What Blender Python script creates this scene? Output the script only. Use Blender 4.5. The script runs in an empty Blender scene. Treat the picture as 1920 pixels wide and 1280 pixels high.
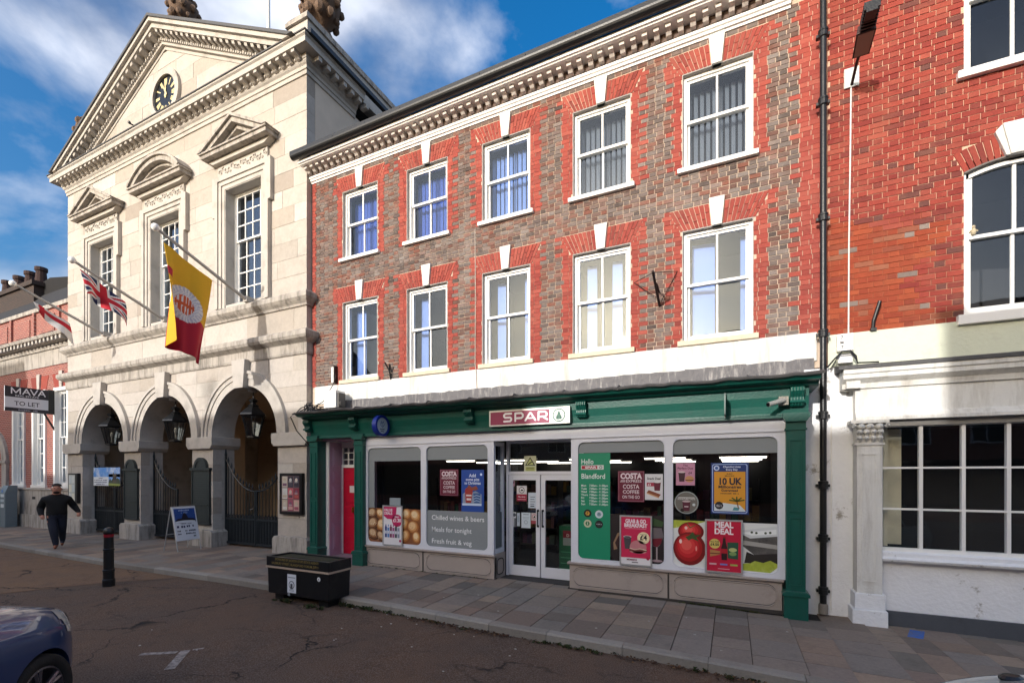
import bpy, bmesh, math, random
from mathutils import Vector, Matrix
random.seed(11)
S = bpy.context.scene
C = S.collection
R = math.radians
# ------------------------------------------------------------------ camera, sky, sun, exposure
cam_d = bpy.data.cameras.new('camera'); cam = bpy.data.objects.new('camera', cam_d); C.objects.link(cam)
cam.location = (0, 0, 2.0); cam.rotation_euler = (R(90), 0, R(25.29))
cam_d.sensor_width = 36; cam_d.lens = 16.35; cam_d.shift_y = 0.1292; cam_d.clip_end = 2000; cam_d.clip_start = .05
S.camera = cam
SUN_EL, SUN_AZ = 15.5, 192.1          # the sun stands low behind the camera, a little to its left
W = bpy.data.worlds.new('World'); S.world = W; W.use_nodes = True
nt = W.node_tree; nt.nodes.clear()
def wn(t, **k):
    n = nt.nodes.new(t)
    for a, b in k.items(): setattr(n, a, b)
    return n
out = wn('ShaderNodeOutputWorld'); bg = wn('ShaderNodeBackground'); sky = wn('ShaderNodeTexSky')
sky.sky_type = 'NISHITA'; sky.sun_disc = False; sky.sun_elevation = R(SUN_EL); sky.sun_rotation = R(SUN_AZ)
sky.altitude = 60; sky.air_density = 1.0; sky.dust_density = 5.5; sky.ozone_density = 3.0
bg.inputs['Strength'].default_value = .15
tc = wn('ShaderNodeTexCoord'); mp = wn('ShaderNodeMapping'); mp.inputs['Scale'].default_value = (1.0, 1.0, 1.9); mp.inputs['Location'].default_value = (2.30, .35, .55)
n1 = wn('ShaderNodeTexNoise'); n1.inputs['Scale'].default_value = 2.1; n1.inputs['Detail'].default_value = 9; n1.inputs['Roughness'].default_value = .55; n1.inputs['Distortion'].default_value = .25
r1 = wn('ShaderNodeValToRGB'); r1.color_ramp.elements[0].position = .45; r1.color_ramp.elements[1].position = .62
n2 = wn('ShaderNodeTexNoise'); n2.inputs['Scale'].default_value = 4.2; n2.inputs['Detail'].default_value = 8
r2 = wn('ShaderNodeValToRGB'); r2.color_ramp.elements[0].position = .38; r2.color_ramp.elements[1].position = .68
r2.color_ramp.elements[0].color = (.35, .42, .65, 1); r2.color_ramp.elements[1].color = (3.3, 3.3, 3.4, 1)
hs = wn('ShaderNodeHueSaturation'); hs.inputs['Saturation'].default_value = 1.4; hs.inputs['Value'].default_value = 1.0
mx = wn('ShaderNodeMix', data_type='RGBA')
L = nt.links.new
L(tc.outputs['Generated'], mp.inputs['Vector']); L(mp.outputs[0], n1.inputs['Vector']); L(mp.outputs[0], n2.inputs['Vector'])
L(n1.outputs['Fac'], r1.inputs[0]); L(n2.outputs['Fac'], r2.inputs[0]); L(sky.outputs[0], hs.inputs['Color'])
L(r1.outputs[0], mx.inputs['Factor']); L(hs.outputs[0], mx.inputs['A']); ml = wn('ShaderNodeVectorMath', operation='MULTIPLY_ADD'); ml.inputs[1].default_value = (.62, .62, .62); L(sky.outputs[0], ml.inputs[0]); L(r2.outputs[0], ml.inputs[2]); L(ml.outputs[0], mx.inputs['B'])
L(mx.outputs['Result'], bg.inputs['Color']); L(bg.outputs[0], out.inputs[0])
sd = bpy.data.lights.new('sun', 'SUN'); sun = bpy.data.objects.new('sun', sd); C.objects.link(sun)
sd.energy = 2.0; sd.angle = R(.53); sd.color = (1, .965, .92)
sv = Vector((-.2146, -1.0046, .2844)).normalized()
sun.rotation_euler = sv.to_track_quat('Z', 'Y').to_euler(); sun.location = sv * 60
S.view_settings.view_transform = 'Standard'; S.view_settings.look = 'None'; S.view_settings.gamma = 1
S.view_settings.exposure = .9; S.view_settings.use_curve_mapping = False
S.render.engine = 'CYCLES'
# ------------------------------------------------------------------ materials
def lin(h):
    if isinstance(h, str):
        h = h.lstrip('#'); c = [int(h[i:i + 2], 16) / 255 for i in (0, 2, 4)]
        return tuple(x / 12.92 if x <= .04045 else ((x + .055) / 1.055) ** 2.4 for x in c)
    return tuple(h)
def nodes(name):
    m = bpy.data.materials.new(name); m.use_nodes = True; t = m.node_tree
    return m, t, t.nodes['Principled BSDF'], t.nodes.new, t.links.new
MATS = {}
def mk(name, col, rough=.6, var=.18, scale=5, bump=.12, bscale=70, metal=0, dirt=0, dcol=(.05, .045, .04), dscale=1.3, streak=False, spec=.5, coat=0, dlo=.5, dhi=.75):
    """base colour with blotchy variation, optional grime patches and a fine bump"""
    m, t, p, N, K = nodes(name); col = lin(col)
    g = N('ShaderNodeNewGeometry')
    n = N('ShaderNodeTexNoise'); n.inputs['Scale'].default_value = scale; n.inputs['Detail'].default_value = 7; n.inputs['Roughness'].default_value = .65
    K(g.outputs['Position'], n.inputs['Vector'])
    a = N('ShaderNodeMix'); a.data_type = 'RGBA'
    a.inputs['A'].default_value = (*[c * (1 - var) for c in col], 1); a.inputs['B'].default_value = (*[min(1, c * (1 + var)) for c in col], 1)
    K(n.outputs['Fac'], a.inputs['Factor']); last = a.outputs['Result']
    if dirt:
        mpn = N('ShaderNodeMapping'); mpn.inputs['Scale'].default_value = (3.5, 3.5, .5) if streak else (1, 1, 1)
        d = N('ShaderNodeTexNoise'); d.inputs['Scale'].default_value = dscale; d.inputs['Detail'].default_value = 9; d.inputs['Roughness'].default_value = .7
        K(g.outputs['Position'], mpn.inputs['Vector']); K(mpn.outputs[0], d.inputs['Vector'])
        rr = N('ShaderNodeMapRange'); rr.inputs['From Min'].default_value = dlo; rr.inputs['From Max'].default_value = dhi; rr.inputs['To Max'].default_value = dirt
        K(d.outputs['Fac'], rr.inputs['Value'])
        b = N('ShaderNodeMix'); b.data_type = 'RGBA'; b.inputs['B'].default_value = (*dcol, 1)
        K(rr.outputs[0], b.inputs['Factor']); K(last, b.inputs['A']); last = b.outputs['Result']
    K(last, p.inputs['Base Color'])
    p.inputs['Roughness'].default_value = rough; p.inputs['Metallic'].default_value = metal; p.inputs['Specular IOR Level'].default_value = spec
    if coat: p.inputs['Coat Weight'].default_value = coat; p.inputs['Coat Roughness'].default_value = .05
    if bump:
        bn = N('ShaderNodeTexNoise'); bn.inputs['Scale'].default_value = bscale; bn.inputs['Detail'].default_value = 4
        bb = N('ShaderNodeBump'); bb.inputs['Strength'].default_value = bump; bb.inputs['Distance'].default_value = .02
        K(g.outputs['Position'], bn.inputs['Vector']); K(bn.outputs['Fac'], bb.inputs['Height']); K(bb.outputs[0], p.inputs['Normal'])
    MATS[name] = m; return m
def pieces(name, stops, rough=.85, var=.25, scale=14, bump=.35, bscale=60, grime=.25, gcol=(.30, .27, .22)):
    """every loose piece (brick, block, slab) takes its own colour from the ramp"""
    m, t, p, N, K = nodes(name); g = N('ShaderNodeNewGeometry'); o = N('ShaderNodeObjectInfo')
    ad = N('ShaderNodeMath'); ad.operation = 'ADD'; fr = N('ShaderNodeMath'); fr.operation = 'FRACT'
    K(g.outputs['Random Per Island'], ad.inputs[0]); K(o.outputs['Random'], ad.inputs[1]); K(ad.outputs[0], fr.inputs[0])
    r = N('ShaderNodeValToRGB'); cr = r.color_ramp
    while len(cr.elements) < len(stops): cr.elements.new(.5)
    for i, (pos, c) in enumerate(stops): cr.elements[i].position = pos; cr.elements[i].color = (*lin(c), 1)
    K(fr.outputs[0], r.inputs[0])
    n = N('ShaderNodeTexNoise'); n.inputs['Scale'].default_value = scale; n.inputs['Detail'].default_value = 8; n.inputs['Roughness'].default_value = .7
    K(g.outputs['Position'], n.inputs['Vector'])
    mr = N('ShaderNodeMapRange'); mr.inputs['To Min'].default_value = 1 - var; mr.inputs['To Max'].default_value = 1 + var
    K(n.outputs['Fac'], mr.inputs['Value'])
    mu = N('ShaderNodeMix'); mu.data_type = 'RGBA'; mu.blend_type = 'MULTIPLY'; mu.inputs['Factor'].default_value = 1
    K(r.outputs[0], mu.inputs['A']); K(mr.outputs[0], mu.inputs['B'])
    d = N('ShaderNodeTexNoise'); d.inputs['Scale'].default_value = 1.7; d.inputs['Detail'].default_value = 10; d.inputs['Roughness'].default_value = .75
    K(g.outputs['Position'], d.inputs['Vector'])
    dr = N('ShaderNodeMapRange'); dr.inputs['From Min'].default_value = .5; dr.inputs['From Max'].default_value = .78; dr.inputs['To Max'].default_value = grime
    K(d.outputs['Fac'], dr.inputs['Value'])
    b = N('ShaderNodeMix'); b.data_type = 'RGBA'; b.inputs['B'].default_value = (*gcol, 1)
    K(dr.outputs[0], b.inputs['Factor']); K(mu.outputs['Result'], b.inputs['A']); K(b.outputs['Result'], p.inputs['Base Color'])
    p.inputs['Roughness'].default_value = rough; p.inputs['Specular IOR Level'].default_value = .3
    bn = N('ShaderNodeTexNoise'); bn.inputs['Scale'].default_value = bscale; bn.inputs['Detail'].default_value = 5
    bb = N('ShaderNodeBump'); bb.inputs['Strength'].default_value = bump; bb.inputs['Distance'].default_value = .015
    K(g.outputs['Position'], bn.inputs['Vector']); K(bn.outputs['Fac'], bb.inputs['Height']); K(bb.outputs[0], p.inputs['Normal'])
    MATS[name] = m; return m
def glass(name, gain=1.7, tint=(1, 1, 1), wav=.03):
    m, t, p, N, K = nodes(name); t.nodes.remove(p); o = t.nodes['Material Output']
    tr = N('ShaderNodeBsdfTransparent'); tr.inputs[0].default_value = (*tint, 1)
    gl = N('ShaderNodeBsdfGlossy'); gl.inputs['Roughness'].default_value = .012; gl.inputs['Color'].default_value = (.78, .88, 1, 1)
    f = N('ShaderNodeFresnel'); bk = N('ShaderNodeNewGeometry'); io = N('ShaderNodeMapRange'); io.inputs['To Min'].default_value = 1.52; io.inputs['To Max'].default_value = 1 / 1.52; K(bk.outputs['Backfacing'], io.inputs['Value']); K(io.outputs[0], f.inputs['IOR'])
    mm = N('ShaderNodeMath'); mm.operation = 'MULTIPLY'; mm.inputs[1].default_value = gain; mm.use_clamp = True
    ms = N('ShaderNodeMixShader')
    g = N('ShaderNodeNewGeometry'); bn = N('ShaderNodeTexNoise'); bn.inputs['Scale'].default_value = 2.2; bn.inputs['Detail'].default_value = 2
    bb = N('ShaderNodeBump'); bb.inputs['Strength'].default_value = wav; bb.inputs['Distance'].default_value = .05
    K(g.outputs['Position'], bn.inputs['Vector']); K(bn.outputs['Fac'], bb.inputs['Height']); K(bb.outputs[0], gl.inputs['Normal'])
    K(f.outputs[0], mm.inputs[0]); K(mm.outputs[0], ms.inputs[0]); K(tr.outputs[0], ms.inputs[1]); K(gl.outputs[0], ms.inputs[2]); K(ms.outputs[0], o.inputs[0])
    MATS[name] = m; return m
def emit(name, col, st):
    m, t, p, N, K = nodes(name); p.inputs['Base Color'].default_value = (*lin(col), 1)
    p.inputs['Emission Color'].default_value = (*lin(col), 1); p.inputs['Emission Strength'].default_value = st
    MATS[name] = m; return m
FL = {}
def flat(h, rough=.45):
    """plain print ink or paint"""
    k = (h, rough)
    if k not in FL:
        m, t, p, N, K = nodes('ink_' + h.lstrip('#')); p.inputs['Base Color'].default_value = (*lin(h), 1); p.inputs['Roughness'].default_value = rough
        FL[k] = m
    return FL[k]
stone = pieces('limestone_blocks', [(0, '#b4aba1'), (.3, '#beb6ad'), (.55, '#b7aea4'), (.75, '#aca296'), (.9, '#c2bcb3'), (1, '#9d9287')], rough=.9, var=.22, scale=11, bump=.3, bscale=45, grime=.5, gcol=(.27, .24, .20))
stone_trim = mk('limestone_mouldings', '#bbb4ab', .88, .16, 8, .25, 50, dirt=.7, dcol=(.17, .15, .125), dscale=2.0)
stone_dirty = mk('limestone_weathered', '#b2aaa0', .9, .2, 6, .3, 45, dirt=.9, dcol=(.08, .07, .06), dscale=1.8, streak=True, dlo=.46, dhi=.72)
stone_joint = mk('limestone_joint', '#a09686', .95, .1)
field_brick = pieces('mottled_brick', [(0, '#5e514d'), (.16, '#756963'), (.32, '#624840'), (.46, '#784c3f'), (.58, '#695d57'), (.72, '#7d5447'), (.85, '#7c716b'), (1, '#4b3f3b')], var=.34, grime=.5, gcol=(.37, .33, .30))
red_brick = pieces('red_dressing_brick', [(0, '#93423a'), (.3, '#9c4a3e'), (.6, '#873c35'), (.85, '#a35548'), (1, '#7b3832')], var=.24, grime=.3, gcol=(.36, .17, .12))
wall_brick = pieces('orange_red_brick', [(0, '#88382f'), (.3, '#934034'), (.55, '#7c312b'), (.75, '#984a3c'), (.9, '#74342e'), (1, '#633f39')], var=.28, grime=.35, gcol=(.34, .155, .09))
far_brick = pieces('dark_red_brick', [(0, '#93473b'), (.4, '#a35044'), (.7, '#86403a'), (1, '#7a4a42')], var=.2)
orange_brick = pieces('limewashed_orange_brick', [(0, '#94432b'), (.3, '#8a3c28'), (.55, '#9c4c30'), (.8, '#7f3a2a'), (.92, '#8f5a44'), (.95, '#786a62'), (1, '#857870')], var=.3, grime=.5, gcol=(.26, .10, .05))
mortar = mk('lime_mortar', '#c4b09c', .95, .15, 10, .3)
mortar_red = mk('red_stained_mortar', '#c98a6c', .95, .2, 6, .3)
white_paint = mk('white_gloss_paint', '#eeece7', .42, .05, 7, .06, 40, dirt=.35, dcol=(.42, .38, .32), dscale=3.2, dlo=.58, dhi=.8)
white_render = mk('white_masonry_paint', '#dddbd5', .8, .06, 5, .35, 30, dirt=.6, dcol=(.30, .26, .20), dscale=1.8, streak=True, dlo=.47, dhi=.75)
old_render = mk('peeling_white_paint', '#ebebec', .8, .07, 5, .5, 22, dirt=.9, dcol=(.30, .27, .23), dscale=2.6, dlo=.60, dhi=.66)
cream_render = mk('pale_green_render', '#d3d6c0', .85, .08, 5, .4, 25, dirt=.5, dcol=(.35, .30, .25), dscale=2.2, dlo=.58, dhi=.8)
grey_white = mk('pale_grey_shop_paint', '#dcdde4', .5, .05, 6, .05, 40, dirt=.25, dcol=(.3, .28, .26), dscale=3, dlo=.58, dhi=.8)
taupe = mk('taupe_panel_paint', '#a89b92', .6, .08, 6, .12, 40, dirt=.5, dcol=(.11, .09, .08), dscale=2.4, dlo=.56, dhi=.8)
taupe_dk = mk('panel_groove', '#3d3834', .8, .1)
green = mk('bottle_green_paint', '#0f5247', .36, .16, 6, .12, 30, dirt=.35, dcol=(.03, .05, .045), dscale=2.5, dlo=.5, dhi=.8)
lead = mk('weathered_lead', '#5d5a5b', .6, .35, 9, .6, 18, dirt=.75, dcol=(.42, .39, .36), dscale=4, streak=True, dlo=.52, dhi=.70)
lead_dk = mk('lead_edge', '#4b4a4a', .6, .25, 12, .4, 20)
black_iron = mk('black_painted_iron', '#17181a', .38, .3, 9, .12, 40)
gate_iron = mk('blue_black_gate_paint', '#1f262b', .45, .25, 8, .1, 40)
dark_slate = mk('dark_slate', '#2b2a2c', .8, .25, 6, .4, 25)
lilac = mk('lilac_door_paint', '#b79cae', .5, .06, 6, .06)
red_door = mk('crimson_door_paint', '#c01032', .35, .08, 6, .05)
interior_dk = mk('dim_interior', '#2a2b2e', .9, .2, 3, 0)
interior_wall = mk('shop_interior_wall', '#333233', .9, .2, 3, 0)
passage = mk('ochre_passage_plaster', '#c4ab8c', .9, .16, 3, .15)
pane_g = glass('old_window_glass', .7, wav=.02)
pane_s = glass('shop_window_glass', .9, (.95, .96, .96), .008)
pane_m = glass('many_pane_glass', 1.4, wav=.05)
blind_b = mk('blue_blind', '#6484c4', .7, .12, 4, 0)
blind_g = mk('grey_blue_blind', '#59636f', .7, .12, 4, 0)
lamp_glass = glass('lantern_glass', 2.2, (.75, .76, .74), .06)
# ------------------------------------------------------------------ helpers
def tag(o, label=None, cat=None, group=None, kind=None):
    if label: o['label'] = label
    if cat: o['category'] = cat
    if group: o['group'] = group
    if kind: o['kind'] = kind
    return o
def thing(name, label, cat, loc=(0, 0, 0), group=None):
    o = bpy.data.objects.new(name, None); C.objects.link(o); o.location = loc; o.empty_display_size = .2
    return tag(o, label, cat, group)
def wloc(o):
    v = Vector((0, 0, 0))
    while o: v = v + o.location; o = o.parent
    return v
class MB:
    """collects shapes in world metres; build() links them as one mesh object"""
    def __init__(s): s.v = []; s.f = []; s.m = []
    def add(s, vs, fs, mi=0):
        k = len(s.v); s.v += [tuple(v) for v in vs]; s.f += [tuple(i + k for i in f) for f in fs]; s.m += [mi] * len(fs); return s
    def box(s, x0, x1, y0, y1, z0, z1, mi=0):
        vs = [(x, y, z) for z in (z0, z1) for y in (y0, y1) for x in (x0, x1)]
        return s.add(vs, [(0, 2, 3, 1), (4, 5, 7, 6), (0, 1, 5, 4), (2, 6, 7, 3), (0, 4, 6, 2), (1, 3, 7, 5)], mi)
    def pr(s, poly, a, b, ax='y', mi=0):
        """polygon extruded along an axis: ax y -> (x,z), x -> (y,z), z -> (x,y)"""
        n = len(poly)
        w = {'y': lambda p, t: (p[0], t, p[1]), 'x': lambda p, t: (t, p[0], p[1]), 'z': lambda p, t: (p[0], p[1], t)}[ax]
        vs = [w(p, a) for p in poly] + [w(p, b) for p in poly]
        fs = [tuple(range(n)), tuple(range(2 * n - 1, n - 1, -1))] + [(i, i + n, (i + 1) % n + n, (i + 1) % n) for i in range(n)]
        return s.add(vs, fs, mi)
    def quad(s, a, b, c, d, mi=0): return s.add([a, b, c, d], [(0, 1, 2, 3)], mi)
    def cyl(s, p0, p1, r0, r1=None, n=10, mi=0):
        return s.tube([p0, p1], [r0, r0 if r1 is None else r1], n, mi)
    def tube(s, pts, r, n=8, mi=0):
        pts = [Vector(p) for p in pts]; rs = r if isinstance(r, (list, tuple)) else [r] * len(pts); vs = []; fs = []
        for i, p in enumerate(pts):
            d = (pts[min(i + 1, len(pts) - 1)] - pts[max(i - 1, 0)]).normalized()
            u = d.cross(Vector((0, 0, 1)) if abs(d.z) < .9 else Vector((1, 0, 0))).normalized(); w = d.cross(u)
            for k in range(n):
                a = 2 * math.pi * k / n; vs.append(p + (u * math.cos(a) + w * math.sin(a)) * rs[i])
        for i in range(len(pts) - 1):
            for k in range(n): fs.append((i * n + k, i * n + (k + 1) % n, (i + 1) * n + (k + 1) % n, (i + 1) * n + k))
        fs += [tuple(range(n - 1, -1, -1)), tuple((len(pts) - 1) * n + k for k in range(n))]
        return s.add(vs, fs, mi)
    def lathe(s, prof, cx, cy, n=16, mi=0, ph=0):
        vs = []; fs = []
        for r, z in prof:
            for k in range(n):
                a = 2 * math.pi * k / n + ph; vs.append((cx + r * math.cos(a), cy + r * math.sin(a), z))
        for i in range(len(prof) - 1):
            for k in range(n): fs.append((i * n + k, i * n + (k + 1) % n, (i + 1) * n + (k + 1) % n, (i + 1) * n + k))
        fs += [tuple(range(n - 1, -1, -1)), tuple((len(prof) - 1) * n + k for k in range(n))]
        return s.add(vs, fs, mi)
    def ball(s, c, r, n=8, mi=0, sz=1):
        k = 6; return s.lathe([(max(.001, r * math.sin(math.pi * i / k)), c[2] - r * sz * math.cos(math.pi * i / k)) for i in range(k + 1)], c[0], c[1], n, mi)
    def arc(s, cx, cz, r0, r1, a0, a1, y0, y1, n=20, mi=0):
        """ring sector in the x-z plane"""
        vs = []; fs = []
        for i in range(n + 1):
            a = R(a0 + (a1 - a0) * i / n); c, q = math.cos(a), math.sin(a)
            for rr in (r0, r1):
                for y in (y0, y1): vs.append((cx + rr * c, y, cz + rr * q))
        for i in range(n):
            k = i * 4
            for a, b in ((0, 1), (1, 3), (3, 2), (2, 0)): fs.append((k + a, k + b, k + b + 4, k + a + 4))
        fs += [(0, 2, 3, 1), (n * 4, n * 4 + 1, n * 4 + 3, n * 4 + 2)]
        return s.add(vs, fs, mi)
    def build(s, name, mat, parent=None, smooth=False, bevel=0, ang=40):
        me = bpy.data.meshes.new(name); o3 = wloc(parent) if parent else Vector((0, 0, 0))
        me.from_pydata([(v[0] - o3.x, v[1] - o3.y, v[2] - o3.z) for v in s.v], [], s.f)
        for m in (mat if isinstance(mat, list) else [mat]): me.materials.append(m)
        me.polygons.foreach_set('material_index', s.m)
        b = bmesh.new(); b.from_mesh(me); bmesh.ops.recalc_face_normals(b, faces=b.faces); b.to_mesh(me); b.free()
        if smooth:
            me.polygons.foreach_set('use_smooth', [True] * len(me.polygons))
            try: me.set_sharp_from_angle(angle=R(ang))
            except Exception: pass
        o = bpy.data.objects.new(name, me); C.objects.link(o); o.parent = parent
        if bevel:
            md = o.modifiers.new('edge', 'BEVEL'); md.width = bevel; md.segments = 2; md.limit_method = 'ANGLE'; md.angle_limit = R(40)
        return o
def copy_of(o, parent=None, loc=None, rot=None, scale=None):
    c = o.copy(); C.objects.link(c); c.parent = parent if parent else o.parent
    if loc: c.location = loc
    if rot: c.rotation_euler = rot
    if scale: c.scale = scale
    return c
_tc = {}
def glyphs(s, size, align='CENTER', weight=0.0, space=1.0):
    k = (s, size, align, weight, space)
    if k not in _tc:
        cu = bpy.data.curves.new('t', 'FONT'); cu.body = s; cu.size = size; cu.align_x = align; cu.align_y = 'BOTTOM_BASELINE'; cu.offset = weight * size; cu.resolution_u = 3; cu.space_character = space; cu.space_line = .95
        o = bpy.data.objects.new('t', cu); me = o.to_mesh()
        _tc[k] = ([tuple(v.co) for v in me.vertices], [tuple(p.vertices) for p in me.polygons])
        o.to_mesh_clear(); bpy.data.objects.remove(o); bpy.data.curves.remove(cu)
    return _tc[k]
class Print:
    """flat print on a panel: layers of ink 1.5 mm apart. fx(u, v, layer) maps print metres to the world"""
    def __init__(s, fx): s.fx = fx; s.mb = MB(); s.mats = []
    def mi(s, h):
        m = flat(h) if isinstance(h, str) else h
        if m not in s.mats: s.mats.append(m)
        return s.mats.index(m)
    def poly(s, pts, h, l=1): s.mb.add([s.fx(u, v, l) for u, v in pts], [tuple(range(len(pts)))], s.mi(h)); return s
    def rect(s, u0, u1, v0, v1, h, l=1): return s.poly([(u0, v0), (u1, v0), (u1, v1), (u0, v1)], h, l)
    def disc(s, u, v, r, h, l=1, ry=None, n=24, a0=0, rot=0):
        ry = ry or r; cr, sr = math.cos(rot), math.sin(rot); P = []
        for i in range(n):
            a = 2 * math.pi * i / n + a0; x, y = r * math.cos(a), ry * math.sin(a); P.append((u + x * cr - y * sr, v + x * sr + y * cr))
        return s.poly(P, h, l)
    def rrect(s, u0, u1, v0, v1, r, h, l=1):
        P = []
        for cx, cy, a in ((u1 - r, v1 - r, 0), (u0 + r, v1 - r, 90), (u0 + r, v0 + r, 180), (u1 - r, v0 + r, 270)):
            for i in range(7): b = R(a + 15 * i); P.append((cx + r * math.cos(b), cy + r * math.sin(b)))
        return s.poly(P, h, l)
    def txt(s, t, u, v, size, h, l=2, align='CENTER', weight=0, sx=1, space=1, fit=None):
        vs, fs = glyphs(t, size, align, weight, space)
        if not vs: return s
        if fit:
            w = max(x for x, _, _ in vs) - min(x for x, _, _ in vs); sx = fit / w
        s.mb.add([s.fx(u + x * sx, v + y, l) for x, y, _ in vs], fs, s.mi(h)); return s
    def stroke(s, pts, w, h, l=2, closed=False):
        n = len(pts)
        for i in range(n if closed else n - 1):
            l += .04; a, b = pts[i], pts[(i + 1) % n]; dx, dy = b[0] - a[0], b[1] - a[1]; q = math.hypot(dx, dy) or 1; nx, ny = -dy / q * w / 2, dx / q * w / 2
            s.poly([(a[0] - nx, a[1] - ny), (b[0] - nx, b[1] - ny), (b[0] + nx, b[1] + ny), (a[0] + nx, a[1] + ny)], h, l)
        for p in pts: l += .04; s.disc(p[0], p[1], w / 2, h, l, n=10)
        return s
    def blur(s, u0, u1, v, h, c, l=2):
        """a line of print too small to read: uneven little strokes"""
        u = u0
        while u < u1 - h * .3:
            w = h * random.uniform(.35, .7); k = random.uniform(.6, 1.0)
            if random.random() > .14: s.rect(u, min(u + w, u1), v + h * random.uniform(0, .15), v + h * k, c, l)
            u += w + h * .18
        return s
    def done(s, name, parent):
        return tag(MB.build(s.mb, name, s.mats, parent), kind='stuff')
def front(x0, z0, Y): return lambda u, v, l: (x0 + u, Y - .0015 * l, z0 + v)          # a panel that faces the street
def sideX(X, y0, z0): return lambda u, v, l: (X + .0015 * l, y0 + u, z0 + v)           # a panel that faces +x, u runs away from the street
GZ = [(-60, -.1), (-30, -.06), (-17, -.05), (-12, -.02), (-9, .02), (-7, .03), (-4.5, .02), (-2.7, 0), (-.9, -.01), (.8, -.05), (1.9, -.1), (6, -.16), (40, -.5)]
def gz(x):
    """height of the pavement: it falls gently towards both ends of the street"""
    for (a, za), (b, zb) in zip(GZ, GZ[1:]):
        if a <= x <= b: return za + (zb - za) * (x - a) / (b - a)
    return GZ[0][1] if x < GZ[0][0] else GZ[-1][1]
KERB = [(-60, 7.0), (-30, 6.25), (-19.5, 5.93), (-12.8, 5.72), (-7.7, 5.68), (-5.5, 5.55), (-2.7, 5.47), (.7, 5.42), (40, 5.4)]
def ky(x):
    for (a, za), (b, zb) in zip(KERB, KERB[1:]):
        if a <= x <= b: return za + (zb - za) * (x - a) / (b - a)
    return 5.4
CAM = Vector((0, 0, 2))
unit = {}
def unit_box(mat):
    if mat.name not in unit:
        b = MB(); c = .06
        b.box(-.5, .5, -.5, .5, -.5, .5); me = bpy.data.meshes.new('piece'); me.from_pydata(b.v, [], b.f); me.materials.append(mat)
        unit[mat.name] = me
    return unit[mat.name]
def scatter_pieces(name, rest, items, mats, parent, limit=300):
    """items (x0,x1,y0,y1,z0,z1,mat): the ones that show largest become parts, the rest one joined part"""
    o3 = wloc(parent)
    def size(i): 
        c = Vector(((i[0] + i[1]) / 2, i[2], (i[4] + i[5]) / 2)); return -(i[1] - i[0]) * max(i[5] - i[4], i[3] - i[2]) / (c - CAM).length_squared
    items = sorted(items, key=size)
    for x0, x1, y0, y1, z0, z1, m in items[:limit]:
        o = bpy.data.objects.new(name, unit_box(mats[m])); C.objects.link(o); o.parent = parent
        o.location = Vector(((x0 + x1) / 2, (y0 + y1) / 2, (z0 + z1) / 2)) - o3; o.scale = (x1 - x0, y1 - y0, z1 - z0)
    if items[limit:]:
        b = MB()
        for x0, x1, y0, y1, z0, z1, m in items[limit:]: b.box(x0, x1, y0, y1, z0, z1, m)
        tag(b.build(rest, mats, parent), kind='stuff')
def brickwork(x0, x1, z0, z1, Y, openings, rule, course=.075, ln=.215, hd=.103, jt=.010, extra=None, tight=()):
    """Flemish bond laid round the openings; rule(x, z) -> material index or None"""
    out = []; z = z0; row = 0
    while z < z1 - .02:
        zt = min(z + course - jt, z1); x = x0 - .02 - (row % 2) * (ln + hd + 2 * jt) / 2 - random.uniform(0, .012); k = 1
        cuts = sorted((a, b) for a, b, c, d in openings if c < zt - .005 and d > z + .005)
        if extra: cuts = sorted(cuts + extra((z + zt) / 2))
        while x < x1:
            w = (ln if k % 2 else hd) * random.uniform(.975, 1.02); a, b = max(x, x0), min(x + w, x1); segs = [(a, b)]
            for p, q in cuts:
                ns = []
                for s, e in segs:
                    if q <= s or p >= e: ns.append((s, e))
                    else:
                        if p - s > .03: ns.append((s, p))
                        if e - q > .03: ns.append((q, e))
                segs = ns
            for s, e in segs:
                if e - s < .028: continue
                m = rule((s + e) / 2, (z + zt) / 2, row)
                if m is None: continue
                pr = random.uniform(0, .005); dz = random.uniform(-.0015, .0015)
                g = (jt - .004) / 2 if m in tight else 0
                out.append((s - (g if s > a else 0), e + (g if e < x1 else 0), Y - pr, Y + .05, z + dz - g, zt + dz + g, m))
            x += w + jt; k += 1
        z += course; row += 1
    return out
def backing(x0, x1, z0, z1, y0, y1, openings, name, mat, parent):
    """the wall body behind a facing, with holes for the openings"""
    b = MB(); zs = sorted({z0, z1, *[c for o in openings for c in o[2:4] if z0 < c < z1]})
    for za, zb in zip(zs, zs[1:]):
        x = x0
        for p, q, c, d in sorted(openings):
            if c < (za + zb) / 2 < d:
                if p > x: b.box(x, p, y0, y1, za, zb)
                x = max(x, q)
        if x < x1: b.box(x, x1, y0, y1, za, zb)
    return b.build(name, mat, parent)
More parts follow.
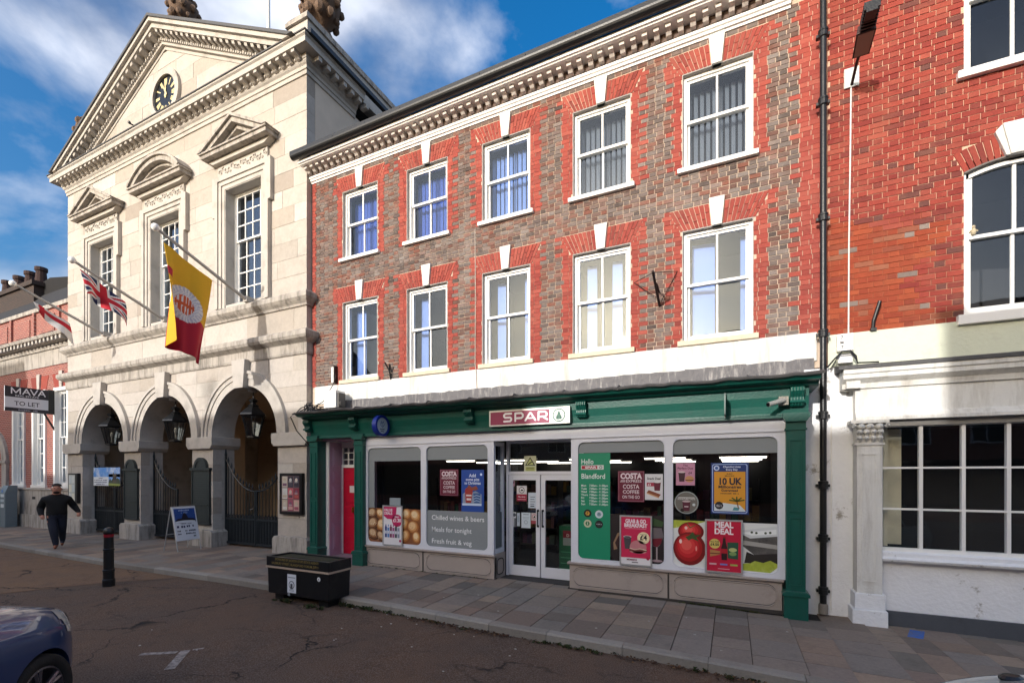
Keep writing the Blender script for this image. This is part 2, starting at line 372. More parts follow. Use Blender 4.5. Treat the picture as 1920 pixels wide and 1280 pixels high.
# ------------------------------------------------------------------ ground, road, kerb, pavement
def road_mat(name, ca, cb, cc):
    m, t, p, N, K = nodes(name); g = N('ShaderNodeNewGeometry')
    def noise(sc, det=6, ro=.6):
        n = N('ShaderNodeTexNoise'); n.inputs['Scale'].default_value = sc; n.inputs['Detail'].default_value = det; n.inputs['Roughness'].default_value = ro
        K(g.outputs['Position'], n.inputs['Vector']); return n
    def mix(fac, a, b):
        x = N('ShaderNodeMix'); x.data_type = 'RGBA'
        for nm, v in (('Factor', fac), ('A', a), ('B', b)):
            if isinstance(v, tuple): x.inputs[nm].default_value = (*v, 1)
            elif isinstance(v, float): x.inputs[nm].default_value = v
            else: K(v, x.inputs[nm])
        return x.outputs['Result']
    def rng(v, a, b, lo=0., hi=1.):
        x = N('ShaderNodeMapRange'); x.inputs['From Min'].default_value = a; x.inputs['From Max'].default_value = b; x.inputs['To Min'].default_value = lo; x.inputs['To Max'].default_value = hi
        K(v, x.inputs['Value']); return x.outputs[0]
    c = mix(rng(noise(.55, 8, .6).outputs['Fac'], .35, .68), lin(ca), lin(cb))
    c = mix(rng(noise(1.6, 9, .7).outputs['Fac'], .50, .72, 0., .55), c, lin(cc))
    gr = noise(85, 3, .6); c = mix(rng(gr.outputs['Fac'], .46, .70, 0., .75), c, (.21, .175, .155)); c = mix(rng(gr.outputs['Fac'], .30, .46, .6, 0.), c, (.022, .018, .016)); c = mix(rng(noise(4.5, 8, .75).outputs['Fac'], .52, .74, 0., .5), c, (.030, .026, .024))
    sp = N('ShaderNodeTexVoronoi'); sp.inputs['Scale'].default_value = 30; K(g.outputs['Position'], sp.inputs['Vector'])
    c = mix(rng(sp.outputs['Distance'], .0, .09, .5, 0.), c, (.33, .30, .27))
    wob = noise(1.3, 5, .6); va = N('ShaderNodeVectorMath'); va.operation = 'MULTIPLY_ADD'; va.inputs[1].default_value = (1.1, 1.1, 0)
    K(wob.outputs['Color'], va.inputs[0]); K(g.outputs['Position'], va.inputs[2])
    mpn = N('ShaderNodeMapping'); mpn.inputs['Scale'].default_value = (.42, .75, 0); K(va.outputs[0], mpn.inputs['Vector'])
    vo = N('ShaderNodeTexVoronoi'); vo.feature = 'DISTANCE_TO_EDGE'; vo.inputs['Scale'].default_value = 1.0; K(mpn.outputs[0], vo.inputs['Vector'])
    line = rng(vo.outputs['Distance'], .002, .012, 1., 0.); msk = rng(noise(.9, 3, .5).outputs['Fac'], .44, .56)
    mm = N('ShaderNodeMath'); mm.operation = 'MULTIPLY'; K(line, mm.inputs[0]); K(msk, mm.inputs[1])
    c = mix(mm.outputs[0], c, (.012, .010, .009)); K(c, p.inputs['Base Color'])
    p.inputs['Roughness'].default_value = .88; p.inputs['Specular IOR Level'].default_value = .35
    sb = N('ShaderNodeMath'); sb.operation = 'SUBTRACT'; K(gr.outputs['Fac'], sb.inputs[0]); K(mm.outputs[0], sb.inputs[1])
    bb = N('ShaderNodeBump'); bb.inputs['Strength'].default_value = .55; bb.inputs['Distance'].default_value = .012; K(sb.outputs[0], bb.inputs['Height']); K(bb.outputs[0], p.inputs['Normal'])
    return m
asphalt = road_mat('worn_red_asphalt', '#664a34', '#574538', '#463a31')
asphalt2 = road_mat('orange_brown_asphalt', '#82603f', '#765842', '#645242')
soil = mk('bare_earth', '#5a5148', .95)
g = MB(); g.box(-700, 700, -700, 700, -1.3, -.75); tag(g.build('ground', soil), kind='structure')
xs = [-60, -45, -30, -22, -17, -12.8, -12, -9, -7.7, -7, -5.5, -4.5, -2.7, -.9, .7, 1.9, 6, 15, 40]
b = MB(); vs = []; fs = []
for x in xs: vs += [(x, -8.6, gz(x) - .11), (x, ky(x) + .06, gz(x) - .11)]
for i in range(len(xs) - 1): fs.append((2 * i, 2 * i + 2, 2 * i + 3, 2 * i + 1))
b.add(vs, fs); tag(b.build('road', asphalt), kind='structure')
b = MB()                                                         # the lighter resurfaced strip up the street
pt = [(-12.9, 1.5), (-11.73, 3.58), (-11.04, 4.82), (-10.34, 5.40)]
for i in range(3):
    (xa, ya), (xb, yb) = pt[i], pt[i + 1]
    b.quad((-60, ya + (.25 if i else 0), gz(-60) - .105), (xa, ya, gz(xa) - .105), (xb, yb, gz(xb) - .105), (-60, yb + .9, gz(-60) - .105))
b = MB(); q = []
outl = [(-60, -2.0), (-13.6, .3), (-12.9, 1.5), (-11.73, 3.58), (-11.04, 4.82), (-10.34, 5.40), (-10.2, ky(-10.2)), (-12.8, ky(-12.8)), (-19.5, ky(-19.5)), (-30, ky(-30)), (-60, ky(-60))]
b.add([(x, y, gz(x) - .106 + .001) for x, y in outl], [tuple(range(len(outl)))]); tag(b.build('resurfaced_road_strip', asphalt2), kind='structure')
# kerb stones
kerb_m = pieces('granite_kerb', [(0, '#8d857b'), (.4, '#9b948a'), (.7, '#827a70'), (1, '#a39c92')], var=.22, scale=30, bump=.4, grime=.5, gcol=(.10, .09, .075))
ke = thing('kerb', None, None); ke['kind'] = 'structure'
x = 7.0
while x > -40:
    w = .9 * random.uniform(.9, 1.1); a, c = x - w, x; q = MB()
    for_top = lambda X: gz(X) + .006
    P = []
    for X in (a + .006, c):
        y = ky(X); z = for_top(X); P += [(X, y, z - .25), (X, y, z - .02), (X, y + .02, z), (X, y + .14, z), (X, y + .14, z - .25)]
    q.add(P, [tuple(range(5)), tuple(range(9, 4, -1))] + [(i, (i + 1) % 5, (i + 1) % 5 + 5, i + 5) for i in range(5)])
    q.build('kerb_stone', kerb_m, ke); x = a
# paving slabs in strips that run from the kerb to the house fronts
slab = pieces('clay_and_stone_pavers', [(0, '#7c746b'), (.17, '#8a8077'), (.33, '#8a7567'), (.47, '#6d665f'), (.6, '#957e6c'), (.74, '#857b72'), (.88, '#a08b78'), (1, '#766f66')], var=.34, scale=26, bump=.4, bscale=90, grime=.6, gcol=(.09, .08, .07))
joint = mk('paving_joint', '#221f1c', .95, .2, 20, .2)
pv = thing('pavement', None, None); pv['kind'] = 'structure'
items = []; x = 6.5
def front_line(X): return 7.72 if -8.95 < X < .98 else (8.4 if X > .98 else 8.8)
while x > -34:
    w = random.choice((.30, .42, .42, .52)); xm = x - w / 2; y = ky(xm) + .146; yend = front_line(xm)
    if -4.1 < xm < -2.45: yend = 7.95
    y -= 0; first = random.uniform(.2, .6)
    while y < yend - .05:
        l = min(first or random.choice((.36, .48, .6, .6)), yend - y); first = 0
        if yend - y - l < .12: l = yend - y
        z = gz(xm) + random.uniform(-.0015, .0015)
        items.append((x - w + .008, x, y, y + l - .007, z - .05, z, 0)); y += l
    x -= w
scatter_pieces('paver', 'far_pavers', items, [slab], pv)
b = MB()
for i in range(len(xs) - 1):
    xa, xb = max(xs[i], -40), min(xs[i + 1], 8)
    if xa < xb: b.add([(xa, ky(xa) + .05, gz(xa) - .028), (xb, ky(xb) + .05, gz(xb) - .028), (xb, 12.5, gz(xb) - .028), (xa, 12.5, gz(xa) - .028)], [(0, 1, 2, 3)])
b.build('paving_bed', joint, pv)
b = MB(); b.box(-4.02, -2.5, 7.95, 8.5, -.05, .012); tag(b.build('shop_threshold', mk('entrance_mat', '#3a3838', .9, .2, 12, .3)), kind='structure')
far_pv = MB(); far_pv.box(-60, 40, -9.6, -8.6, -.7, -.02); tag(far_pv.build('far_pavement', slab), kind='structure')
# worn bay marking and chalked blue mark
wpaint = mk('worn_road_paint', '#a59a92', .85, .2, 25, .3, dirt=.9, dcol=(.10, .08, .07), dscale=14, dlo=.42, dhi=.62)
b = MB(); zz = gz(-5.7) - .104
def bar(p, q, w):
    p, q = Vector(p), Vector(q); d = (q - p).normalized(); n = Vector((-d.y, d.x)) * w / 2
    b.add([(*(p - n), zz), (*(q - n), zz), (*(q + n), zz), (*(p + n), zz)], [(0, 1, 2, 3)])
bar((-6.18, 3.02), (-5.86, 3.24), .075); bar((-5.42, 2.92), (-5.83, 3.32), .10); bar((-5.78, 3.37), (-5.70, 3.45), .05)
tag(b.build('parking_bay_marking', wpaint), 'worn white corner mark of a parking bay painted on the road', 'road marking')
b = MB(); zb = gz(2.35) + .004
b.add([(2.05, 7.62, zb), (2.21, 7.60, zb), (2.33, 7.97, zb), (2.18, 7.99, zb)], [(0, 1, 2, 3)])
tag(b.build('spray_mark', mk('blue_spray', '#3565b4', .85, .3, 20, .2, dirt=.85, dcol=(.16, .15, .15), dscale=9, dlo=.45, dhi=.6)), 'blue spray paint dash on the slabs below the white shop window', 'paint mark')
# ------------------------------------------------------------------ town hall
TY = 8.15; TX0, TX1, TC = -21.2, -9.41, -15.31
AX = (-18.87, -15.31, -11.75); SPR = 3.03
th = thing('town_hall', 'pale limestone town hall with three arches, pediment and clock', 'building', (TC, TY, 0))
blocks = MB(); NB = [0]
def block(poly, y0=TY, y1=TY + .25, m=stone):
    b = MB(); d = random.uniform(-.003, .003); b.pr(poly, y0 + d, y1); b.build('stone_block', m, th)
def clip_arch(xa, xb, za, zb, Rm=1.5):
    """pieces of the rectangle outside the arch openings"""
    segs = [(xa, xb)]; res = []
    hit = [c for c in AX if c - Rm < xb and c + Rm > xa and za < SPR + Rm]
    if not hit: return [[(xa, za), (xb, za), (xb, zb), (xa, zb)]]
    c = hit[0]; n = 6; zz = [za + (zb - za) * i / n for i in range(n + 1)]
    hw = [math.sqrt(max(0, Rm * Rm - max(0, z - SPR) ** 2)) for z in zz]
    L = [min(xb, c - h) for h in hw]; Rr = [max(xa, c + h) for h in hw]
    if max(L) > xa + .03: res.append([(xa, za)] + [(max(xa + .001, l), z) for l, z in zip(L, zz)] + [(xa, zb)])
    if min(Rr) < xb - .03: res.append([(xb, zb)] + [(min(xb - .001, r), z) for r, z in reversed(list(zip(Rr, zz)))] + [(xb, za)])
    return res
J = .007
def courses(x0, x1, z0, z1, h, ln, openings=(), arch=False):
    n = max(1, round((z1 - z0) / h)); h = (z1 - z0) / n
    for r in range(n):
        za, zb = z0 + r * h + J / 2, z0 + (r + 1) * h - J / 2
        x = x0 - (r % 2) * ln * .5 * random.uniform(.8, 1.2)
        while x < x1 - .02:
            l = ln * random.uniform(.75, 1.25); a, e = max(x, x0) + J / 2, min(x + l, x1) - J / 2
            if x1 - (x + l) < .2: e = x1 - J / 2; l = x1 - x + .01
            segs = [(a, e)]
            for p, q, c, d in openings:
                if c < zb and d > za:
                    segs = [t for s, f in segs for t in ((s, min(f, p)), (max(s, q), f)) if t[1] - t[0] > .04]
            for s, f in segs:
                if f - s < .04: continue
                for poly in (clip_arch(s, f, za, zb) if arch else [[(s, za), (f, za), (f, zb), (s, zb)]]): block(poly)
            x += l
wins = [(c - .735, c + .735, 6.58, 9.73) for c in AX]
courses(TX0, TX1, 6.49, 11.80, .44, 1.25, [(a - .1, b + .1, 6.4, d + .1) for a, b, c, d in wins])
courses(TX0, TX1, 5.55, 6.13, .58, 1.5)
courses(TX0, TX1, SPR, 4.95, .40, 1.15, arch=True)
for a, e in ((-21.2, -20.18), (-17.56, -16.62), (-14.0, -13.06), (-10.44, TX1)): courses(a, e, .42, 2.72, .46, 1.2)
backing(TX0 + .01, TX1 - .01, 4.42, 11.85, TY + .006, TY + .4, [(a, b, c, d) for a, b, c, d in wins], 'wall', stone_joint, th)
# side wall and back of the shell
b = MB(); b.box(TX0, TX0 + .3, TY + .26, 16, 0, 11.85); b.build('side_wall', stone_trim, th)
b = MB(); b.box(TX1 - .3, TX1 - .004, TY + .26, 16, 0, 11.85); b.build('side_wall', mk('side_wall_render', '#d9c9b6', .9, .12, 4, .2), th)
b = MB(); b.box(TX1 - .25, TX1 - .001, TY + .25, TY + .6, .42, 2.72); b.build('side_wall', stone_trim, th)
# piers, plinths, imposts
for a, e in ((-21.2, -20.18), (-17.56, -16.62), (-14.0, -13.06), (-10.44, TX1)):
    e2 = e + (.02 if e == TX1 else 0)
    b = MB(); b.box(a + .004, e - .004, TY + .2, TY + .62, 0, 2.74); b.build('pier', stone_trim, th)
    b = MB(); b.pr([(a - .09, -.12), (e2 + .09, -.12), (e2 + .09, .38), (e2 + .02, .44), (a - .02, .44), (a - .09, .38)], TY - .10, TY + .72); b.build('plinth', stone_dirty, th, bevel=.015)
    b = MB(); b.pr([(a - .02, 2.70), (e2 + .02, 2.70), (e2 + .11, 2.80), (e2 + .11, 3.03), (a - .11, 3.03), (a - .11, 2.80)], TY - .11, TY + .73); b.build('impost', stone_trim, th, bevel=.01)
for c in AX:
    b = MB(); b.arc(c, SPR, 1.31, 1.50, 0, 180, TY - .035, TY + .62, 40); b.build('archivolt', stone_trim, th)
    b = MB(); b.arc(c, SPR, 1.504, 1.62, 0, 180, TY - .06, TY + .1, 40); b.arc(c, SPR, 1.62, 1.70, 0, 180, TY - .095, TY + .1, 40); b.build('archivolt', stone_trim, th)
    b = MB(); b.pr([(c - .19, 4.26), (c + .19, 4.26), (c + .27, 5.0), (c - .27, 5.0)], TY - .17, TY + .1); b.build('keystone', stone_trim, th, bevel=.01)
def course_band(name, prof, x0, x1, mat, ret=True):
    """moulding swept along the front with mitred returns on both ends; prof: (projection, z)"""
    b = MB(); n = len(prof); vs = []
    for sx, X, Y in ((0, x0, TY + 1.6), (1, x0, TY), (2, x1, TY), (3, x1, TY + 1.6)):
        for p, z in prof: vs.append((X - p if sx < 2 else X + p, Y if sx in (0, 3) else Y - p, z))
    fs = [(i * n + k, i * n + (k + 1) % n, (i + 1) * n + (k + 1) % n, (i + 1) * n + k) for i in range(3) for k in range(n)]
    fs += [tuple(range(n)), tuple(range(4 * n - 1, 3 * n - 1, -1))]
    return b.add(vs, fs).build(name, mat, th)
course_band('string_course', [(-.02, 4.95), (.03, 4.95), (.05, 5.0), (.05, 5.22), (.10, 5.25), (.20, 5.30), (.24, 5.36), (.24, 5.46), (.19, 5.50), (.05, 5.56), (-.02, 5.56)], TX0, TX1, stone_dirty)
course_band('sill_course', [(-.02, 6.13), (.04, 6.13), (.06, 6.18), (.13, 6.24), (.18, 6.30), (.18, 6.40), (.14, 6.45), (.05, 6.50), (-.02, 6.50)], TX0, TX1, stone_dirty)
# entablature
course_band('architrave', [(-.02, 11.78), (.03, 11.78), (.03, 11.88), (.055, 11.885), (.055, 11.97), (.09, 12.0), (.11, 12.03), (.11, 12.06), (.13, 12.07), (.13, 12.17), (-.02, 12.17)], TX0, TX1, stone_trim)
course_band('corona', [(-.02, 12.172), (.36, 12.172), (.36, 12.30), (.40, 12.33), (.40, 12.37), (-.02, 12.37)], TX0, TX1, stone_trim)
course_band('lead_flashing', [(-.02, 12.373), (.425, 12.373), (.425, 12.40), (-.02, 12.52)], TX0, TX1, lead_dk)
mod = MB(); mod.pr([(TY - .33, 12.17), (TY - .12, 12.17), (TY - .12, 12.04), (TY - .17, 12.045), (TY - .24, 12.09), (TY - .33, 12.10)], -.055, .055, 'x')
mod = mod.build('modillion', stone_trim, None); mod.parent = th; mod.location = (TX0 + .1 - TC, -TY, 0)
mod.data.transform(Matrix.Translation((0, 0, 0)))
nmod = 44; base = (mod.location.x, -TY, 0)
for i in range(1, nmod): copy_of(mod, th, (base[0] + (TX1 - TX0 - .2) * i / (nmod - 1), -TY, 0))
den = MB(); n = 130
for i in range(n):
    x = TX0 + .05 + (TX1 - TX0 - .1) * i / (n - 1); den.box(x - .027, x + .027, TY - .155, TY - .10, 12.075, 12.155)
tag(den.build('dentil_row', stone_trim, th), kind='stuff')
for i in range(7):                                               # modillions on the side return
    y = TY + .12 + i * .27; q = MB(); q.box(TX1 + .12, TX1 + .33, y - .055, y + .055, 12.06, 12.17); q.build('modillion', stone_trim, th)
# pediment: tympanum blocks and raking cornice
AZ, EZ, HW = 15.32, 12.16, 6.36        # apex and eaves of the outer edge
sl = (AZ - EZ) / HW; ang = math.atan(sl)
def roofz(x, off): return AZ - abs(x - TC) * sl - off
def raking(name, y0, y1, o0, o1, mat, hw=HW):
    """a sloping band between two offsets below the outer edge, both sides of the apex"""
    for s in (-1, 1):
        e = TC + s * hw; b = MB(); zl = 12.37
        lim = lambda o: TC + s * min(hw, (AZ - o - zl) / sl)
        P = [(TC, roofz(TC, o0)), (lim(o0), roofz(lim(o0), o0)), (lim(o1), roofz(lim(o1), o1)), (TC, roofz(TC, o1))]
        b.pr(P, y0, y1); b.build(name, mat, th)
raking('tympanum_moulding', TY - .02, TY + .2, .56, .66, stone_trim)
raking('tympanum_moulding', TY - .10, TY + .2, .44, .56, stone_trim)
raking('raking_bed', TY - .12, TY + .2, .30, .44, stone_trim)
raking('raking_corona', TY - .38, TY + .2, .17, .30, stone_trim)
raking('raking_sima', TY - .46, TY + .2, .06, .17, stone_trim)
raking('raking_lead', TY - .50, TY + .25, -.02, .06, lead_dk, HW + .08)
z = 12.5; r = 0
while z < 14.6:
    zt = min(z + .42, 14.72); half = lambda Z: (AZ - .60 - Z) / sl; x = TC - half(z); k = 0
    while x < TC + half(z) - .05:
        l = 1.25 * random.uniform(.7, 1.3) if k or r % 2 else .7; e = min(x + l, TC + half(z)); P = []
        for X, Z in ((x + .004, z + .003), (e - .004, z + .003), (e - .004, zt - .003), (x + .004, zt - .003)):
            P.append((max(TC - half(Z), min(TC + half(Z), X)), Z))
        if P[2][0] - P[3][0] < .02: P = [P[0], P[1], P[2]]
        block(P, TY, TY + .2); x = e; k += 1
    z = zt; r += 1
    if z > 14.7: break
nr = 24
for s in (-1, 1):
    for i in range(nr):
        d = .16 + i * .247; x = TC + s * d
        if roofz(x, .42) < 12.42: break
        q = MB(); zz = roofz(x, .301); w = .055; dz = w * sl * s
        q.add([(x - w, TY - .35, zz + dz), (x + w, TY - .35, zz - dz), (x + w, TY - .1, zz - dz), (x - w, TY - .1, zz + dz), (x - w, TY - .33, zz - .075 + dz), (x + w, TY - .33, zz - .075 - dz), (x + w, TY - .1, zz - .14 - dz), (x - w, TY - .1, zz - .14 + dz)], [(0, 1, 2, 3), (4, 7, 6, 5), (0, 4, 5, 1), (1, 5, 6, 2), (2, 6, 7, 3), (3, 7, 4, 0)])
        q.build('modillion', stone_trim, th)
dn = MB()
for s in (-1, 1):
    for i in range(62):
        x = TC + s * (.06 + i * .097); zz = roofz(x, .43)
        if zz < 12.45: break
        dn.box(x - .028, x + .028, TY - .155, TY - .11, zz - .05, zz + .05)
tag(dn.build('dentil_row', stone_trim, th), kind='stuff')
b = MB(); b.pr([(TX0 + .1, 12.3), (TX1 - .1, 12.3), (TC, AZ - .35)], TY + .22, 17); b.build('roof', dark_slate, th)
# clock
cz = 13.28; cx = TC + .05
b = MB(); b.arc(cx, cz, .56, .74, 0, 360, TY - .09, TY + .1, 48); b.build('clock_surround', stone_trim, th)
ck = MB(); ck.pr([(cx + .565 * math.cos(2 * math.pi * i / 40), cz + .565 * math.sin(2 * math.pi * i / 40)) for i in range(40)], TY - .02, TY + .05); ck = ck.build('clock_dial', flat('#0d0f12', .3), th)
p = Print(lambda u, v, l: (cx + u, TY - .022 - .002 * l, cz + v)); gold = mk('gilding', '#e8d7a0', .35, .1, metal=0)
rom = ['XII', 'I', 'II', 'III', 'IIII', 'V', 'VI', 'VII', 'VIII', 'IX', 'X', 'XI']
for i, t in enumerate(rom):
    a = R(90 - 30 * i); n = len(t)
    for k in range(max(1, min(3, n))):
        o = (k - (min(3, n) - 1) / 2) * .05; u, v = math.cos(a), math.sin(a)
        p.poly([(u * .30 - v * (o - .017) * .8, v * .30 + u * (o - .017) * .8), (u * .30 - v * (o + .017) * .8, v * .30 + u * (o + .017) * .8), (u * .50 - v * (o + .02), v * .50 + u * (o + .02)), (u * .50 - v * (o - .02), v * .50 + u * (o - .02))], gold, 1)
p.done('numerals', ck)
p = Print(lambda u, v, l: (cx + u, TY - .035 - .002 * l, cz + v))
p.poly([(-.03, -.08), (.03, -.08), (.02, .3), (0, .36), (-.02, .3)], gold, 1); p.poly([(.05, -.04), (-.14, .30), (-.2, .44), (-.08, .28), (.08, .02)], gold, 2); p.disc(0, 0, .05, gold, 3)
p.done('clock_hands', ck)
# upper windows: sash, architrave, carved frieze, pediment
def sash(parent, x0, x1, z0, z1, Y, cols, rows_t, rows_b, mat, gl, bar=.022, st=.055, horn=True, bot=.09):
    """two-part sliding sash with glazing bars and one pane per light"""
    b = MB(); zm = z0 + bot + (z1 - z0 - bot) * rows_b / (rows_t + rows_b)
    for a, e in ((x0, x0 + .05), (x1 - .05, x1)): b.box(a, e, Y - .03, Y + .12, z0, z1)
    b.box(x0 + .05, x1 - .05, Y - .03, Y + .12, z1 - .05, z1); b.box(x0 + .05, x1 - .05, Y - .03, Y + .12, z0, z0 + .03)
    w = b.build('window', mat, parent)
    for nm, za, zb, yy, rows, bt in (('upper_sash', zm - .022, z1 - .05, Y, rows_t, .045), ('lower_sash', z0 + .03, zm + .022, Y + .045, rows_b, bot)):
        f = MB(); a, e = x0 + .05, x1 - .05; t = .045
        f.box(a, a + t, yy, yy + .04, za, zb); f.box(e - t, e, yy, yy + .04, za, zb); f.box(a + t, e - t, yy, yy + .04, zb - .045, zb); f.box(a + t, e - t, yy, yy + .04, za, za + (bt if nm == 'lower_sash' else .045))
        ga, ge, gb, gt = a + t, e - t, za + (bt if nm == 'lower_sash' else .045), zb - .045
        for i in range(1, cols): xx = ga + (ge - ga) * i / cols; f.box(xx - bar / 2, xx + bar / 2, yy + .004, yy + .036, gb, gt)
        for j in range(1, rows):
            zz = gb + (gt - gb) * j / rows
            for i in range(cols): f.box(ga + (ge - ga) * i / cols + bar / 2, ga + (ge - ga) * (i + 1) / cols - bar / 2, yy + .004, yy + .036, zz - bar / 2, zz + bar / 2)
        f.build(nm, mat, w)
        for i in range(cols):
            for j in range(rows):
                pa, pb = ga + (ge - ga) * i / cols, ga + (ge - ga) * (i + 1) / cols; pc, pd = gb + (gt - gb) * j / rows, gb + (gt - gb) * (j + 1) / rows
                q = MB(); q.box(pa, pb, yy + .018, yy + .022, pc, pd); q.build('pane', gl, w)
    return w
for k, c in enumerate(AX):
    x0, x1, z0, z1 = wins[k]
    b = MB()                                                     # stepped architrave with ears
    for o, i2, pr in ((.34, .22, .11), (.22, .11, .075), (.11, 0, .045)):
        for s in (-1, 1): b.box(*sorted((c + s * (.735 + i2), c + s * (.735 + o))), TY - pr, TY + .2, z0 - .08, z1 + i2)
        b.box(c - .735 - o, c + .735 + o, TY - pr, TY + .2, z1 + i2, z1 + o)
    for s in (-1, 1): b.box(*sorted((c + s * 1.076, c + s * 1.17)), TY - .11, TY + .1, 9.0, 10.08)
    b.build('window_surround', stone_trim, th)
    b = MB(); b.box(x0, x0 + .02, TY - .03, TY + .38, z0, z1); b.box(x1 - .02, x1, TY - .03, TY + .38, z0, z1); b.box(x0 + .02, x1 - .02, TY - .03, TY + .38, z1 - .02, z1); b.box(x0 + .02, x1 - .02, TY - .03, TY + .38, z0 - .1, z0 + .0)
    b.build('window_reveal', stone_trim, th)
    b = MB(); b.box(c - 1.0, c + 1.0, TY - .06, TY + .1, 10.08, 10.40); b.build('frieze', stone_trim, th)
    b = MB()                                                     # carved swags in relief on the frieze
    for i in range(15):
        x = c - .9 + i * .128; zc = 10.24 + .05 * math.sin(i * 1.9); b.arc(x, zc, .028, .058, random.uniform(0, 90), random.uniform(220, 330), TY - .085, TY - .05, 8)
        b.arc(x + .06, zc - .05, .012, .034, 90, 380, TY - .08, TY - .05, 7)
    tag(b.build('carved_relief', stone_trim, th), kind='stuff')
    def prof_ends(b, P, prj): b.pr(P, TY - prj, TY + .05)
    b = MB(); b.pr([(c - 1.03, 10.40), (c + 1.03, 10.40), (c + 1.22, 10.50), (c + 1.22, 10.52), (c - 1.22, 10.52), (c - 1.22, 10.50)], TY - .18, TY + .05); b.build('pediment_bed', stone_trim, th)
    b = MB(); b.box(c - 1.30, c + 1.30, TY - .34, TY + .05, 10.52, 10.62); b.box(c - 1.34, c + 1.34, TY - .38, TY + .05, 10.62, 10.66); b.build('pediment_cornice', stone_dirty, th)
    if k == 1:
        hw, rise = 1.36, .66; rr = (hw * hw + rise * rise) / (2 * rise); zc = 10.66 + rise - rr; a = math.degrees(math.asin(hw / rr))
        for ro, ri, pj in ((rr, rr - .07, .40), (rr - .07, rr - .20, .34), (rr - .20, rr - .28, .20), (rr - .36, rr - .42, .08)):
            b = MB(); da = a * (ri / rr) * (1 if ri > rr - .21 else .93); b.arc(c, zc, ri, ro, 90 - a + (rr - ri) * 28, 90 + a - (rr - ri) * 28, TY - pj, TY + .05, 28); b.build('segmental_pediment', stone_dirty, th)
        b = MB(); n = 20; b.pr([(c + (rr - .27) * math.sin(R(-a + 8 + (2 * a - 16) * i / n)), max(10.66, zc + (rr - .27) * math.cos(R(-a + 8 + (2 * a - 16) * i / n)))) for i in range(n + 1)], TY - .03, TY + .04); b.build('tympanum', stone_trim, th)
    else:
        ap = 11.36; e = 1.38; s2 = (ap - 10.66) / e
        for o0, o1, pj in ((0, .075, .40), (.075, .20, .34), (.20, .30, .20), (.38, .44, .08)):
            for s in (-1, 1):
                b = MB(); xo, xi = (ap - o0 - 10.66) / s2, (ap - o1 - 10.66) / s2
                b.pr([(c, ap - o0), (c + s * xo, 10.662), (c + s * xi, 10.662), (c, ap - o1)], TY - pj, TY + .05); b.build('triangular_pediment', stone_dirty, th)
        b = MB(); b.pr([(c - 1.0, 10.663), (c + 1.0, 10.663), (c, ap - .22)], TY - .03, TY + .04); b.build('tympanum', stone_trim, th)
    sash(th, x0 + .02, x1 - .02, z0 + .02, z1 - .02, TY + .25, 4, 3, 4, white_paint, pane_m, bar=.028)
# dark hall behind the windows
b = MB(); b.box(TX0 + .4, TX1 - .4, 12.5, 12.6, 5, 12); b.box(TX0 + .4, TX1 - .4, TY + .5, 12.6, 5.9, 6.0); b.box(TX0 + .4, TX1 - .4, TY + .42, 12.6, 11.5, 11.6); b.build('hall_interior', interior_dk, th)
# undercroft behind the arches
b = MB(); b.box(TX0 + .3, TX1 - .31, 15.2, 15.4, -.1, 4.6); b.build('passage_back_wall', passage, th)
b = MB(); b.box(TX0 + .3, TX1 - .31, TY + .63, 15.4, 4.55, 4.7); b.build('passage_ceiling', passage, th)
b = MB(); b.box(TX0 + .3, TX1 - .31, TY + .5, 15.4, -.2, -.03); b.build('passage_floor', slab, th)
for x in (-16.1, -12.55): b = MB(); b.box(x - .45, x + .45, 10.2, 10.9, -.1, 4.56); b.build('inner_pier', passage, th)
b = MB(); b.box(-18.9, -17.9, 15.14, 15.19, 0, 2.2); b.build('inner_door', mk('blue_grey_door', '#3b4d5c', .5), th)
# parapet, pedestals and urns on the roof
def parapet(x0, x1, name='parapet'):
    b = MB(); b.box(x0, x1, TY + .02, 12.5, 12.5, 13.16); b.build(name, stone_trim, th)
    b = MB(); b.box(x0 - .05, x1 + .05, TY - .04, 12.55, 13.16, 13.26); b.box(x0 - .02, x1 + .02, TY, 12.5, 13.26, 13.34); b.build('coping', stone_dirty, th)
parapet(-10.08, TX1 + .0); parapet(TX0, TX0 + .7)
pine = mk('brown_weathered_stone', '#6b5646', .9, .3, 9, .5, 30, dirt=.6, dcol=(.04, .035, .03))
def urn(cx, cy, z, s=1.0):
    b = MB(); b.lathe([(.30 * s, z), (.30 * s, z + .12 * s), (.16 * s, z + .2 * s), (.13 * s, z + .32 * s), (.24 * s, z + .42 * s), (.42 * s, z + .62 * s), (.50 * s, z + .9 * s), (.46 * s, z + 1.1 * s), (.36 * s, z + 1.2 * s), (.40 * s, z + 1.28 * s), (.26 * s, z + 1.4 * s), (.18 * s, z + 1.7 * s), (.06 * s, z + 2.0 * s)], cx, cy, 18)
    u = b.build('urn', pine, th, smooth=True, ang=35); l = MB()
    for i in range(9):
        a = 2 * math.pi * i / 9
        for zz, rr in ((.55, .40), (.85, .50), (1.15, .42)):
            px, py = cx + rr * s * math.cos(a + zz), cy + rr * s * math.sin(a + zz)
            l.ball((px, py, z + zz * s), .10 * s * random.uniform(.8, 1.2), 6, sz=1.2)
    l.build('carved_swag', pine, u, smooth=True)
b = MB(); b.box(TC - .45, TC + .45, TY + .1, TY + .9, 14.9, 15.42); b.pr([(TC - .5, 15.42), (TC + .5, 15.42), (TC + .36, 15.55), (TC - .36, 15.55)], TY + .05, TY + .95); b.build('pedestal', stone_dirty, th)
urn(TC, TY + .5, 15.55, .8); urn(-9.75, TY + .75, 13.34, 1.0); urn(TX0 + .35, TY + .6, 13.34, 1.0)
b = MB(); b.cyl((-13.9, 10.5, 14.0), (-13.9, 10.5, 20), .07, .04, 10); b.build('roof_flagpole', white_paint, th)
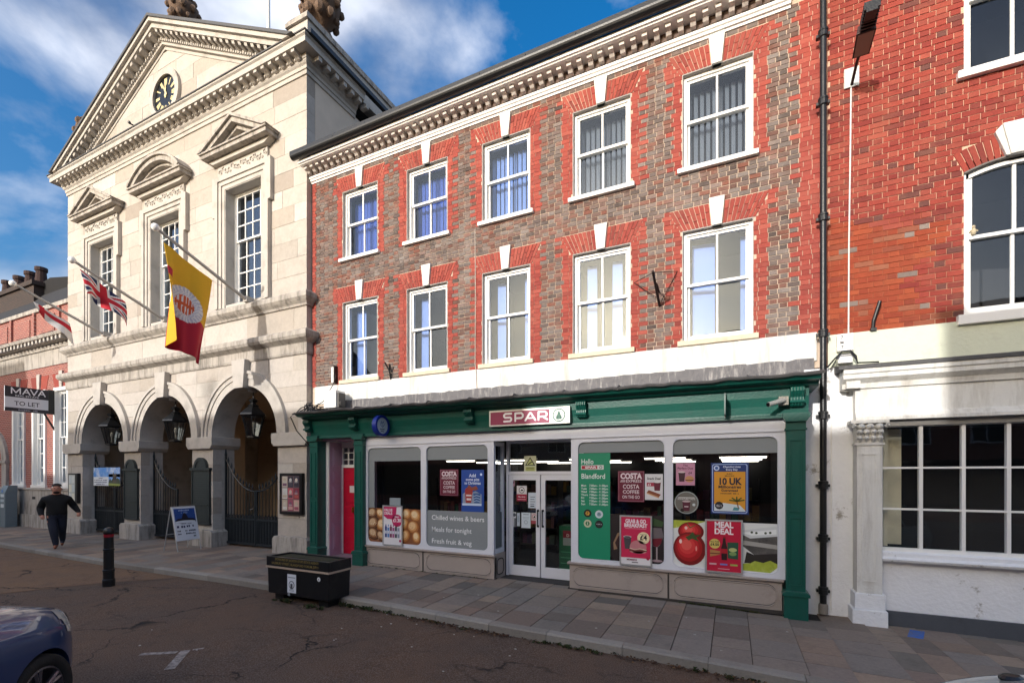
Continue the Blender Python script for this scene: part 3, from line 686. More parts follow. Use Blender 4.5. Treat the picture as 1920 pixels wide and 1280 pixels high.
# gutter line, hopper and downpipe on the shaded side
b = MB(); b.box(TX1 + .36, TX1 + .48, TY - .3, 12.5, 12.36, 12.47); b.build('side_gutter', black_iron, th)
b = MB(); b.box(TX1 + .02, TX1 + .30, 10.15, 10.5, 11.3, 11.8); b.tube([(TX1 + .15, 10.3, 12.1), (TX1 + .15, 10.3, 11.7)], .06); b.tube([(TX1 + .1, 10.32, 11.3), (TX1 + .1, 10.32, 9.3)], .05); b.build('rainwater_hopper', black_iron, th)
# ------------------------------------------------------------------ brick house over the green shop
BY = 8.3; BX0, BX1 = -9.39, 1.22
WC = (-7.85, -5.96, -4.06, -2.14, -.22); WW = .535
bh = thing('brick_house', 'three storey mottled brick house with red dressings and white sash windows', 'building', ((BX0 + BX1) / 2, BY, 0))
ROWS = ((4.20, 6.07, 6.44), (7.10, 8.70, 9.06))
ops = [(c - WW, c + WW, za, zb) for c in WC for za, zb, _ in ROWS]
arch_zone = [(c - WW - .24, c + WW + .24, zb, zt) for c in WC for _, zb, zt in ROWS]
def rule(x, z, row):
    for c in WC:
        for za, zb, zt in ROWS:
            if za - .05 < z < zt + .02:
                if abs(x - c) < WW + (.17 if row % 2 else .23) + (.08 if z > zb else 0): return 1
    if x > .86 + (.06 if row % 2 else 0) or x < BX0 + .16: return 1
    return 0
def arch_cut(z):
    for _, zb, zt in ROWS:
        if zb < z < zt: w = WW + .03 + .19 * (z - zb) / (zt - zb); return [(c - w, c + w) for c in WC]
    return []
items = brickwork(BX0, BX1, 4.13, 9.2, BY, ops, rule, ln=.16, hd=.102, jt=.011, extra=arch_cut, tight=(1,))
scatter_pieces('brick', 'upper_bricks', items, [field_brick, red_brick], bh)
backing(BX0, BX1, 3.6, 9.5, BY + .007, BY + .3, ops, 'wall', mortar, bh)
for c in WC:                                                     # gauged flat arches: splayed red bricks either side of the keystone
    for za, zb, zt in ROWS:
        ab = MB(); n = 8
        for s in (-1, 1):
            for i in range(n):
                f0, f1 = i / n, (i + 1) / n; lo = lambda f: c + s * (.085 + (WW - .085 + .03) * f); hi = lambda f: c + s * (.12 + (WW - .12 + .22) * f); e = .0045
                zs = [zb, zb + (zt - zb) * (.33 if i % 2 else .62), zt]
                for za2, zb2 in zip(zs, zs[1:]):
                    t0, t1 = (za2 - zb) / (zt - zb), (zb2 - zb) / (zt - zb); L2 = lambda f, t: lo(f) + (hi(f) - lo(f)) * t
                    P = [(L2(f0, t0) + s * e, za2 + .004), (L2(f1, t0) - s * e, za2 + .004), (L2(f1, t1) - s * e, zb2 - .004), (L2(f0, t1) + s * e, zb2 - .004)]
                    ab.pr(P, BY - .004 - random.uniform(0, .003), BY + .05)
        tag(ab.build('flat_arch_bricks', red_brick, bh), kind='stuff')
        b = MB(); b.pr([(c - .075, zb - .015), (c + .075, zb - .015), (c + .12, zt + .07), (c - .12, zt + .07)], BY - .045, BY + .06); b.build('keystone', white_render, bh, bevel=.006)
blind_d = mk('deep_blue_blind', '#2c4fa6', .7, .15, 4, 0)
cream = mk('lime_stained_sill', '#d8c8ae', .85, .14, 12, .3, dirt=.5, dcol=(.35, .28, .2), dscale=5)
for ci, c in enumerate(WC):
    for ri, (za, zb, zt) in enumerate(ROWS):
        b = MB()                                                 # plastered reveal
        b.box(c - WW, c - WW + .015, BY - .004, BY + .26, za, zb); b.box(c + WW - .015, c + WW, BY - .004, BY + .26, za, zb); b.box(c - WW + .015, c + WW - .015, BY - .004, BY + .26, zb - .015, zb)
        b.build('window_reveal', mk('reveal_plaster', '#a9a29c', .9, .12, 8, .2) if (ci + ri) == 0 else MATS['reveal_plaster'], bh)
        w = sash(bh, c - WW + .015, c + WW - .015, za + (.0 if ri else .02), zb - .015, BY + .10, 2, 1, 1, white_paint, pane_g, bar=.03, bot=.085)
        s = MB(); e = .07
        if ri: s.box(c - WW - e, c + WW + e, BY - .075, BY + .11, za - .075, za + .001)
        else: s.box(c - WW - e, c + WW + e, BY - .06, BY + .11, za - .065, za + .021)
        s.build('sill', white_paint if ri else cream, w, bevel=.008)
        # vertical blind slats hanging inside
        slots = {0: [(-.28, 3), (.30, 2)], 1: [(-.3, 2)], 2: [(-.26, 2), (.36, 2)], 3: [(-.26, 2), (.22, 2)], 4: [(-.22, 4), (.44, 2)]}[ci] if not ri else [(-.44 + i * .098, 1) for i in range(10)]
        for px, n in slots:
            q = MB(); wd = .045 * n if not ri else .034; yy = BY + .36; a = .5 if ri else .12
            dx, dy = wd * math.cos(a), wd * math.sin(a)
            q.box(-wd, wd, -.003, .003, za + .05, zb - .12)
            o = MB(); 
            o.add([(c + px + v[0] * math.cos(a), yy + v[0] * math.sin(a) + v[1], v[2]) for v in q.v], q.f)
            o.build('blind_slat', (blind_d if ri and ci < 2 else blind_b if ci < 3 or not ri else blind_g), w)
# rooms behind the sashes
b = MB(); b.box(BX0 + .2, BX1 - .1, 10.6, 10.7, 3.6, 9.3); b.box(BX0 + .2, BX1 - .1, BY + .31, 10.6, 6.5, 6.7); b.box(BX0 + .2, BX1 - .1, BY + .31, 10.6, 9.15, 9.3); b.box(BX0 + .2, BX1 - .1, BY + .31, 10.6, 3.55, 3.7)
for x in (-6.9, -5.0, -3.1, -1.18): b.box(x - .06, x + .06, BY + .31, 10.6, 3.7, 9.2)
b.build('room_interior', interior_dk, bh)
# white band under the first floor windows
b = MB(); b.box(BX0 + .1, 1.16, BY - .022, BY + .1, 3.70, 4.134); b.build('white_band', white_render, bh, bevel=.01)
# cornice: bed mould, modillions, white board and gutter
def lx(prof, x0, x1, name, mat, parent, **k):
    b = MB(); b.pr(prof, x0, x1, 'x'); return b.build(name, mat, parent, **k)
lx([(BY + .05, 9.15), (BY - .02, 9.15), (BY - .03, 9.18), (BY - .06, 9.19), (BY - .065, 9.225), (BY - .09, 9.24), (BY - .10, 9.275), (BY + .05, 9.29)], BX0, .82, 'cornice_bed', white_paint, bh)
lx([(BY + .05, 9.291), (BY - .10, 9.291), (BY - .10, 9.42), (BY + .05, 9.42)], BX0, .80, 'cornice_frieze', mk('brown_soffit', '#6d5c54', .85, .2), bh)
n = 54
for i in range(n):
    x = BX0 + .08 + (.70 - BX0 - .02) * i / (n - 1); q = MB()
    q.pr([(BY - .28, 9.42), (BY - .10, 9.42), (BY - .10, 9.295), (BY - .17, 9.305), (BY - .21, 9.345), (BY - .28, 9.36)], x - .043, x + .043, 'x', 0)
    if i == 0: m0 = q.build('modillion', mk('stained_modillion', '#cfc7bf', .7, .15, 6, .1, dirt=.5, dcol=(.12, .09, .075), dscale=6), bh); x00 = x
    else: copy_of(m0, bh, (x - x00, 0, 0))
lx([(BY + .05, 9.421), (BY - .36, 9.421), (BY - .37, 9.44), (BY - .40, 9.445), (BY - .41, 9.50), (BY + .05, 9.53)], BX0 - .03, 2.0, 'cornice_board', white_paint, bh)
lx([(BY - .47 + .085 * math.cos(R(a)), 9.585 + .09 * math.sin(R(a))) for a in range(180, 361, 20)] + [(BY - .385, 9.66), (BY - .555, 9.66)], BX0 - .13, 2.2, 'gutter', black_iron, bh)
for i in range(12): x = BX0 + .3 + i * .95; q = MB(); q.tube([(x, BY - .47 + .083 * math.cos(R(a)), 9.62 + .083 * math.sin(R(a))) for a in range(180, 361, 30)], .012, 5); q.build('gutter_bracket', black_iron, bh)
lx([(BY - .40, 9.53), (BY + 4.5, 12.6), (BY + 8.5, 9.53)], BX0, BX1, 'roof', dark_slate, bh)
# downpipe between the two houses
dp = thing('downpipe', 'black cast iron downpipe with collars between the two brick houses', 'drainpipe', (1.215, 8.15, 0))
b = MB(); b.cyl((1.215, 8.13, .08), (1.215, 8.13, 10.5), .043, n=14); b.build('pipe', black_iron, dp, smooth=True)
for z in (.28, 1.05, 1.83, 2.85, 4.05, 5.75, 7.45, 8.45):
    b = MB(); b.lathe([(.05, z - .05), (.06, z - .04), (.06, z + .03), (.066, z + .035), (.066, z + .06), (.05, z + .07)], 1.215, 8.13, 14); b.box(1.13, 1.30, 8.13, 8.2, z - .02, z + .02); b.build('collar', black_iron, dp)
b = MB(); b.lathe([(.06, -.05), (.06, .08), (.05, .1)], 1.215, 8.13, 12); b.build('shoe', mk('clay_shoe', '#8a8279', .9), dp)
# ------------------------------------------------------------------ shop front
F = 7.76
sf = thing('shopfront', 'green and pale grey shop front with stall risers, pilasters and lead roof', 'shop front', (-4, F, 0))
def pilaster(x0, x1, depth=.27, capw=.05):
    y = F - .10
    b = MB(); b.box(x0, x1, y, y + depth, .30, 2.62); b.build('pilaster', green, sf, bevel=.006)
    b = MB(); m = .045
    for za, zb in ((.42, 1.38), (1.46, 2.48)):                    # raised rim round a sunk panel
        for a, e, c, d in ((x0 + m, x1 - m, zb - .012, zb), (x0 + m, x1 - m, za, za + .012), (x0 + m, x0 + m + .012, za + .012, zb - .012), (x1 - m - .012, x1 - m, za + .012, zb - .012)): b.box(a, e, y - .012, y, c, d)
    b.build('pilaster_panel', green, sf)
    b = MB(); b.box(x0 - .03, x1 + .03, y - .03, y + depth, -.10, .27); b.pr([(x0 - .05, .27), (x1 + .05, .27), (x1 + .05, .31), (x1 + .005, .345), (x0 - .005, .345), (x0 - .05, .31)], y - .05, y + depth); b.build('pilaster_base', green, sf, bevel=.005)
    b = MB(); b.box(x0 - .015, x1 + .015, y - .015, y + depth, 2.62, 2.645); b.box(x0 - .002, x1 + .002, y - .004, y + depth, 2.645, 2.74); b.pr([(x0 - .005, 2.74), (x1 + .005, 2.74), (x1 + capw, 2.81), (x1 + capw, 2.86), (x0 - capw, 2.86), (x0 - capw, 2.81)], y - .05, y + depth); b.build('capital', green, sf)
pilaster(-8.75, -8.51); pilaster(-7.41, -7.17); pilaster(.70, .94)
# fascia and cornice
lx([(F + .2, 2.80), (F - .10, 2.80), (F - .10, 2.835), (F - .075, 2.845), (F - .075, 2.87), (F + .2, 2.87)], -8.8, .99, 'architrave_strip', green, sf)
lx([(F + .2, 2.872), (F - .045, 2.872), (F - .06, 2.98), (F - .09, 3.10), (F - .10, 3.215), (F + .2, 3.215)], -8.78, .98, 'fascia_board', green, sf)
lx([(F + .5, 3.216), (F - .14, 3.216), (F - .20, 3.235), (F - .24, 3.27), (F - .36, 3.285), (F - .37, 3.30), (F - .42, 3.33), (F - .43, 3.345), (F + .5, 3.345)], -8.86, 1.08, 'shop_cornice', green, sf)
# lead roof of the shop front in overlapping sheets with a ragged edge
for i in range(11):
    xa = -8.9 + i * .91; xb = min(xa + .92, 1.2); b = MB(); n = 8; vs = []; yb = BY - .026
    for j in range(n + 1):
        x = xa + (xb - xa) * j / n; w = random.uniform(-.012, .012)
        vs += [(x, F - .445, 3.325 + w), (x, F - .46, 3.352 + w), (x, F - .40, 3.378 + w * 1.3), (x, F - .28, 3.385), (x, yb - .06, 3.44), (x, yb - .02, 3.46)]
    fs = [(j * 6 + k, (j + 1) * 6 + k, (j + 1) * 6 + k + 1, j * 6 + k + 1) for j in range(n) for k in range(5)]
    b.add(vs, fs); o = b.build('lead_sheet', lead_dk, sf); md = o.modifiers.new('t', 'SOLIDIFY'); md.thickness = .006
    u = MB(); vs = []                                             # upstand dressed against the wall
    for j in range(n + 1): x = xa + (xb - xa) * j / n; vs += [(x, yb - .03 + random.uniform(-.006, .006), 3.44), (x, yb - .012 + random.uniform(-.008, .004), 3.58), (x, yb - .004, 3.735 + random.uniform(-.014, .014))]
    u.add(vs, [(j * 3 + k2, (j + 1) * 3 + k2, (j + 1) * 3 + k2 + 1, j * 3 + k2 + 1) for j in range(n) for k2 in range(2)]); o = u.build('lead_upstand', lead, sf); md = o.modifiers.new('t', 'SOLIDIFY'); md.thickness = .008
    if i: q = MB(); q.tube([(xa, F - .455, 3.35), (xa, F - .40, 3.392), (xa, F - .28, 3.40), (xa, yb - .06, 3.455)], .014, 6); q.build('lead_roll', lead_dk, sf)
# scrolled consoles under the cornice
for x in (-8.77, -7.40, -4.50, -2.30, .83):
    b = MB(); P = [(F - .09, 3.215), (F - .21, 3.215), (F - .22, 3.16), (F - .19, 3.12), (F - .16, 3.08), (F - .165, 3.03), (F - .15, 2.98), (F - .12, 2.955), (F - .06, 2.955)]
    b.pr(P, x - .085, x + .085, 'x'); c0 = b.build('console', green, sf, bevel=.006)
    b = MB()
    for k in (-.055, -.018, .018, .055): b.tube([(x + k, y - .004, z) for y, z in P[1:8]], .011, 6)
    b.cyl((x - .09, F - .175, 3.015), (x + .09, F - .175, 3.015), .022, n=8); b.build('console_flutes', green, c0)
# header and window frames
lx([(F + .1, 2.63), (F - .0, 2.63), (F - .0, 2.80), (F + .1, 2.80)], -7.17, .70, 'header_board', grey_white, sf)
lx([(F + .05, 2.615), (F - .02, 2.615), (F - .02, 2.632), (F + .05, 2.632)], -7.17, .70, 'header_bead', grey_white, sf)
def frame_with_hole(xa, xb, za, zb, x0, x1, z0, z1, r, name):
    """flat frame with a round-cornered opening"""
    b = MB(); inn = []
    for cx, cy, a in ((x1 - r, z1 - r, 0), (x0 + r, z1 - r, 90), (x0 + r, z0 + r, 180), (x1 - r, z0 + r, 270)):
        for i in range(9): t = R(a + 11.25 * i); inn.append((cx + r * math.cos(t), cy + r * math.sin(t)))
    n = len(inn); mid = ((x0 + x1) / 2, (z0 + z1) / 2); vs = []
    out = []
    for i, (x, z) in enumerate(inn):
        k = i // 9; j = i % 9; cxn, czn = ((xb, zb), (xa, zb), (xa, za), (xb, za))[k]
        if k in (0, 2): out.append((cxn, z) if j == 0 else ((x, czn) if j == 8 else (cxn, czn)))
        else: out.append((x, czn) if j == 0 else ((cxn, z) if j == 8 else (cxn, czn)))
    for y in (F - .0, F + .06):
        vs += [(x, y, z) for x, z in inn] + [(x, y, z) for x, z in out]
    fs = []
    for i in range(n):
        j = (i + 1) % n
        fs.append((i, j, n + j, n + i)); fs.append((2 * n + i, 3 * n + i, 3 * n + j, 2 * n + j)); fs.append((i, 2 * n + i, 2 * n + j, j))
    b.add(vs, fs); bm_o = b.build(name, grey_white, sf)
    q = MB()                                                      # rebate bead
    q.tube([(x, F + .004, z) for x, z in inn + inn[:1]], .010, 6); q.build('glazing_bead', grey_white, sf)
    q = MB(); q.box(x0 - .02, x1 + .02, F + .03, F + .036, z0 - .02, z1 + .02); q.build('shop_pane', pane_s, sf)
WIN = {'A': (-7.13, -5.71), 'B': (-5.59, -4.18), 'C': (-2.41, -.97), 'D': (-.85, .62)}
frame_with_hole(-7.17, -5.65, .47, 2.614, -7.12, -5.71, .54, 2.56, .11, 'window_frame'); frame_with_hole(-5.65, -4.045, .47, 2.614, -5.59, -4.17, .54, 2.56, .11, 'window_frame')
frame_with_hole(-2.53, -.91, .47, 2.614, -2.41, -.97, .54, 2.55, .11, 'window_frame'); frame_with_hole(-.91, .70, .47, 2.614, -.85, .61, .54, 2.55, .11, 'window_frame')
# stall risers with sunk panels
def riser(xa, xb):
    b = MB(); b.box(xa, xb, F + .015, F + .12, -.03, .43); b.build('stall_riser', taupe, sf)
    b = MB(); r = .13; x0, x1, z0, z1 = xa + .07, xb - .07, .06, .37; pts = []
    for cx, cy, a in ((x1 - r, z1 - r, 0), (x0 + r, z1 - r, 90), (x0 + r, z0 + r, 180), (x1 - r, z0 + r, 270)):
        for i in range(8): t = R(a + 90 * i / 7); pts.append((cx + r * math.cos(t), F + .012, cy + r * math.sin(t)))
    b.tube(pts + pts[:1], .011, 6); b.build('riser_moulding', taupe, sf)
    b = MB(); b.tube([(x, F + .0135, z + .014) for x, y, z in pts + pts[:1]], .007, 5); b.build('riser_groove', taupe_dk, sf)
for xa, xb in ((-7.23, -5.69), (-5.66, -4.05), (-2.56, -.93), (-.90, .66)): riser(xa, xb)
for xa, xb in ((-7.23, -4.02), (-2.59, .68)):
    lx([(F + .1, .43), (F - .02, .43), (F - .035, .445), (F - .035, .468), (F + .0, .475), (F + .1, .475)], xa, xb, 'riser_sill', taupe, sf)
    lx([(F + .1, -.04), (F - .0, -.04), (F - .0, .015), (F + .1, .03)], xa, xb, 'riser_plinth', taupe_dk, sf)
for x in (-5.675, -.915): b = MB(); b.cyl((x, F - .0, .385), (x, F + .02, .385), .013, n=10); b.box(x - .013, x + .013, F + .01, F + .02, 0, .4); b.build('riser_joint', taupe_dk, sf)
# return into the lobby
for X, nm in ((-4.05, 1), (-2.53, -1)):
    x0, x1 = (X, X + .06) if nm < 0 else (X, X + .05)
    b = MB(); b.box(min(X, X - .1 * nm), max(X, X - .1 * nm), F + .06, 8.26, -.03, .47); b.build('lobby_riser', taupe, sf)
    b = MB(); m = X - .05 * nm
    b.box(m - .03, m + .03, F + .0601, F + .12, .475, 2.62); b.box(m - .03, m + .03, 8.20, 8.26, .475, 2.62); b.box(m - .03, m + .03, F + .12, 8.20, .475, .56); b.box(m - .03, m + .03, F + .12, 8.20, 2.54, 2.62); b.build('lobby_frame', grey_white, sf)
    b = MB(); b.box(m - .003, m + .003, F + .12, 8.20, .56, 2.54); b.build('lobby_pane', pane_s, sf)
    if nm > 0:
        b = MB(); b.pr([(8.16 if i < 1 else y, z) for i, (y, z) in enumerate([])] or [(F + .13, .57), (8.19, .57), (8.19, 1.26), (F + .13, 1.26)], m + .004, m + .006, 'x'); b.build('frosted_strip', flat('#5d6668', .6), sf)
        b = MB(); pts = []; r = .08
        for cy, cz, a in ((8.17 - r, .37 - r, 0), (F + .14 + r, .37 - r, 90), (F + .14 + r, .07 + r, 180), (8.17 - r, .07 + r, 270)):
            for i in range(6): t = R(a + 18 * i); pts.append((X + .004, cy + r * math.cos(t), cz + r * math.sin(t)))
        b.tube(pts + pts[:1], .010, 6); b.build('riser_moulding', taupe_dk, sf)
b = MB(); b.box(-4.0, -2.5, F + .11, 8.3, 2.64, 2.70); b.build('lobby_ceiling', grey_white, sf)
# glazed double doors with a fanlight
DY = 8.30
b = MB(); b.box(-4.03, -3.98, DY - .04, DY + .06, 0, 2.64); b.box(-2.55, -2.48, DY - .04, DY + .06, 0, 2.64); b.box(-3.98, -2.55, DY - .04, DY + .06, 1.99, 2.05); b.box(-3.98, -2.55, DY - .04, DY + .06, 2.60, 2.64); b.build('door_frame', grey_white, sf)
b = MB(); b.box(-3.98, -2.55, DY, DY + .006, 2.05, 2.60); b.build('fanlight_pane', pane_s, sf)
for x0, x1 in ((-3.975, -3.315), (-3.295, -2.555)):
    d = MB(); d.box(x0, x0 + .085, DY - .03, DY + .02, .02, 1.985); d.box(x1 - .085, x1, DY - .03, DY + .02, .02, 1.985); d.box(x0 + .085, x1 - .085, DY - .03, DY + .02, .02, .22); d.box(x0 + .085, x1 - .085, DY - .03, DY + .02, 1.88, 1.985)
    d = d.build('door', grey_white, sf, bevel=.004)
    q = MB(); q.box(x0 + .085, x1 - .085, DY - .006, DY, .22, 1.88); q.build('door_pane', pane_s, d)
    hx = x1 - .04 if x0 < -3.5 else x0 + .04
    q = MB(); q.tube([(hx, DY - .03, 1.0), (hx, DY - .07, 1.0), (hx, DY - .07, 1.3), (hx, DY - .03, 1.3)], .012, 8); q.box(hx - .02, hx + .02, DY - .045, DY - .03, .98, 1.02); q.box(hx - .02, hx + .02, DY - .045, DY - .03, 1.28, 1.32); q.build('door_handle', black_iron, d)
# side door: panelled lilac reveal, red door and light over it
b = MB(); b.box(-8.50, -8.42, F + .18, 8.36, .1, 2.74); b.build('reveal_panel', lilac, sf)
b = MB()
for za, zb in ((.25, .85), (1.05, 1.70), (1.82, 2.05), (2.18, 2.6)): b.box(-8.421, -8.405, 8.03, 8.22, za, zb); b.box(-8.406, -8.398, 8.07, 8.18, za + .04, zb - .04)
b.build('reveal_fielded_panel', lilac, sf, bevel=.006)
b = MB(); b.box(-8.50, -8.415, F + .14, F + .178, .06, 2.74); b.build('side_door_frame', white_paint, sf)
b = MB(); b.box(-8.42, -7.45, 8.30, 8.38, 2.15, 2.22); b.box(-8.42, -8.39, 8.30, 8.38, .1, 2.15); b.box(-8.42, -7.45, 8.30, 8.38, 2.62, 2.8)
for x in (-8.40, -8.22, -8.04, -7.86): b.box(x - .012, x + .012, 8.31, 8.35, 2.22, 2.62)
for z in (2.34, 2.5): b.box(-8.42, -7.45, 8.315, 8.345, z - .01, z + .01)
b.build('fanlight_frame', white_paint, sf)
b = MB(); b.box(-8.42, -7.45, 8.33, 8.335, 2.22, 2.62); b.build('fanlight_pane', pane_m, sf)
d = MB(); d.box(-8.39, -7.5, 8.33, 8.37, .1, 2.15); d = d.build('side_door', red_door, sf)
q = MB()
for x0, x1 in ((-8.30, -8.0), (-7.9, -7.6)):
    for za, zb in ((.25, .40), (.52, .98), (1.12, 1.25), (1.32, 1.75), (1.85, 2.06)): q.box(x0, x1, 8.315, 8.33, za, zb)
q.build('door_panel', red_door, d, bevel=.008)
q = MB(); q.box(-8.17, -8.03, 8.305, 8.316, 1.56, 1.72); q.build('door_notice', flat('#d9d0cd'), d)
q = MB(); q.box(-8.08, -8.04, 8.28, 8.33, 1.1, 1.22); q.build('letter_plate', mk('brass', '#b08a3c', .3, .1, metal=1), d)
b = MB(); b.box(-8.5, -7.4, 7.7, 8.36, -.05, .11); b.build('door_step', mk('lilac_step', '#8f7f8a', .8, .15, 9), sf)
b = MB(); b.box(-8.5, -7.25, F + .02, 8.38, 2.76, 2.80); b.box(-7.44, -7.40, F + .17, 8.37, .1, 2.76); b.build('side_lobby_lining', lilac, sf)
b = MB(); b.box(-8.6, -7.3, 8.5, 8.55, 0, 3.2); b.build('side_hall', interior_dk, sf)
# shop interior
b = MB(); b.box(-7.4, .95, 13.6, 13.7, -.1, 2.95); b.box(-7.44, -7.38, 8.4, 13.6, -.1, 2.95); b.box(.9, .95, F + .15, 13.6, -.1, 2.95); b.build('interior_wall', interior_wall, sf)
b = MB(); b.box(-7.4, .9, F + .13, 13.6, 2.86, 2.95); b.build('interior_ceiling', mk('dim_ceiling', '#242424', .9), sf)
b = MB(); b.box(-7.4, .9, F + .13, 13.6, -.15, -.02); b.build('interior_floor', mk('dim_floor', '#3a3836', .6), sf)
b = MB()
for xa, xb in ((-7.1, -5.7), (-5.6, -4.2), (-2.4, -1.0), (-.85, .6)): b.box(xa, xb, F + .14, F + .42, .40, .44)
b.build('window_bed', taupe, sf)
tube_m = emit('fluorescent_tube', '#fff6e8', 4.0)
for y, rn in ((10.4, 'front'), (12.0, 'middle'), (13.4, 'rear')):
    for x, cn in ((-6.4, 'leftmost'), (-4.7, 'second from left'), (-3.0, 'central'), (-1.3, 'second from right'), (.2, 'rightmost')):
        t = thing('ceiling_light', 'glowing ceiling tube in the shop, %s of the %s row' % (cn, rn), 'ceiling light', (x, y, 2.34), 'tube lights in the shop')
        q = MB(); q.box(x - .45, x + .45, y - .04, y + .04, 2.345, 2.385); q.build('housing', white_paint, t)
        q = MB(); q.cyl((x - .42, y, 2.33), (x + .42, y, 2.33), .014, n=8); q.build('tube', tube_m, t)
prod = pieces('shelf_goods', [(0, '#2b3f63'), (.2, '#7a2b2b'), (.4, '#5b5a55'), (.6, '#2f5a41'), (.8, '#8a6a3a'), (1, '#31302f')], var=.3, scale=30, bump=0, grime=0)
shelf_m = mk('dark_shelving', '#2a2828', .7)
for (x0, x1, y, lab) in ((-6.9, -5.4, 10.2, 'left'), (-5.0, -4.0, 11.2, 'mid'), (-2.3, -.9, 10.0, 'right'), (-.7, .5, 10.6, 'far right'), (-6.8, -1.0, 13.3, 'back')):
    names = {'left': 'dark shelving stacked with goods behind the bread picture window', 'mid': 'narrow shelving with goods behind the wine lettering window', 'right': 'shelving with goods behind the green opening hours panel', 'far right': 'shelving with goods behind the tomato picture window', 'back': 'long shelving along the rear wall of the shop'}
    t = thing('shelving_unit', names[lab], 'shelves', ((x0 + x1) / 2, y, 0)); q = MB(); q.box(x0, x1, y + .3, y + .33, 0, 1.9); q.box(x0 - .03, x0, y - .1, y + .33, 0, 1.9); q.box(x1, x1 + .03, y - .1, y + .33, 0, 1.9); q.build('back_panel', shelf_m, t)
    for z in (.2, .62, 1.04, 1.46):
        q = MB(); q.box(x0, x1, y - .08, y + .29, z - .03, z); q.build('shelf', shelf_m, t); g2 = MB(); x = x0 + .03
        while x < x1 - .12: w = random.uniform(.07, .14); g2.box(x, x + w, y - .03, y + .2, z + .001, z + random.uniform(.16, .33)); x += w + .012
        tag(g2.build('goods', prod, t), kind='stuff')
# ------------------------------------------------------------------ red brick house with the white shop on the right
RY = 8.32; RX0, RX1 = 1.30, 6.6; WX = 3.385; WH = .54
rh = thing('red_brick_house', 'red brick house with segmental arch window over a white shop front', 'building', (3.5, RY, 0))
AR, ACZ = 1.38, 4.81; sk = math.asin(WH / AR)
def rule2(x, z, row):
    if z < 5.75 + .25 * math.sin(x * 2.1) and x < 2.45 + .22 * math.sin(z * 5.0) and z > 4.1: return 1
    return 0
def ring_cut(z):
    d = z - ACZ; q = (AR + .295) ** 2 - d * d
    if z < 6.04 or q <= 0: return []
    w = min(d * math.tan(sk) + .005, math.sqrt(q)); return [(WX - w, WX + w)]
rops = [(WX - WH, WX + WH, 4.14, 6.04), (WX - WH, WX + WH, 7.43, 9.40)]
items = brickwork(RX0, RX1, 4.07, 10.3, RY, rops, rule2, course=.079, ln=.225, hd=.107, jt=.009, extra=ring_cut)
scatter_pieces('brick', 'far_bricks', items, [wall_brick, orange_brick], rh)
mortar_p = mk('pink_mortar', '#d0ab92', .95, .3, 3, .3, dirt=.8, dcol=(.36, .15, .09), dscale=.9, dlo=.42, dhi=.6)
backing(RX0 - .04, RX1, 5.7, 10.4, RY + .007, RY + .3, [(WX - WH, WX + WH, 4.14, 6.22), rops[1]], 'wall', mortar_p, rh)
backing(2.45, RX1, 3.4, 5.7, RY + .007, RY + .3, [(WX - WH, WX + WH, 4.14, 6.22)], 'wall', mortar_p, rh)
backing(RX0 - .04, 2.45, 3.4, 5.7, RY + .007, RY + .3, [], 'wall', mk('red_washed_mortar', '#a35c42', .95, .3, 5, .3), rh)
ab = MB(); n = 17
for i in range(n):
    a0, a1 = -sk + 2 * sk * i / n + .004, -sk + 2 * sk * (i + 1) / n - .004
    if abs((a0 + a1) / 2) < .065: continue
    P = [(WX + r * math.sin(a), ACZ + r * math.cos(a)) for r, a in ((AR, a0), (AR + .29, a0), (AR + .29, a1), (AR, a1))]
    q = MB(); q.pr(P, RY - .006, RY + .14); q.build('arch_brick', wall_brick, rh)
b = MB(); b.pr([(WX - .09, ACZ + AR - .02), (WX + .09, ACZ + AR - .02), (WX + .17, ACZ + AR + .40), (WX - .17, ACZ + AR + .40)], RY - .07, RY + .1); b.pr([(WX - .13, ACZ + AR - .015), (WX - .09, ACZ + AR - .019), (WX - .171, ACZ + AR + .399), (WX - .24, ACZ + AR + .32)], RY - .05, RY + .1); b.pr([(WX + .13, ACZ + AR - .015), (WX + .24, ACZ + AR + .32), (WX + .171, ACZ + AR + .399), (WX + .09, ACZ + AR - .019)], RY - .05, RY + .1); b.build('keystone', white_render, rh, bevel=.006)
for (x0, x1, z0, z1), top, rt in ((rops[0], 6.20, 1), (rops[1], 9.40, 1)):
    b = MB(); b.box(x0, x0 + .02, RY - .008, RY + .25, z0, min(z1, top)); b.box(x1 - .02, x1, RY - .008, RY + .25, z0, min(z1, top)); b.build('window_reveal', white_paint, rh)
    if z0 < 5: b = MB(); b.arc(WX, ACZ, AR - .02, AR, 90 - math.degrees(sk), 90 + math.degrees(sk), RY - .008, RY + .12, 16); b.build('arch_soffit', mk('grey_soffit', '#6f6a66', .9), rh); b = MB(); b.arc(WX, ACZ, AR - .085, AR - .02, 90 - math.degrees(sk), 90 + math.degrees(sk), RY + .06, RY + .13, 16); b.build('arched_frame_head', white_paint, rh)
    w = sash(rh, x0 + .02, x1 - .02, z0, top, RY + .09, 2, 1, 1, white_paint, pane_g, bar=.035, bot=.10)
    s = MB(); s.box(x0 - .08, x1 + .08, RY - .08, RY + .1, z0 - (.13 if z0 < 5 else .10), z0 + .001); s.build('sill', white_paint, w, bevel=.008)
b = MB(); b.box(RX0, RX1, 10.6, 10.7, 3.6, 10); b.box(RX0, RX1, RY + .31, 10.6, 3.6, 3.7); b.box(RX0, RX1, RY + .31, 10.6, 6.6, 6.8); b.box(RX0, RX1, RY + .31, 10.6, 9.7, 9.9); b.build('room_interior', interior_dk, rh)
fg = mk('pale_figurine', '#b8a98c', .8)
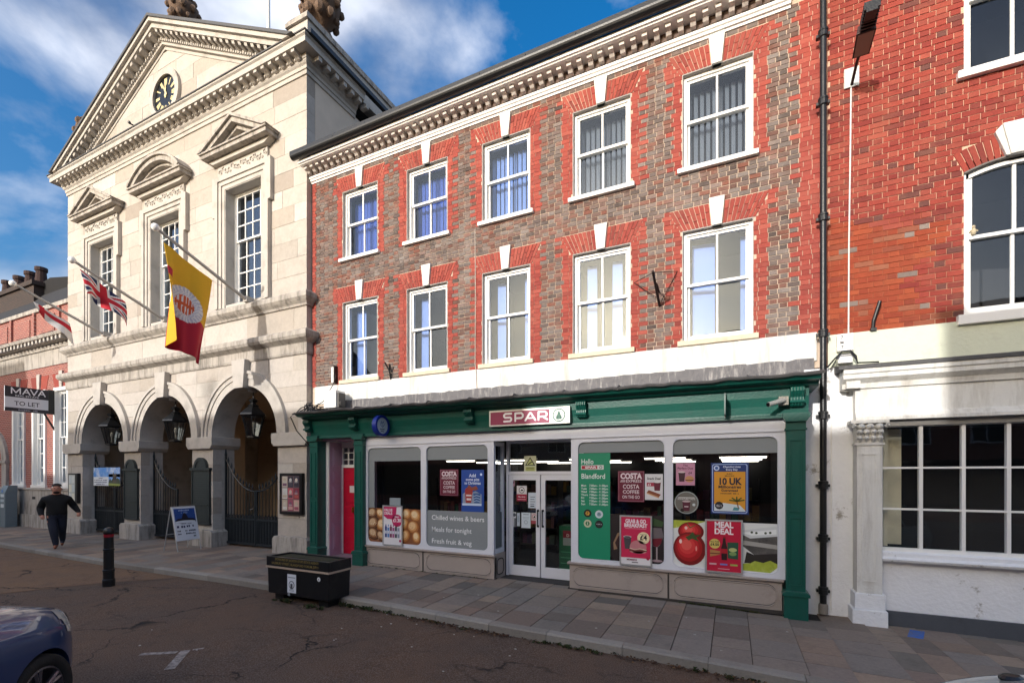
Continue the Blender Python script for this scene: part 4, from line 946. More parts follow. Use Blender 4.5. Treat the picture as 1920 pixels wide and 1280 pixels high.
f = thing('figurine', 'tiny pale figurine standing on the sash bar of the arched window', 'figurine', (2.97, RY + .085, 5.25)); q = MB(); q.lathe([(.018, 5.245), (.03, 5.27), (.022, 5.32), (.012, 5.335)], 2.97, RY + .07, 8); q.ball((2.97, RY + .07, 5.355), .02, 8); q.tube([(2.945, RY + .07, 5.31), (2.925, RY + .07, 5.285)], .008, 5); q.tube([(2.995, RY + .07, 5.31), (3.015, RY + .07, 5.285)], .008, 5); q.build('body', fg, f)
# painted band and shop cornice
b = MB(); b.box(1.30, RX1, RY - .02, RY + .1, 3.56, 4.068); b.build('painted_band', cream_render, rh)
lx([(RY, 3.60), (7.90, 3.52), (7.86, 3.50), (7.86, 3.46), (RY, 3.46)], 1.36, RX1, 'shop_cornice_lead', lead_dk, rh)
lx([(RY, 3.459), (7.88, 3.459), (7.88, 3.40), (7.90, 3.385), (7.90, 3.33), (7.99, 3.27), (8.0, 3.20), (RY, 3.20)], 1.42, RX1, 'shop_cornice', white_render, rh)
b = MB(); b.box(1.46, 1.62, 7.93, 8.1, 3.20, 3.30); b.build('cornice_return', white_render, rh)
lx([(RY, 3.199), (8.03, 3.199), (8.03, 2.86), (8.0, 2.85), (7.98, 2.80), (7.965, 2.79), (7.965, 2.745), (RY, 2.745)], 1.58, RX1, 'shop_fascia', white_render, rh)
b = MB(); b.box(.985, 1.60, 8.20, 8.4, -.2, 3.56); b.build('plastered_wall', old_render, rh)
lx([(8.2, 2.744), (8.06, 2.744), (8.06, 2.66), (8.2, 2.66)], 1.9, RX1, 'window_head', mk('grey_head', '#8d8a86', .7), rh)
# fluted pilaster with leafy capital
PX0, PX1, PY = 1.585, 1.875, 7.96
b = MB(); b.box(PX0, PX1, PY, PY + .25, .34, 2.40); b.build('pilaster_shaft', white_render, rh, bevel=.005)
b = MB()
for a, e, c, d in ((PX0 + .06, PX1 - .06, 2.27, 2.285), (PX0 + .06, PX1 - .06, .5, .515), (PX0 + .06, PX0 + .075, .515, 2.27), (PX1 - .075, PX1 - .06, .515, 2.27)): b.box(a, e, PY - .012, PY, c, d)
b.build('pilaster_panel', white_render, rh)
b = MB(); b.box(PX0 - .03, PX1 + .03, PY - .03, PY + .25, .12, .34); b.box(PX0 - .06, PX1 + .05, PY - .06, PY + .25, -.2, .119); b.build('pilaster_base', old_render, rh, bevel=.008)
b = MB(); b.box(PX0 - .02, PX1 + .02, PY - .02, PY + .2, 2.40, 2.43); b.box(PX0, PX1, PY, PY + .2, 2.43, 2.70); b.box(PX0 - .08, PX1 + .06, PY - .07, PY + .2, 2.70, 2.744); b.build('capital', white_render, rh)
b = MB()
for row, zc, n2, rad in ((0, 2.50, 4, .036), (1, 2.585, 4, .042), (2, 2.655, 3, .05)):
    for i in range(n2):
        x = PX0 - .01 + (PX1 - PX0 + .02) * (i + (.5 if row != 1 else .5)) / n2; b.ball((x, PY - .02 - row * .008, zc), rad, 8, sz=.9); b.tube([(x, PY - .01, zc - .05), (x, PY - .05 - row * .01, zc), (x, PY - .075 - row * .01, zc - .012)], [.02, .018, .012], 6)
for x in (PX0 - .05, PX1 + .035): b.tube([(x + .0 + .03 * math.cos(t * .7) * (1 - t / 12), PY - .06, 2.66 + .03 * math.sin(t * .7) * (1 - t / 12)) for t in range(11)], .012, 5)
b.build('acanthus_leaves', white_render, rh, smooth=True)
# the many-paned shop window
GX = [1.89 + .44 * i for i in range(9)]; GZs = [.98, 1.515, 2.085, 2.65]; GY = 8.12
b = MB(); b.box(1.89, GX[-1], GY - .02, GY + .05, .93, .98); b.box(1.89, GX[-1], GY - .02, GY + .05, 2.65, 2.68)
for x in GX: b.box(x - .02, x + .02, GY - .02, GY + .045, .98, 2.65)
for z in GZs[1:3]:
    for a, e in zip(GX, GX[1:]): b.box(a + .02, e - .02, GY - .012, GY + .04, z - .013, z + .013)
sw = b.build('shop_window', white_paint, rh)
for a, e in zip(GX, GX[1:]):
    for c, d in zip(GZs, GZs[1:]): q = MB(); q.box(a, e, GY + .01, GY + .014, c, d); q.build('pane', pane_g, sw)
lx([(8.2, .93), (8.05, .93), (8.03, .91), (8.03, .86), (8.0, .85), (7.985, .83), (8.0, .80), (8.05, .79), (8.2, .79)], 1.88, RX1, 'window_sill', old_render, rh)
b = MB(); b.box(1.88, RX1, 8.12, 8.3, .10, .79); b.build('stall_panel', old_render, rh)
b = MB(); b.box(1.89, RX1, 8.08, 8.3, -.3, .10); b.build('plinth', mk('slate_grey_plinth', '#4d5056', .7, .15, 6, .15, dirt=.6, dcol=(.03, .03, .03), dscale=3), rh)
b = MB(); b.box(1.9, RX1, 9.6, 9.7, 0, 2.8); b.box(1.9, RX1, 8.2, 9.6, 2.72, 2.8); b.box(1.9, RX1, 8.2, 9.6, .5, .6); b.build('shop_interior', interior_dk, rh)
b = MB(); b.box(1.95, 2.0, 8.25, 8.55, .98, 2.65); b.box(2.0, 2.22, 8.50, 8.55, .98, 2.65); b.build('shutter', mk('cream_shutter', '#c9c5ad', .7), rh)
# floodlight on its long arm
fl = thing('floodlight', 'dark floodlight on a bracket arm high on the red brick wall', 'floodlight', (1.59, RY, 7.8))
b = MB(); b.box(1.50, 1.68, RY - .03, RY + .0, 7.67, 7.95); b.build('wall_plate', mk('galvanised_plate', '#b9bcb8', .45, .15, metal=.3), fl)
b = MB(); b.tube([(1.59, RY - .02, 7.70), (1.59, RY - .35, 7.78), (1.60, RY - .55, 7.80)], .02, 8); b.build('arm', black_iron, fl)
brn = mk('bronze_paint', '#3c2620', .5, .15)
b = MB(); b.add([(1.50, RY - .50, 7.72), (1.70, RY - .50, 7.72), (1.71, RY - .82, 7.80), (1.49, RY - .82, 7.80), (1.52, RY - .52, 7.83), (1.68, RY - .52, 7.83), (1.69, RY - .80, 7.92), (1.51, RY - .80, 7.92)], [(0, 1, 2, 3), (4, 7, 6, 5), (0, 4, 5, 1), (1, 5, 6, 2), (2, 6, 7, 3), (3, 7, 4, 0)]); b.build('lamp_head', brn, fl, bevel=.01)
b = MB()
for i in range(7): y = RY - .86 - i * .035; b.box(1.52, 1.69, y - .008, y + .008, 7.80 + i * .012, 7.92 + i * .008)
b.box(1.54, 1.66, RY - 1.09, RY - .82, 7.83, 7.90); b.build('cooling_fins', black_iron, fl)
b = MB(); b.quad((1.52, RY - .52, 7.722), (1.68, RY - .52, 7.722), (1.69, RY - .80, 7.794), (1.51, RY - .80, 7.794)); b.build('lens', flat('#9c8274', .2), fl)
cb = MB(); cb.tube([(1.585, RY - .012, 7.68), (1.575, RY - .012, 6.6), (1.56, RY - .012, 5.4), (1.555, RY - .012, 4.2), (1.55, RY - .03, 4.02)], .011, 6)
tag(cb.build('lamp_cable', flat('#d9d6d2', .5)), 'thin white cable running down the red brick wall from the floodlight', 'cable')
vp = thing('vent_pipe', 'short black vent pipe stub on the red brick wall', 'pipe', (1.86, RY, 4.1)); b = MB(); b.tube([(1.84, RY - .03, 4.07), (1.845, RY - .05, 4.2), (1.91, RY - .09, 4.46)], .024, 10); b.build('pipe', black_iron, vp); b = MB(); b.box(1.81, 1.88, RY - .06, RY, 4.06, 4.1); b.build('clip', black_iron, vp)
jb = thing('junction_box', 'white cable box marked with digits beside the downpipe', 'junction box', (1.52, 8.25, 3.9)); b = MB(); b.box(1.40, 1.60, 8.22, 8.30, 3.80, 4.05); b.box(1.41, 1.59, 8.21, 8.3, 3.62, 3.76); b.build('box', white_paint, jb, bevel=.008)
p = Print(front(1.42, 3.8, 8.218)); p.txt('7', .02, .17, .07, '#26262a', align='LEFT', weight=.01); p.txt('M', .015, .10, .06, '#26262a', align='LEFT', weight=.01); p.txt('7', .025, .03, .07, '#26262a', align='LEFT', weight=.01); p.done('digits', jb)
b = MB(); b.tube([(1.26, 8.1, 3.55), (1.36, 8.15, 3.68), (1.45, 8.17, 3.78), (1.55, 8.17, 3.78), (1.62, 8.18, 3.70), (1.64, 8.19, 3.60), (1.9, 8.25, 3.60)], .012, 6); b.tube([(1.30, 8.12, 3.52), (1.42, 8.16, 3.74), (1.56, 8.16, 3.74), (1.63, 8.17, 3.64)], .010, 6); b.build('cable_loop', black_iron, jb)
wc = MB(); wc.tube([(1.33, 8.18, 3.45), (1.345, 8.19, 3.2), (1.325, 8.19, 2.7), (1.325, 8.185, 1.5), (1.32, 8.185, .0)], .009, 6); tag(wc.build('white_conduit', white_paint), 'thin white conduit on the peeling wall right of the downpipe', 'conduit')
# ------------------------------------------------------------------ brick house left of the town hall
def brick_tex(name, c1, c2, mo):
    m, t, p, N, K = nodes(name); g = N('ShaderNodeNewGeometry'); s = N('ShaderNodeSeparateXYZ'); c = N('ShaderNodeCombineXYZ'); K(g.outputs['Position'], s.inputs[0]); K(s.outputs['X'], c.inputs['X']); K(s.outputs['Z'], c.inputs['Y'])
    br = N('ShaderNodeTexBrick'); br.inputs['Scale'].default_value = 1; br.inputs['Brick Width'].default_value = .225; br.inputs['Row Height'].default_value = .075; br.inputs['Mortar Size'].default_value = .008
    br.inputs['Color1'].default_value = (*lin(c1), 1); br.inputs['Color2'].default_value = (*lin(c2), 1); br.inputs['Mortar'].default_value = (*lin(mo), 1)
    K(c.outputs[0], br.inputs['Vector']); K(br.outputs['Color'], p.inputs['Base Color']); p.inputs['Roughness'].default_value = .9
    bb = N('ShaderNodeBump'); bb.inputs['Strength'].default_value = .4; bb.inputs['Distance'].default_value = .01; bb.invert = True; K(br.outputs['Fac'], bb.inputs['Height']); K(bb.outputs[0], p.inputs['Normal']); return m
farb = brick_tex('far_red_brick', '#9c5348', '#85453f', '#b09a8c')
LY = 8.42; lh = thing('corner_brick_house', 'red brick house with tall white sashes and stone cornice left of the town hall', 'building', (-25, LY, 0))
LW = [(-26.35, -25.27, 1.55, 5.2), (-24.62, -23.52, 1.55, 5.2), (-22.88, -21.75, 1.55, 5.2)]
backing(-42, -21.3, 1.46, 6.06, LY, LY + .3, LW, 'wall', farb, lh)
lx([(LY + .3, 6.06), (LY - .03, 6.06), (LY - .03, 6.66), (LY + .3, 6.66)], -42, -21.3, 'stone_frieze', stone_dirty, lh)
lx([(LY + .3, 6.66), (LY - .08, 6.66), (LY - .10, 6.80), (LY + .3, 6.80)], -42, -21.3, 'cornice_bed', stone_dirty, lh)
lx([(LY + .3, 6.96), (LY - .42, 6.96), (LY - .46, 7.05), (LY - .40, 7.10), (LY + .3, 7.2)], -42, -21.3, 'cornice', stone_dirty, lh)
for i in range(46):
    x = -21.5 - i * .30; q = MB(); q.box(x - .06, x + .06, LY - .38, LY - .08, 6.82, 6.958); q.build('modillion', stone_trim, lh)
backing(-42, -21.3, 7.2, 8.25, LY + .05, LY + .35, [], 'parapet', farb, lh)
lx([(LY + .38, 8.25), (LY - .02, 8.25), (LY - .02, 8.40), (LY + .38, 8.40)], -42, -21.3, 'coping', stone_dirty, lh)
for i in range(6):
    x = -22.6 - i * 2.0; b = MB(); b.box(x - .08, x + .08, LY - .02, LY + .06, 7.2, 8.25); b.build('parapet_pier', farb, lh)
    b = MB(); b.box(x - 1.6, x - .4, LY + .02, LY + .06, 7.4, 8.05); b.build('parapet_panel', farb, lh)
for x0, x1, z0, z1 in LW:
    sash(lh, x0 + .14, x1 - .14, z0 + .02, z1 - .12, LY + .09, 3, 3, 3, white_paint, pane_m, bar=.035)
    b = MB(); b.box(x0, x0 + .14, LY - .05, LY + .12, z0, z1); b.box(x1 - .14, x1, LY - .05, LY + .12, z0, z1); b.box(x0 + .14, x1 - .14, LY - .05, LY + .12, z1 - .12, z1); b.box(x0 - .05, x1 + .05, LY - .07, LY + .12, z0 - .08, z0 + .02); b.build('window_case', white_paint, lh)
    c = (x0 + x1) / 2
    for s in (-1, 1):
        b = MB(); b.pr([(c + s * .1, z1 + .02), (c + s * .55, z1 + .02), (c + s * .74, z1 + .52), (c + s * .13, z1 + .52)], LY - .012, LY + .05); b.build('red_arch', red_brick, lh)
    b = MB(); b.pr([(c - .09, z1), (c + .09, z1), (c + .13, z1 + .6), (c - .13, z1 + .6)], LY - .06, LY + .05); b.build('keystone', stone_trim, lh)
b = MB(); b.box(-42, -21.3, LY - .03, LY + .3, .42, 1.36); b.build('stone_base', stone_dirty, lh)
b = MB(); b.box(-42, -21.3, LY - .10, LY + .3, -.3, .42); b.build('stone_plinth', stone_dirty, lh)
lx([(LY + .3, 1.36), (LY - .05, 1.36), (LY - .09, 1.42), (LY - .02, 1.46), (LY + .3, 1.46)], -42, -21.3, 'stone_string', stone_trim, lh)
b = MB(); b.arc(-28.1, 2.5, .95, 1.35, 0, 180, LY - .1, LY + .05, 24); b.box(-29.45, -29.05, LY - .1, LY + .05, .4, 2.5); b.box(-27.15, -26.75, LY - .1, LY + .05, .4, 2.5); b.box(-29.5, -26.7, LY - .14, LY + .05, 2.44, 2.56); b.build('arched_doorway', stone_dirty, lh)
b = MB(); b.box(-24.62, -24.36, LY - .034, LY, 1.02, 1.12); b.build('air_brick', flat('#1c1b1a', .8), lh)
b = MB(); b.box(-42, -21.3, 11.5, 11.6, 0, 8); b.build('room_interior', interior_dk, lh)
b = MB(); b.pr([(LY + .4, 8.3), (10.3, 10.35), (14, 8.3)], -42, -21.4, 'x'); b.build('roof', dark_slate, lh)
sooty = brick_tex('sooty_brick', '#453630', '#38302c', '#4a423d'); pot_m = mk('chimney_clay', '#3c2a27', .9)
ch = MB(); ch.box(-34.0, -29.2, 10.0, 10.9, 9.0, 10.75); ch.box(-34.1, -29.1, 9.9, 11.0, 10.75, 10.95); ch = ch.build('chimney_stack', sooty, lh)
for x in (-33.2, -31.9, -30.7, -29.6): q = MB(); q.lathe([(.25, 10.94), (.22, 11.2), (.19, 11.55), (.24, 11.6), (.24, 11.75), (.17, 11.76)], x, 10.4, 12); q.build('chimney_pot', pot_m, ch)
b = MB(); b.pr([(-29.3, 9.0), (-23, 9.0), (-23, 10.25), (-28.6, 11.1), (-29.3, 11.0)], 10.35, 11.2); b.build('gable_wall', mk('tarred_slate_wall', '#1f1d1d', .95, .2), lh)
# ------------------------------------------------------------------ the terrace across the street: seen in the glass, and the street lies in its shade
opp = [(-52, -30.1, 12.8, 'tall plain terraced house across the street, beyond the low one'), (-30.1, -26.4, 8.3, 'lowest terraced house across the street'), (-26.4, -13.7, 9.86, 'wide terraced house across from the town hall'), (-13.7, -8.0, 9.62, 'terraced house across from the red side door'), (-8.0, -1.2, 8.95, 'terraced house across from the shop entrance'), (-1.2, 26, 12.2, 'tall terraced house across from the white shop')]
ren = [mk('house_render_%d' % i, c, .9, .1, 3, .1) for i, c in enumerate(('#8a5a4c', '#b9ac98', '#8d5548', '#a79a8c', '#7f5044', '#9a6a58'))]
for i, (x0, x1, rz, lab) in enumerate(opp):
    t = thing('terraced_house', lab, 'house', ((x0 + x1) / 2, -9.6, 0)); ez = rz - 3.0
    b = MB(); b.box(x0, x1, -18.4, -9.6, -.5, ez); b.build('wall', ren[i], t)
    b = MB()
    if i == 5: b.box(x0 - .06, x1, -18.5, -9.5, ez, ez + .12)      # flat roof behind a parapet
    else: b.pr([(-9.3, ez - .05), (-14.0, rz), (-18.7, ez - .05)], x0, x1, 'x')
    b.build('roof', dark_slate, t)
    nw = max(1, int((min(x1, 18) - max(x0, -40)) / 2.4)); xa = max(x0, -40); step = (min(x1, 18) - xa) / nw
    for r in range(max(1, int((ez - 3.2) / 2.6) + 1)):
        for k in range(nw):
            xc = xa + (k + .5) * step; zc = 4.1 + r * 2.6
            if zc + .95 > ez: continue
            w = MB(); w.box(xc - .55, xc + .55, -9.62, -9.54, zc - .85, zc + .85); w = w.build('window', white_paint, t)
            for a, c, d, e in ((xc - .48, xc - .02, zc - .78, zc - .02), (xc + .02, xc + .48, zc - .78, zc - .02), (xc - .48, xc - .02, zc + .02, zc + .78), (xc + .02, xc + .48, zc + .02, zc + .78)): q = MB(); q.box(a, c, -9.545, -9.535, d, e); q.build('pane', flat('#15181c', .08), w)
    b = MB(); b.box(max(x0, -40) + .3, min(x1, 18) - .3, -9.6, -9.5, .6, 2.6); b.build('shop_window', flat('#1b1d20', .1), t)
b = MB(); b.cyl((-17.9, -14, 9.7), (-17.9, -14, 10.9), .03, n=6); tv = thing('roof_aerial', 'television aerial on the ridge across the street', 'aerial', (-17.9, -14, 9.8)); b.build('mast', black_iron, tv)
b = MB(); b.cyl((-17.9, -14.5, 10.6), (-17.9, -13.2, 10.6), .02, n=5)
for y in (-14.4, -14.2, -14.0, -13.8, -13.6, -13.4): b.cyl((-18.25, y, 10.6), (-17.55, y, 10.75), .016, n=5); b.cyl((-18.2, y, 10.35), (-17.6, y, 10.45), .014, n=5)
b.build('elements', black_iron, tv)
# ------------------------------------------------------------------ things on the town hall
# hanging lanterns
for x, lab in ((-12.0, 'black hexagonal lantern hanging in the right-hand arch'), (-15.62, 'black hexagonal lantern hanging in the middle arch'), (-19.32, 'black hexagonal lantern hanging in the left-hand arch')):
    y = 8.6; t = thing('lantern', lab, 'lantern', (x, y, 3.0), 'arch lanterns')
    b = MB(); b.cyl((x, y, 3.98), (x, y, 4.42), .015, n=6); b.lathe([(.10, 4.30), (.10, 4.32), (.03, 4.34)], x, y, 10); b.build('hanging_rod', black_iron, t)
    b = MB(); b.lathe([(.34, 3.60), (.36, 3.62), (.34, 3.66), (.20, 3.80), (.13, 3.86), (.16, 3.88), (.10, 3.92), (.07, 3.96), (.11, 4.0), (.13, 4.04), (.06, 4.08), (.02, 4.1)], x, y, 6, ph=.3); b.build('cowl', black_iron, t)
    b = MB(); b.lathe([(.155, 3.03), (.29, 3.58)], x, y, 6, ph=.3); b.build('glass', lamp_glass, t)
    b = MB()
    for k in range(6):
        a = 2 * math.pi * k / 6 + .3; b.cyl((x + .158 * math.cos(a), y + .158 * math.sin(a), 3.02), (x + .295 * math.cos(a), y + .295 * math.sin(a), 3.6), .014, n=5)
    b.lathe([(.14, 2.99), (.175, 3.0), (.175, 3.04), (.14, 3.05)], x, y, 6, ph=.3); b.build('frame', black_iron, t)
    b = MB(); b.lathe([(.02, 3.1), (.02, 3.25), (.045, 3.32), (.04, 3.40), (.01, 3.44)], x, y, 8); b.build('bulb', flat('#d8d2c4', .3), t)
# iron gates: spear bars under a sagging top rail, ribbed lower panel
def leaf(t, x0, x1, top, y=8.5, hinge=None):
    """top(x): rail height"""
    b = MB(); b.box(x0, x1, y - .02, y + .02, .72, .77); b.box(x0, x1, y - .02, y + .02, .04, .10); b.box(x0, x0 + .04, y - .022, y + .022, .02, top(x0) + .04); b.box(x1 - .04, x1, y - .022, y + .022, .02, top(x1) + .02)
    n = 8; b.tube([(x0 + (x1 - x0) * i / n, y, top(x0 + (x1 - x0) * i / n)) for i in range(n + 1)], .018, 6); b.build('gate_frame', gate_iron, t)
    nb = max(3, int((x1 - x0) / .125))
    for i in range(1, nb):
        x = x0 + (x1 - x0) * i / nb; z = top(x); q = MB(); q.cyl((x, y, .1), (x, y, z + .06), .011, n=6); q.lathe([(.008, z + .05), (.026, z + .09), (.001, z + .22)], x, y, 6); q.build('spear_bar', gate_iron, t)
    q = MB(); q.box(x0 + .04, x1 - .04, y + .012, y + .02, .1, .72)
    for i in range(int((x1 - x0) / .062)): x = x0 + .06 + i * .062; q.box(x - .012, x + .012, y - .006, y + .012, .1, .86 + (.03 if i % 2 else 0))
    q.build('lower_panel', gate_iron, t)
def gate(c, lab, right=True):
    t = thing('iron_gate', lab, 'gate', (c, 8.5, 0), 'arch gates'); w = 1.30
    top = lambda x: 1.52 + .95 * (abs(x - c) / w) ** 2.2
    leaf(t, c - w, c - .012, top)
    if right: leaf(t, c + .012, c + w, top)
    for s in (-1, 1):
        q = MB(); q.lathe([(.02, 2.50), (.035, 2.54), (.001, 2.78)], c + s * w * .985, 8.5, 6); q.box(c + s * w - .03, c + s * w + .09 * s + .03, 8.46, 8.52, 2.3, 2.36); q.box(c + s * w - .03, c + s * w + .09 * s + .03, 8.46, 8.52, 1.0, 1.06); q.build('hinge_post_tip', gate_iron, t)
    return t
g3 = gate(AX[2], 'dark iron gate closed across the right-hand arch')
b = MB(); b.tube([(AX[2] - .02, 8.46, 1.0), (AX[2] - .02, 8.44, 1.06), (AX[2] - .16, 8.44, 1.02)], .014, 6); b.build('latch', mk('bare_steel', '#9a968e', .35, .1, metal=1), g3)
gate(AX[1], 'dark iron gate with one leaf open in the middle arch', right=False); gate(AX[0], 'dark iron gate closed behind the banner in the left-hand arch')
# bronze plaques on the piers
plq = mk('dark_bronze', '#2b3232', .45, .25, 12, .3, 60)
for x0, x1, lab in ((-13.93, -13.14, 'tall dark bronze memorial plaque right of the middle arch'), (-17.46, -16.72, 'tall dark bronze memorial plaque left of the middle arch')):
    c = (x0 + x1) / 2; t = thing('memorial_plaque', lab, 'plaque', (c, 8.12, .6)); y = TY - .05
    b = MB(); b.box(x0, x1, y, TY + .02, .60, 2.10); b.build('panel', plq, t)
    b = MB(); b.box(x0 - .05, x1 + .05, y - .04, TY + .02, 2.10, 2.17); b.box(x0 - .02, x1 + .02, y - .02, TY + .02, .57, .62); b.box(x0 - .01, x0 + .03, y - .015, y, .62, 2.1); b.box(x1 - .03, x1 + .01, y - .015, y, .62, 2.1); b.box(x0 + .05, x1 - .05, y - .02, y, 1.12, 1.145); b.build('rim', plq, t)
    b = MB(); b.arc(c, 2.17, .0, .26, 0, 180, y - .02, TY + .02, 16); b.arc(c, 2.17, .2, .29, 0, 180, y - .035, TY + .02, 16); b.build('crest', plq, t)
    p = Print(front(x0, .6, y))
    for k in range(11): p.rect(.12, x1 - x0 - .12, .70 + k * .062, .712 + k * .062, '#3c4443', 1)
    p.done('inscription', t)
# notice boards
nb = thing('notice_board', 'black framed notice board full of posters on the right pier', 'notice board', (-9.87, 8.1, 1.0)); y = TY - .09
b = MB(); b.box(-10.26, -9.48, y, TY + .01, 1.0, 2.02); b.build('case', flat('#131315', .4), nb)
p = Print(front(-10.18, 1.07, y)); p.rect(0, .62, 0, .88, '#8d6a6c', 1); cl = ['#e0cdb4', '#a84858', '#d86c62', '#f3eee8', '#5a5260', '#c06078', '#ecdccb', '#6d5660', '#e27580', '#94657f', '#efc0b0', '#4a424e']
k = 0
for r in range(3):
    for c in range(3):
        p.rect(.02 + c * .205, .205 + c * .205, .02 + r * .29, .29 + r * .29, cl[(k * 5) % 12], 2); p.rect(.04 + c * .205, .185 + c * .205, .05 + r * .29, .12 + r * .29, cl[(k * 7 + 3) % 12], 3); p.disc(.11 + c * .205, .20 + r * .29, .045, cl[(k * 3 + 6) % 12], 3)
        for j in range(3): p.rect(.05 + c * .205, .15 + c * .205 + .03 * (j % 2), .135 + j * .018 + r * .29, .143 + j * .018 + r * .29, '#e2dcd5', 4)
        k += 1
p.done('posters', nb); b = MB(); b.box(-10.22, -9.52, y - .02, y - .016, 1.04, 1.98); b.build('pane', pane_s, nb)
nb = thing('notice_board', 'black framed notice board with pale papers on the left pier', 'notice board', (-20.4, 8.1, 1.0))
b = MB(); b.box(-20.95, -20.32, y, TY + .01, 1.0, 2.02); b.build('case', flat('#131315', .4), nb)
p = Print(front(-20.9, 1.05, y)); p.rect(0, .43, 0, .92, '#b9bdb8', 1)
for r in range(3):
    for c in range(2): p.rect(.02 + c * .2, .2 + c * .2, .03 + r * .3, .28 + r * .3, ('#cfd3cf', '#dcd9c6', '#c3cccc')[(r + c) % 3], 2)
p.done('papers', nb)
# banner tied across the left gate
bn = thing('event_banner', 'blue sky banner with a church tower tied to the left gate', 'banner', (-19.36, 8.4, 1.6)); bx0, bx1, bz0, bz1 = -20.05, -18.36, 1.60, 2.22; by = 8.40
b = MB(); b.box(bx0, bx1, by, by + .008, bz0, bz1); b.build('sheet', flat('#dfe4ea', .6), bn)
p = Print(front(bx0, bz0, by)); W2, H2 = bx1 - bx0, bz1 - bz0
skyb = mk('printed_sky', '#5f97dd', .6, .35, 5, 0, dirt=.9, dcol=(.8, .85, .9), dscale=3, dlo=.45, dhi=.7)
p.rect(0, W2, .30, H2, skyb, 1); p.rect(.98, W2, 0, .40, skyb, 1)
p.poly([(.98, 0), (W2, 0), (W2, .07), (.98, .09)], '#8f9a52', 2); p.poly([(.98, .09), (1.02, .2), (1.1, .24), (1.16, .17), (1.25, .26), (1.4, .22), (1.55, .27), (W2, .2), (W2, .07)], '#3d4a3c', 3); p.poly([(1.26, .1), (1.26, .40), (1.3, .46), (1.34, .40), (1.42, .40), (1.46, .47), (1.48, .1)], '#5d5349', 4); p.rect(1.3, 1.35, .2, .3, '#2b2825', 5); p.rect(1.38, 1.43, .2, .3, '#2b2825', 5)
for k, (u0, u1) in enumerate(((.35, .62), (.05, .93), (.06, .88), (.17, .76))): p.blur(u0, u1, .235 - k * .068, .042, '#4a5278', 3)
p.done('print', bn)
# A-board that faces along the pavement
ab = thing('a_board', 'white A-board with a blue picture panel before the middle arch pier', 'pavement sign', (-13.25, 7.5, 0)); y0, y1 = 7.20, 7.78; xt, xf, xb = -13.28, -12.98, -13.60; zt = 1.13
alu = mk('aluminium', '#c3c4c4', .35, .06, metal=.6)
b = MB()
for yy in (y0, y1): b.tube([(xf, yy, gz(xf)), (xt, yy, zt)], .016, 6); b.tube([(xb, yy, gz(xb)), (xt - .02, yy, zt)], .014, 6)
b.tube([(xt, y0, zt), (xt, y1, zt)], .016, 6); b.tube([(xb + .12, y0, .4), (xb + .12, y1, .4)], .01, 6); b.build('frame', alu, ab)
fxA = lambda u, v, l: (xf + (xt - xf) * (.26 + v) / zt + .018 + (.008 if l else 0) + .002 * l, y0 + u, .26 + v)
p = Print(fxA); WB, HB = y1 - y0, zt - .28
p.rect(.01, WB - .01, 0, HB, '#e4e5ea', 1); p.rect(.03, WB - .03, .46, HB - .03, '#2c4f96', 2); p.poly([(.03, .5), (.1, .56), (.2, .57), (.24, .68), (.28, .72), (.33, .66), (.36, .57), (.5, .55), (WB - .03, .5), (WB - .03, .46), (.2, .43), (.03, .46)], '#221d2b', 3); p.disc(.28, .475, .26, '#e4e5ea', 4, ry=.035)
p.blur(.14, .42, .75, .05, '#a9b7d6', 3); p.blur(.2, .36, .69, .04, '#93a6cc', 3); p.blur(.17, .42, .41, .03, '#8d8a90', 3); p.blur(.05, .26, .32, .075, '#34325a', 3); p.blur(.29, .47, .32, .075, '#34325a', 3)
for k, (u0, u1) in enumerate(((.24, .52), (.25, .50), (.43, .49))): p.blur(u0, u1, .22 - k * .075, .045, '#26263a', 3)
for k in (0, 1): p.blur(.05, .13, .22 - k * .075, .045, '#26263a', 3)
p.done('poster', ab)
b = MB(); b.add([fxA(0, -.01, 0), fxA(WB, -.01, 0), fxA(WB, HB + .01, 0), fxA(0, HB + .01, 0)], [(0, 1, 2, 3)]); o = b.build('board', flat('#ececee'), ab); md = o.modifiers.new('t', 'SOLIDIFY'); md.thickness = .012; md.offset = 0
# flags on slanting poles
pole_m = mk('grey_white_pole', '#b9b4ac', .5, .1, 8, .1)
def flagpole(x, lab, cat='flag'):
    t = thing('flag_on_pole', lab, cat, (x, 8.0, 6.45), 'flags on the town hall'); a, e = (x, 8.02, 6.50), (x + .01, 5.90, 7.37)
    b = MB(); b.cyl(a, e, .045, .032, 12); b.build('pole', pole_m, t, smooth=True)
    b = MB(); b.ball((x + .01, 5.86, 7.385), .085, 12); b.build('finial', white_paint, t, smooth=True)
    b = MB(); b.box(x - .07, x + .07, 7.93, 8.12, 6.46, 6.60); b.build('socket', stone_trim, t)
    return t
def cloth(t, P, colour, mats, nu=56, nv=90, waves=None):
    """P(u, v) -> point; colour(u, v) -> material index"""
    b = MB(); vs = [P(i / nu, j / nv) for j in range(nv + 1) for i in range(nu + 1)]; fs = []; ms = []
    for j in range(nv):
        for i in range(nu): fs.append((j * (nu + 1) + i, j * (nu + 1) + i + 1, (j + 1) * (nu + 1) + i + 1, (j + 1) * (nu + 1) + i)); ms.append(colour((i + .5) / nu, (j + .5) / nv))
    b.add(vs, fs); b.m = ms; o = b.build('flag', mats, t, smooth=True, ang=180); md = o.modifiers.new('t', 'SOLIDIFY'); md.thickness = .004
    return o
def fabric(name, h):
    m = mk(name, h, .75, .06, 14, .1, 300); m.node_tree.nodes['Principled BSDF'].inputs['Subsurface Weight'].default_value = 0
    return m
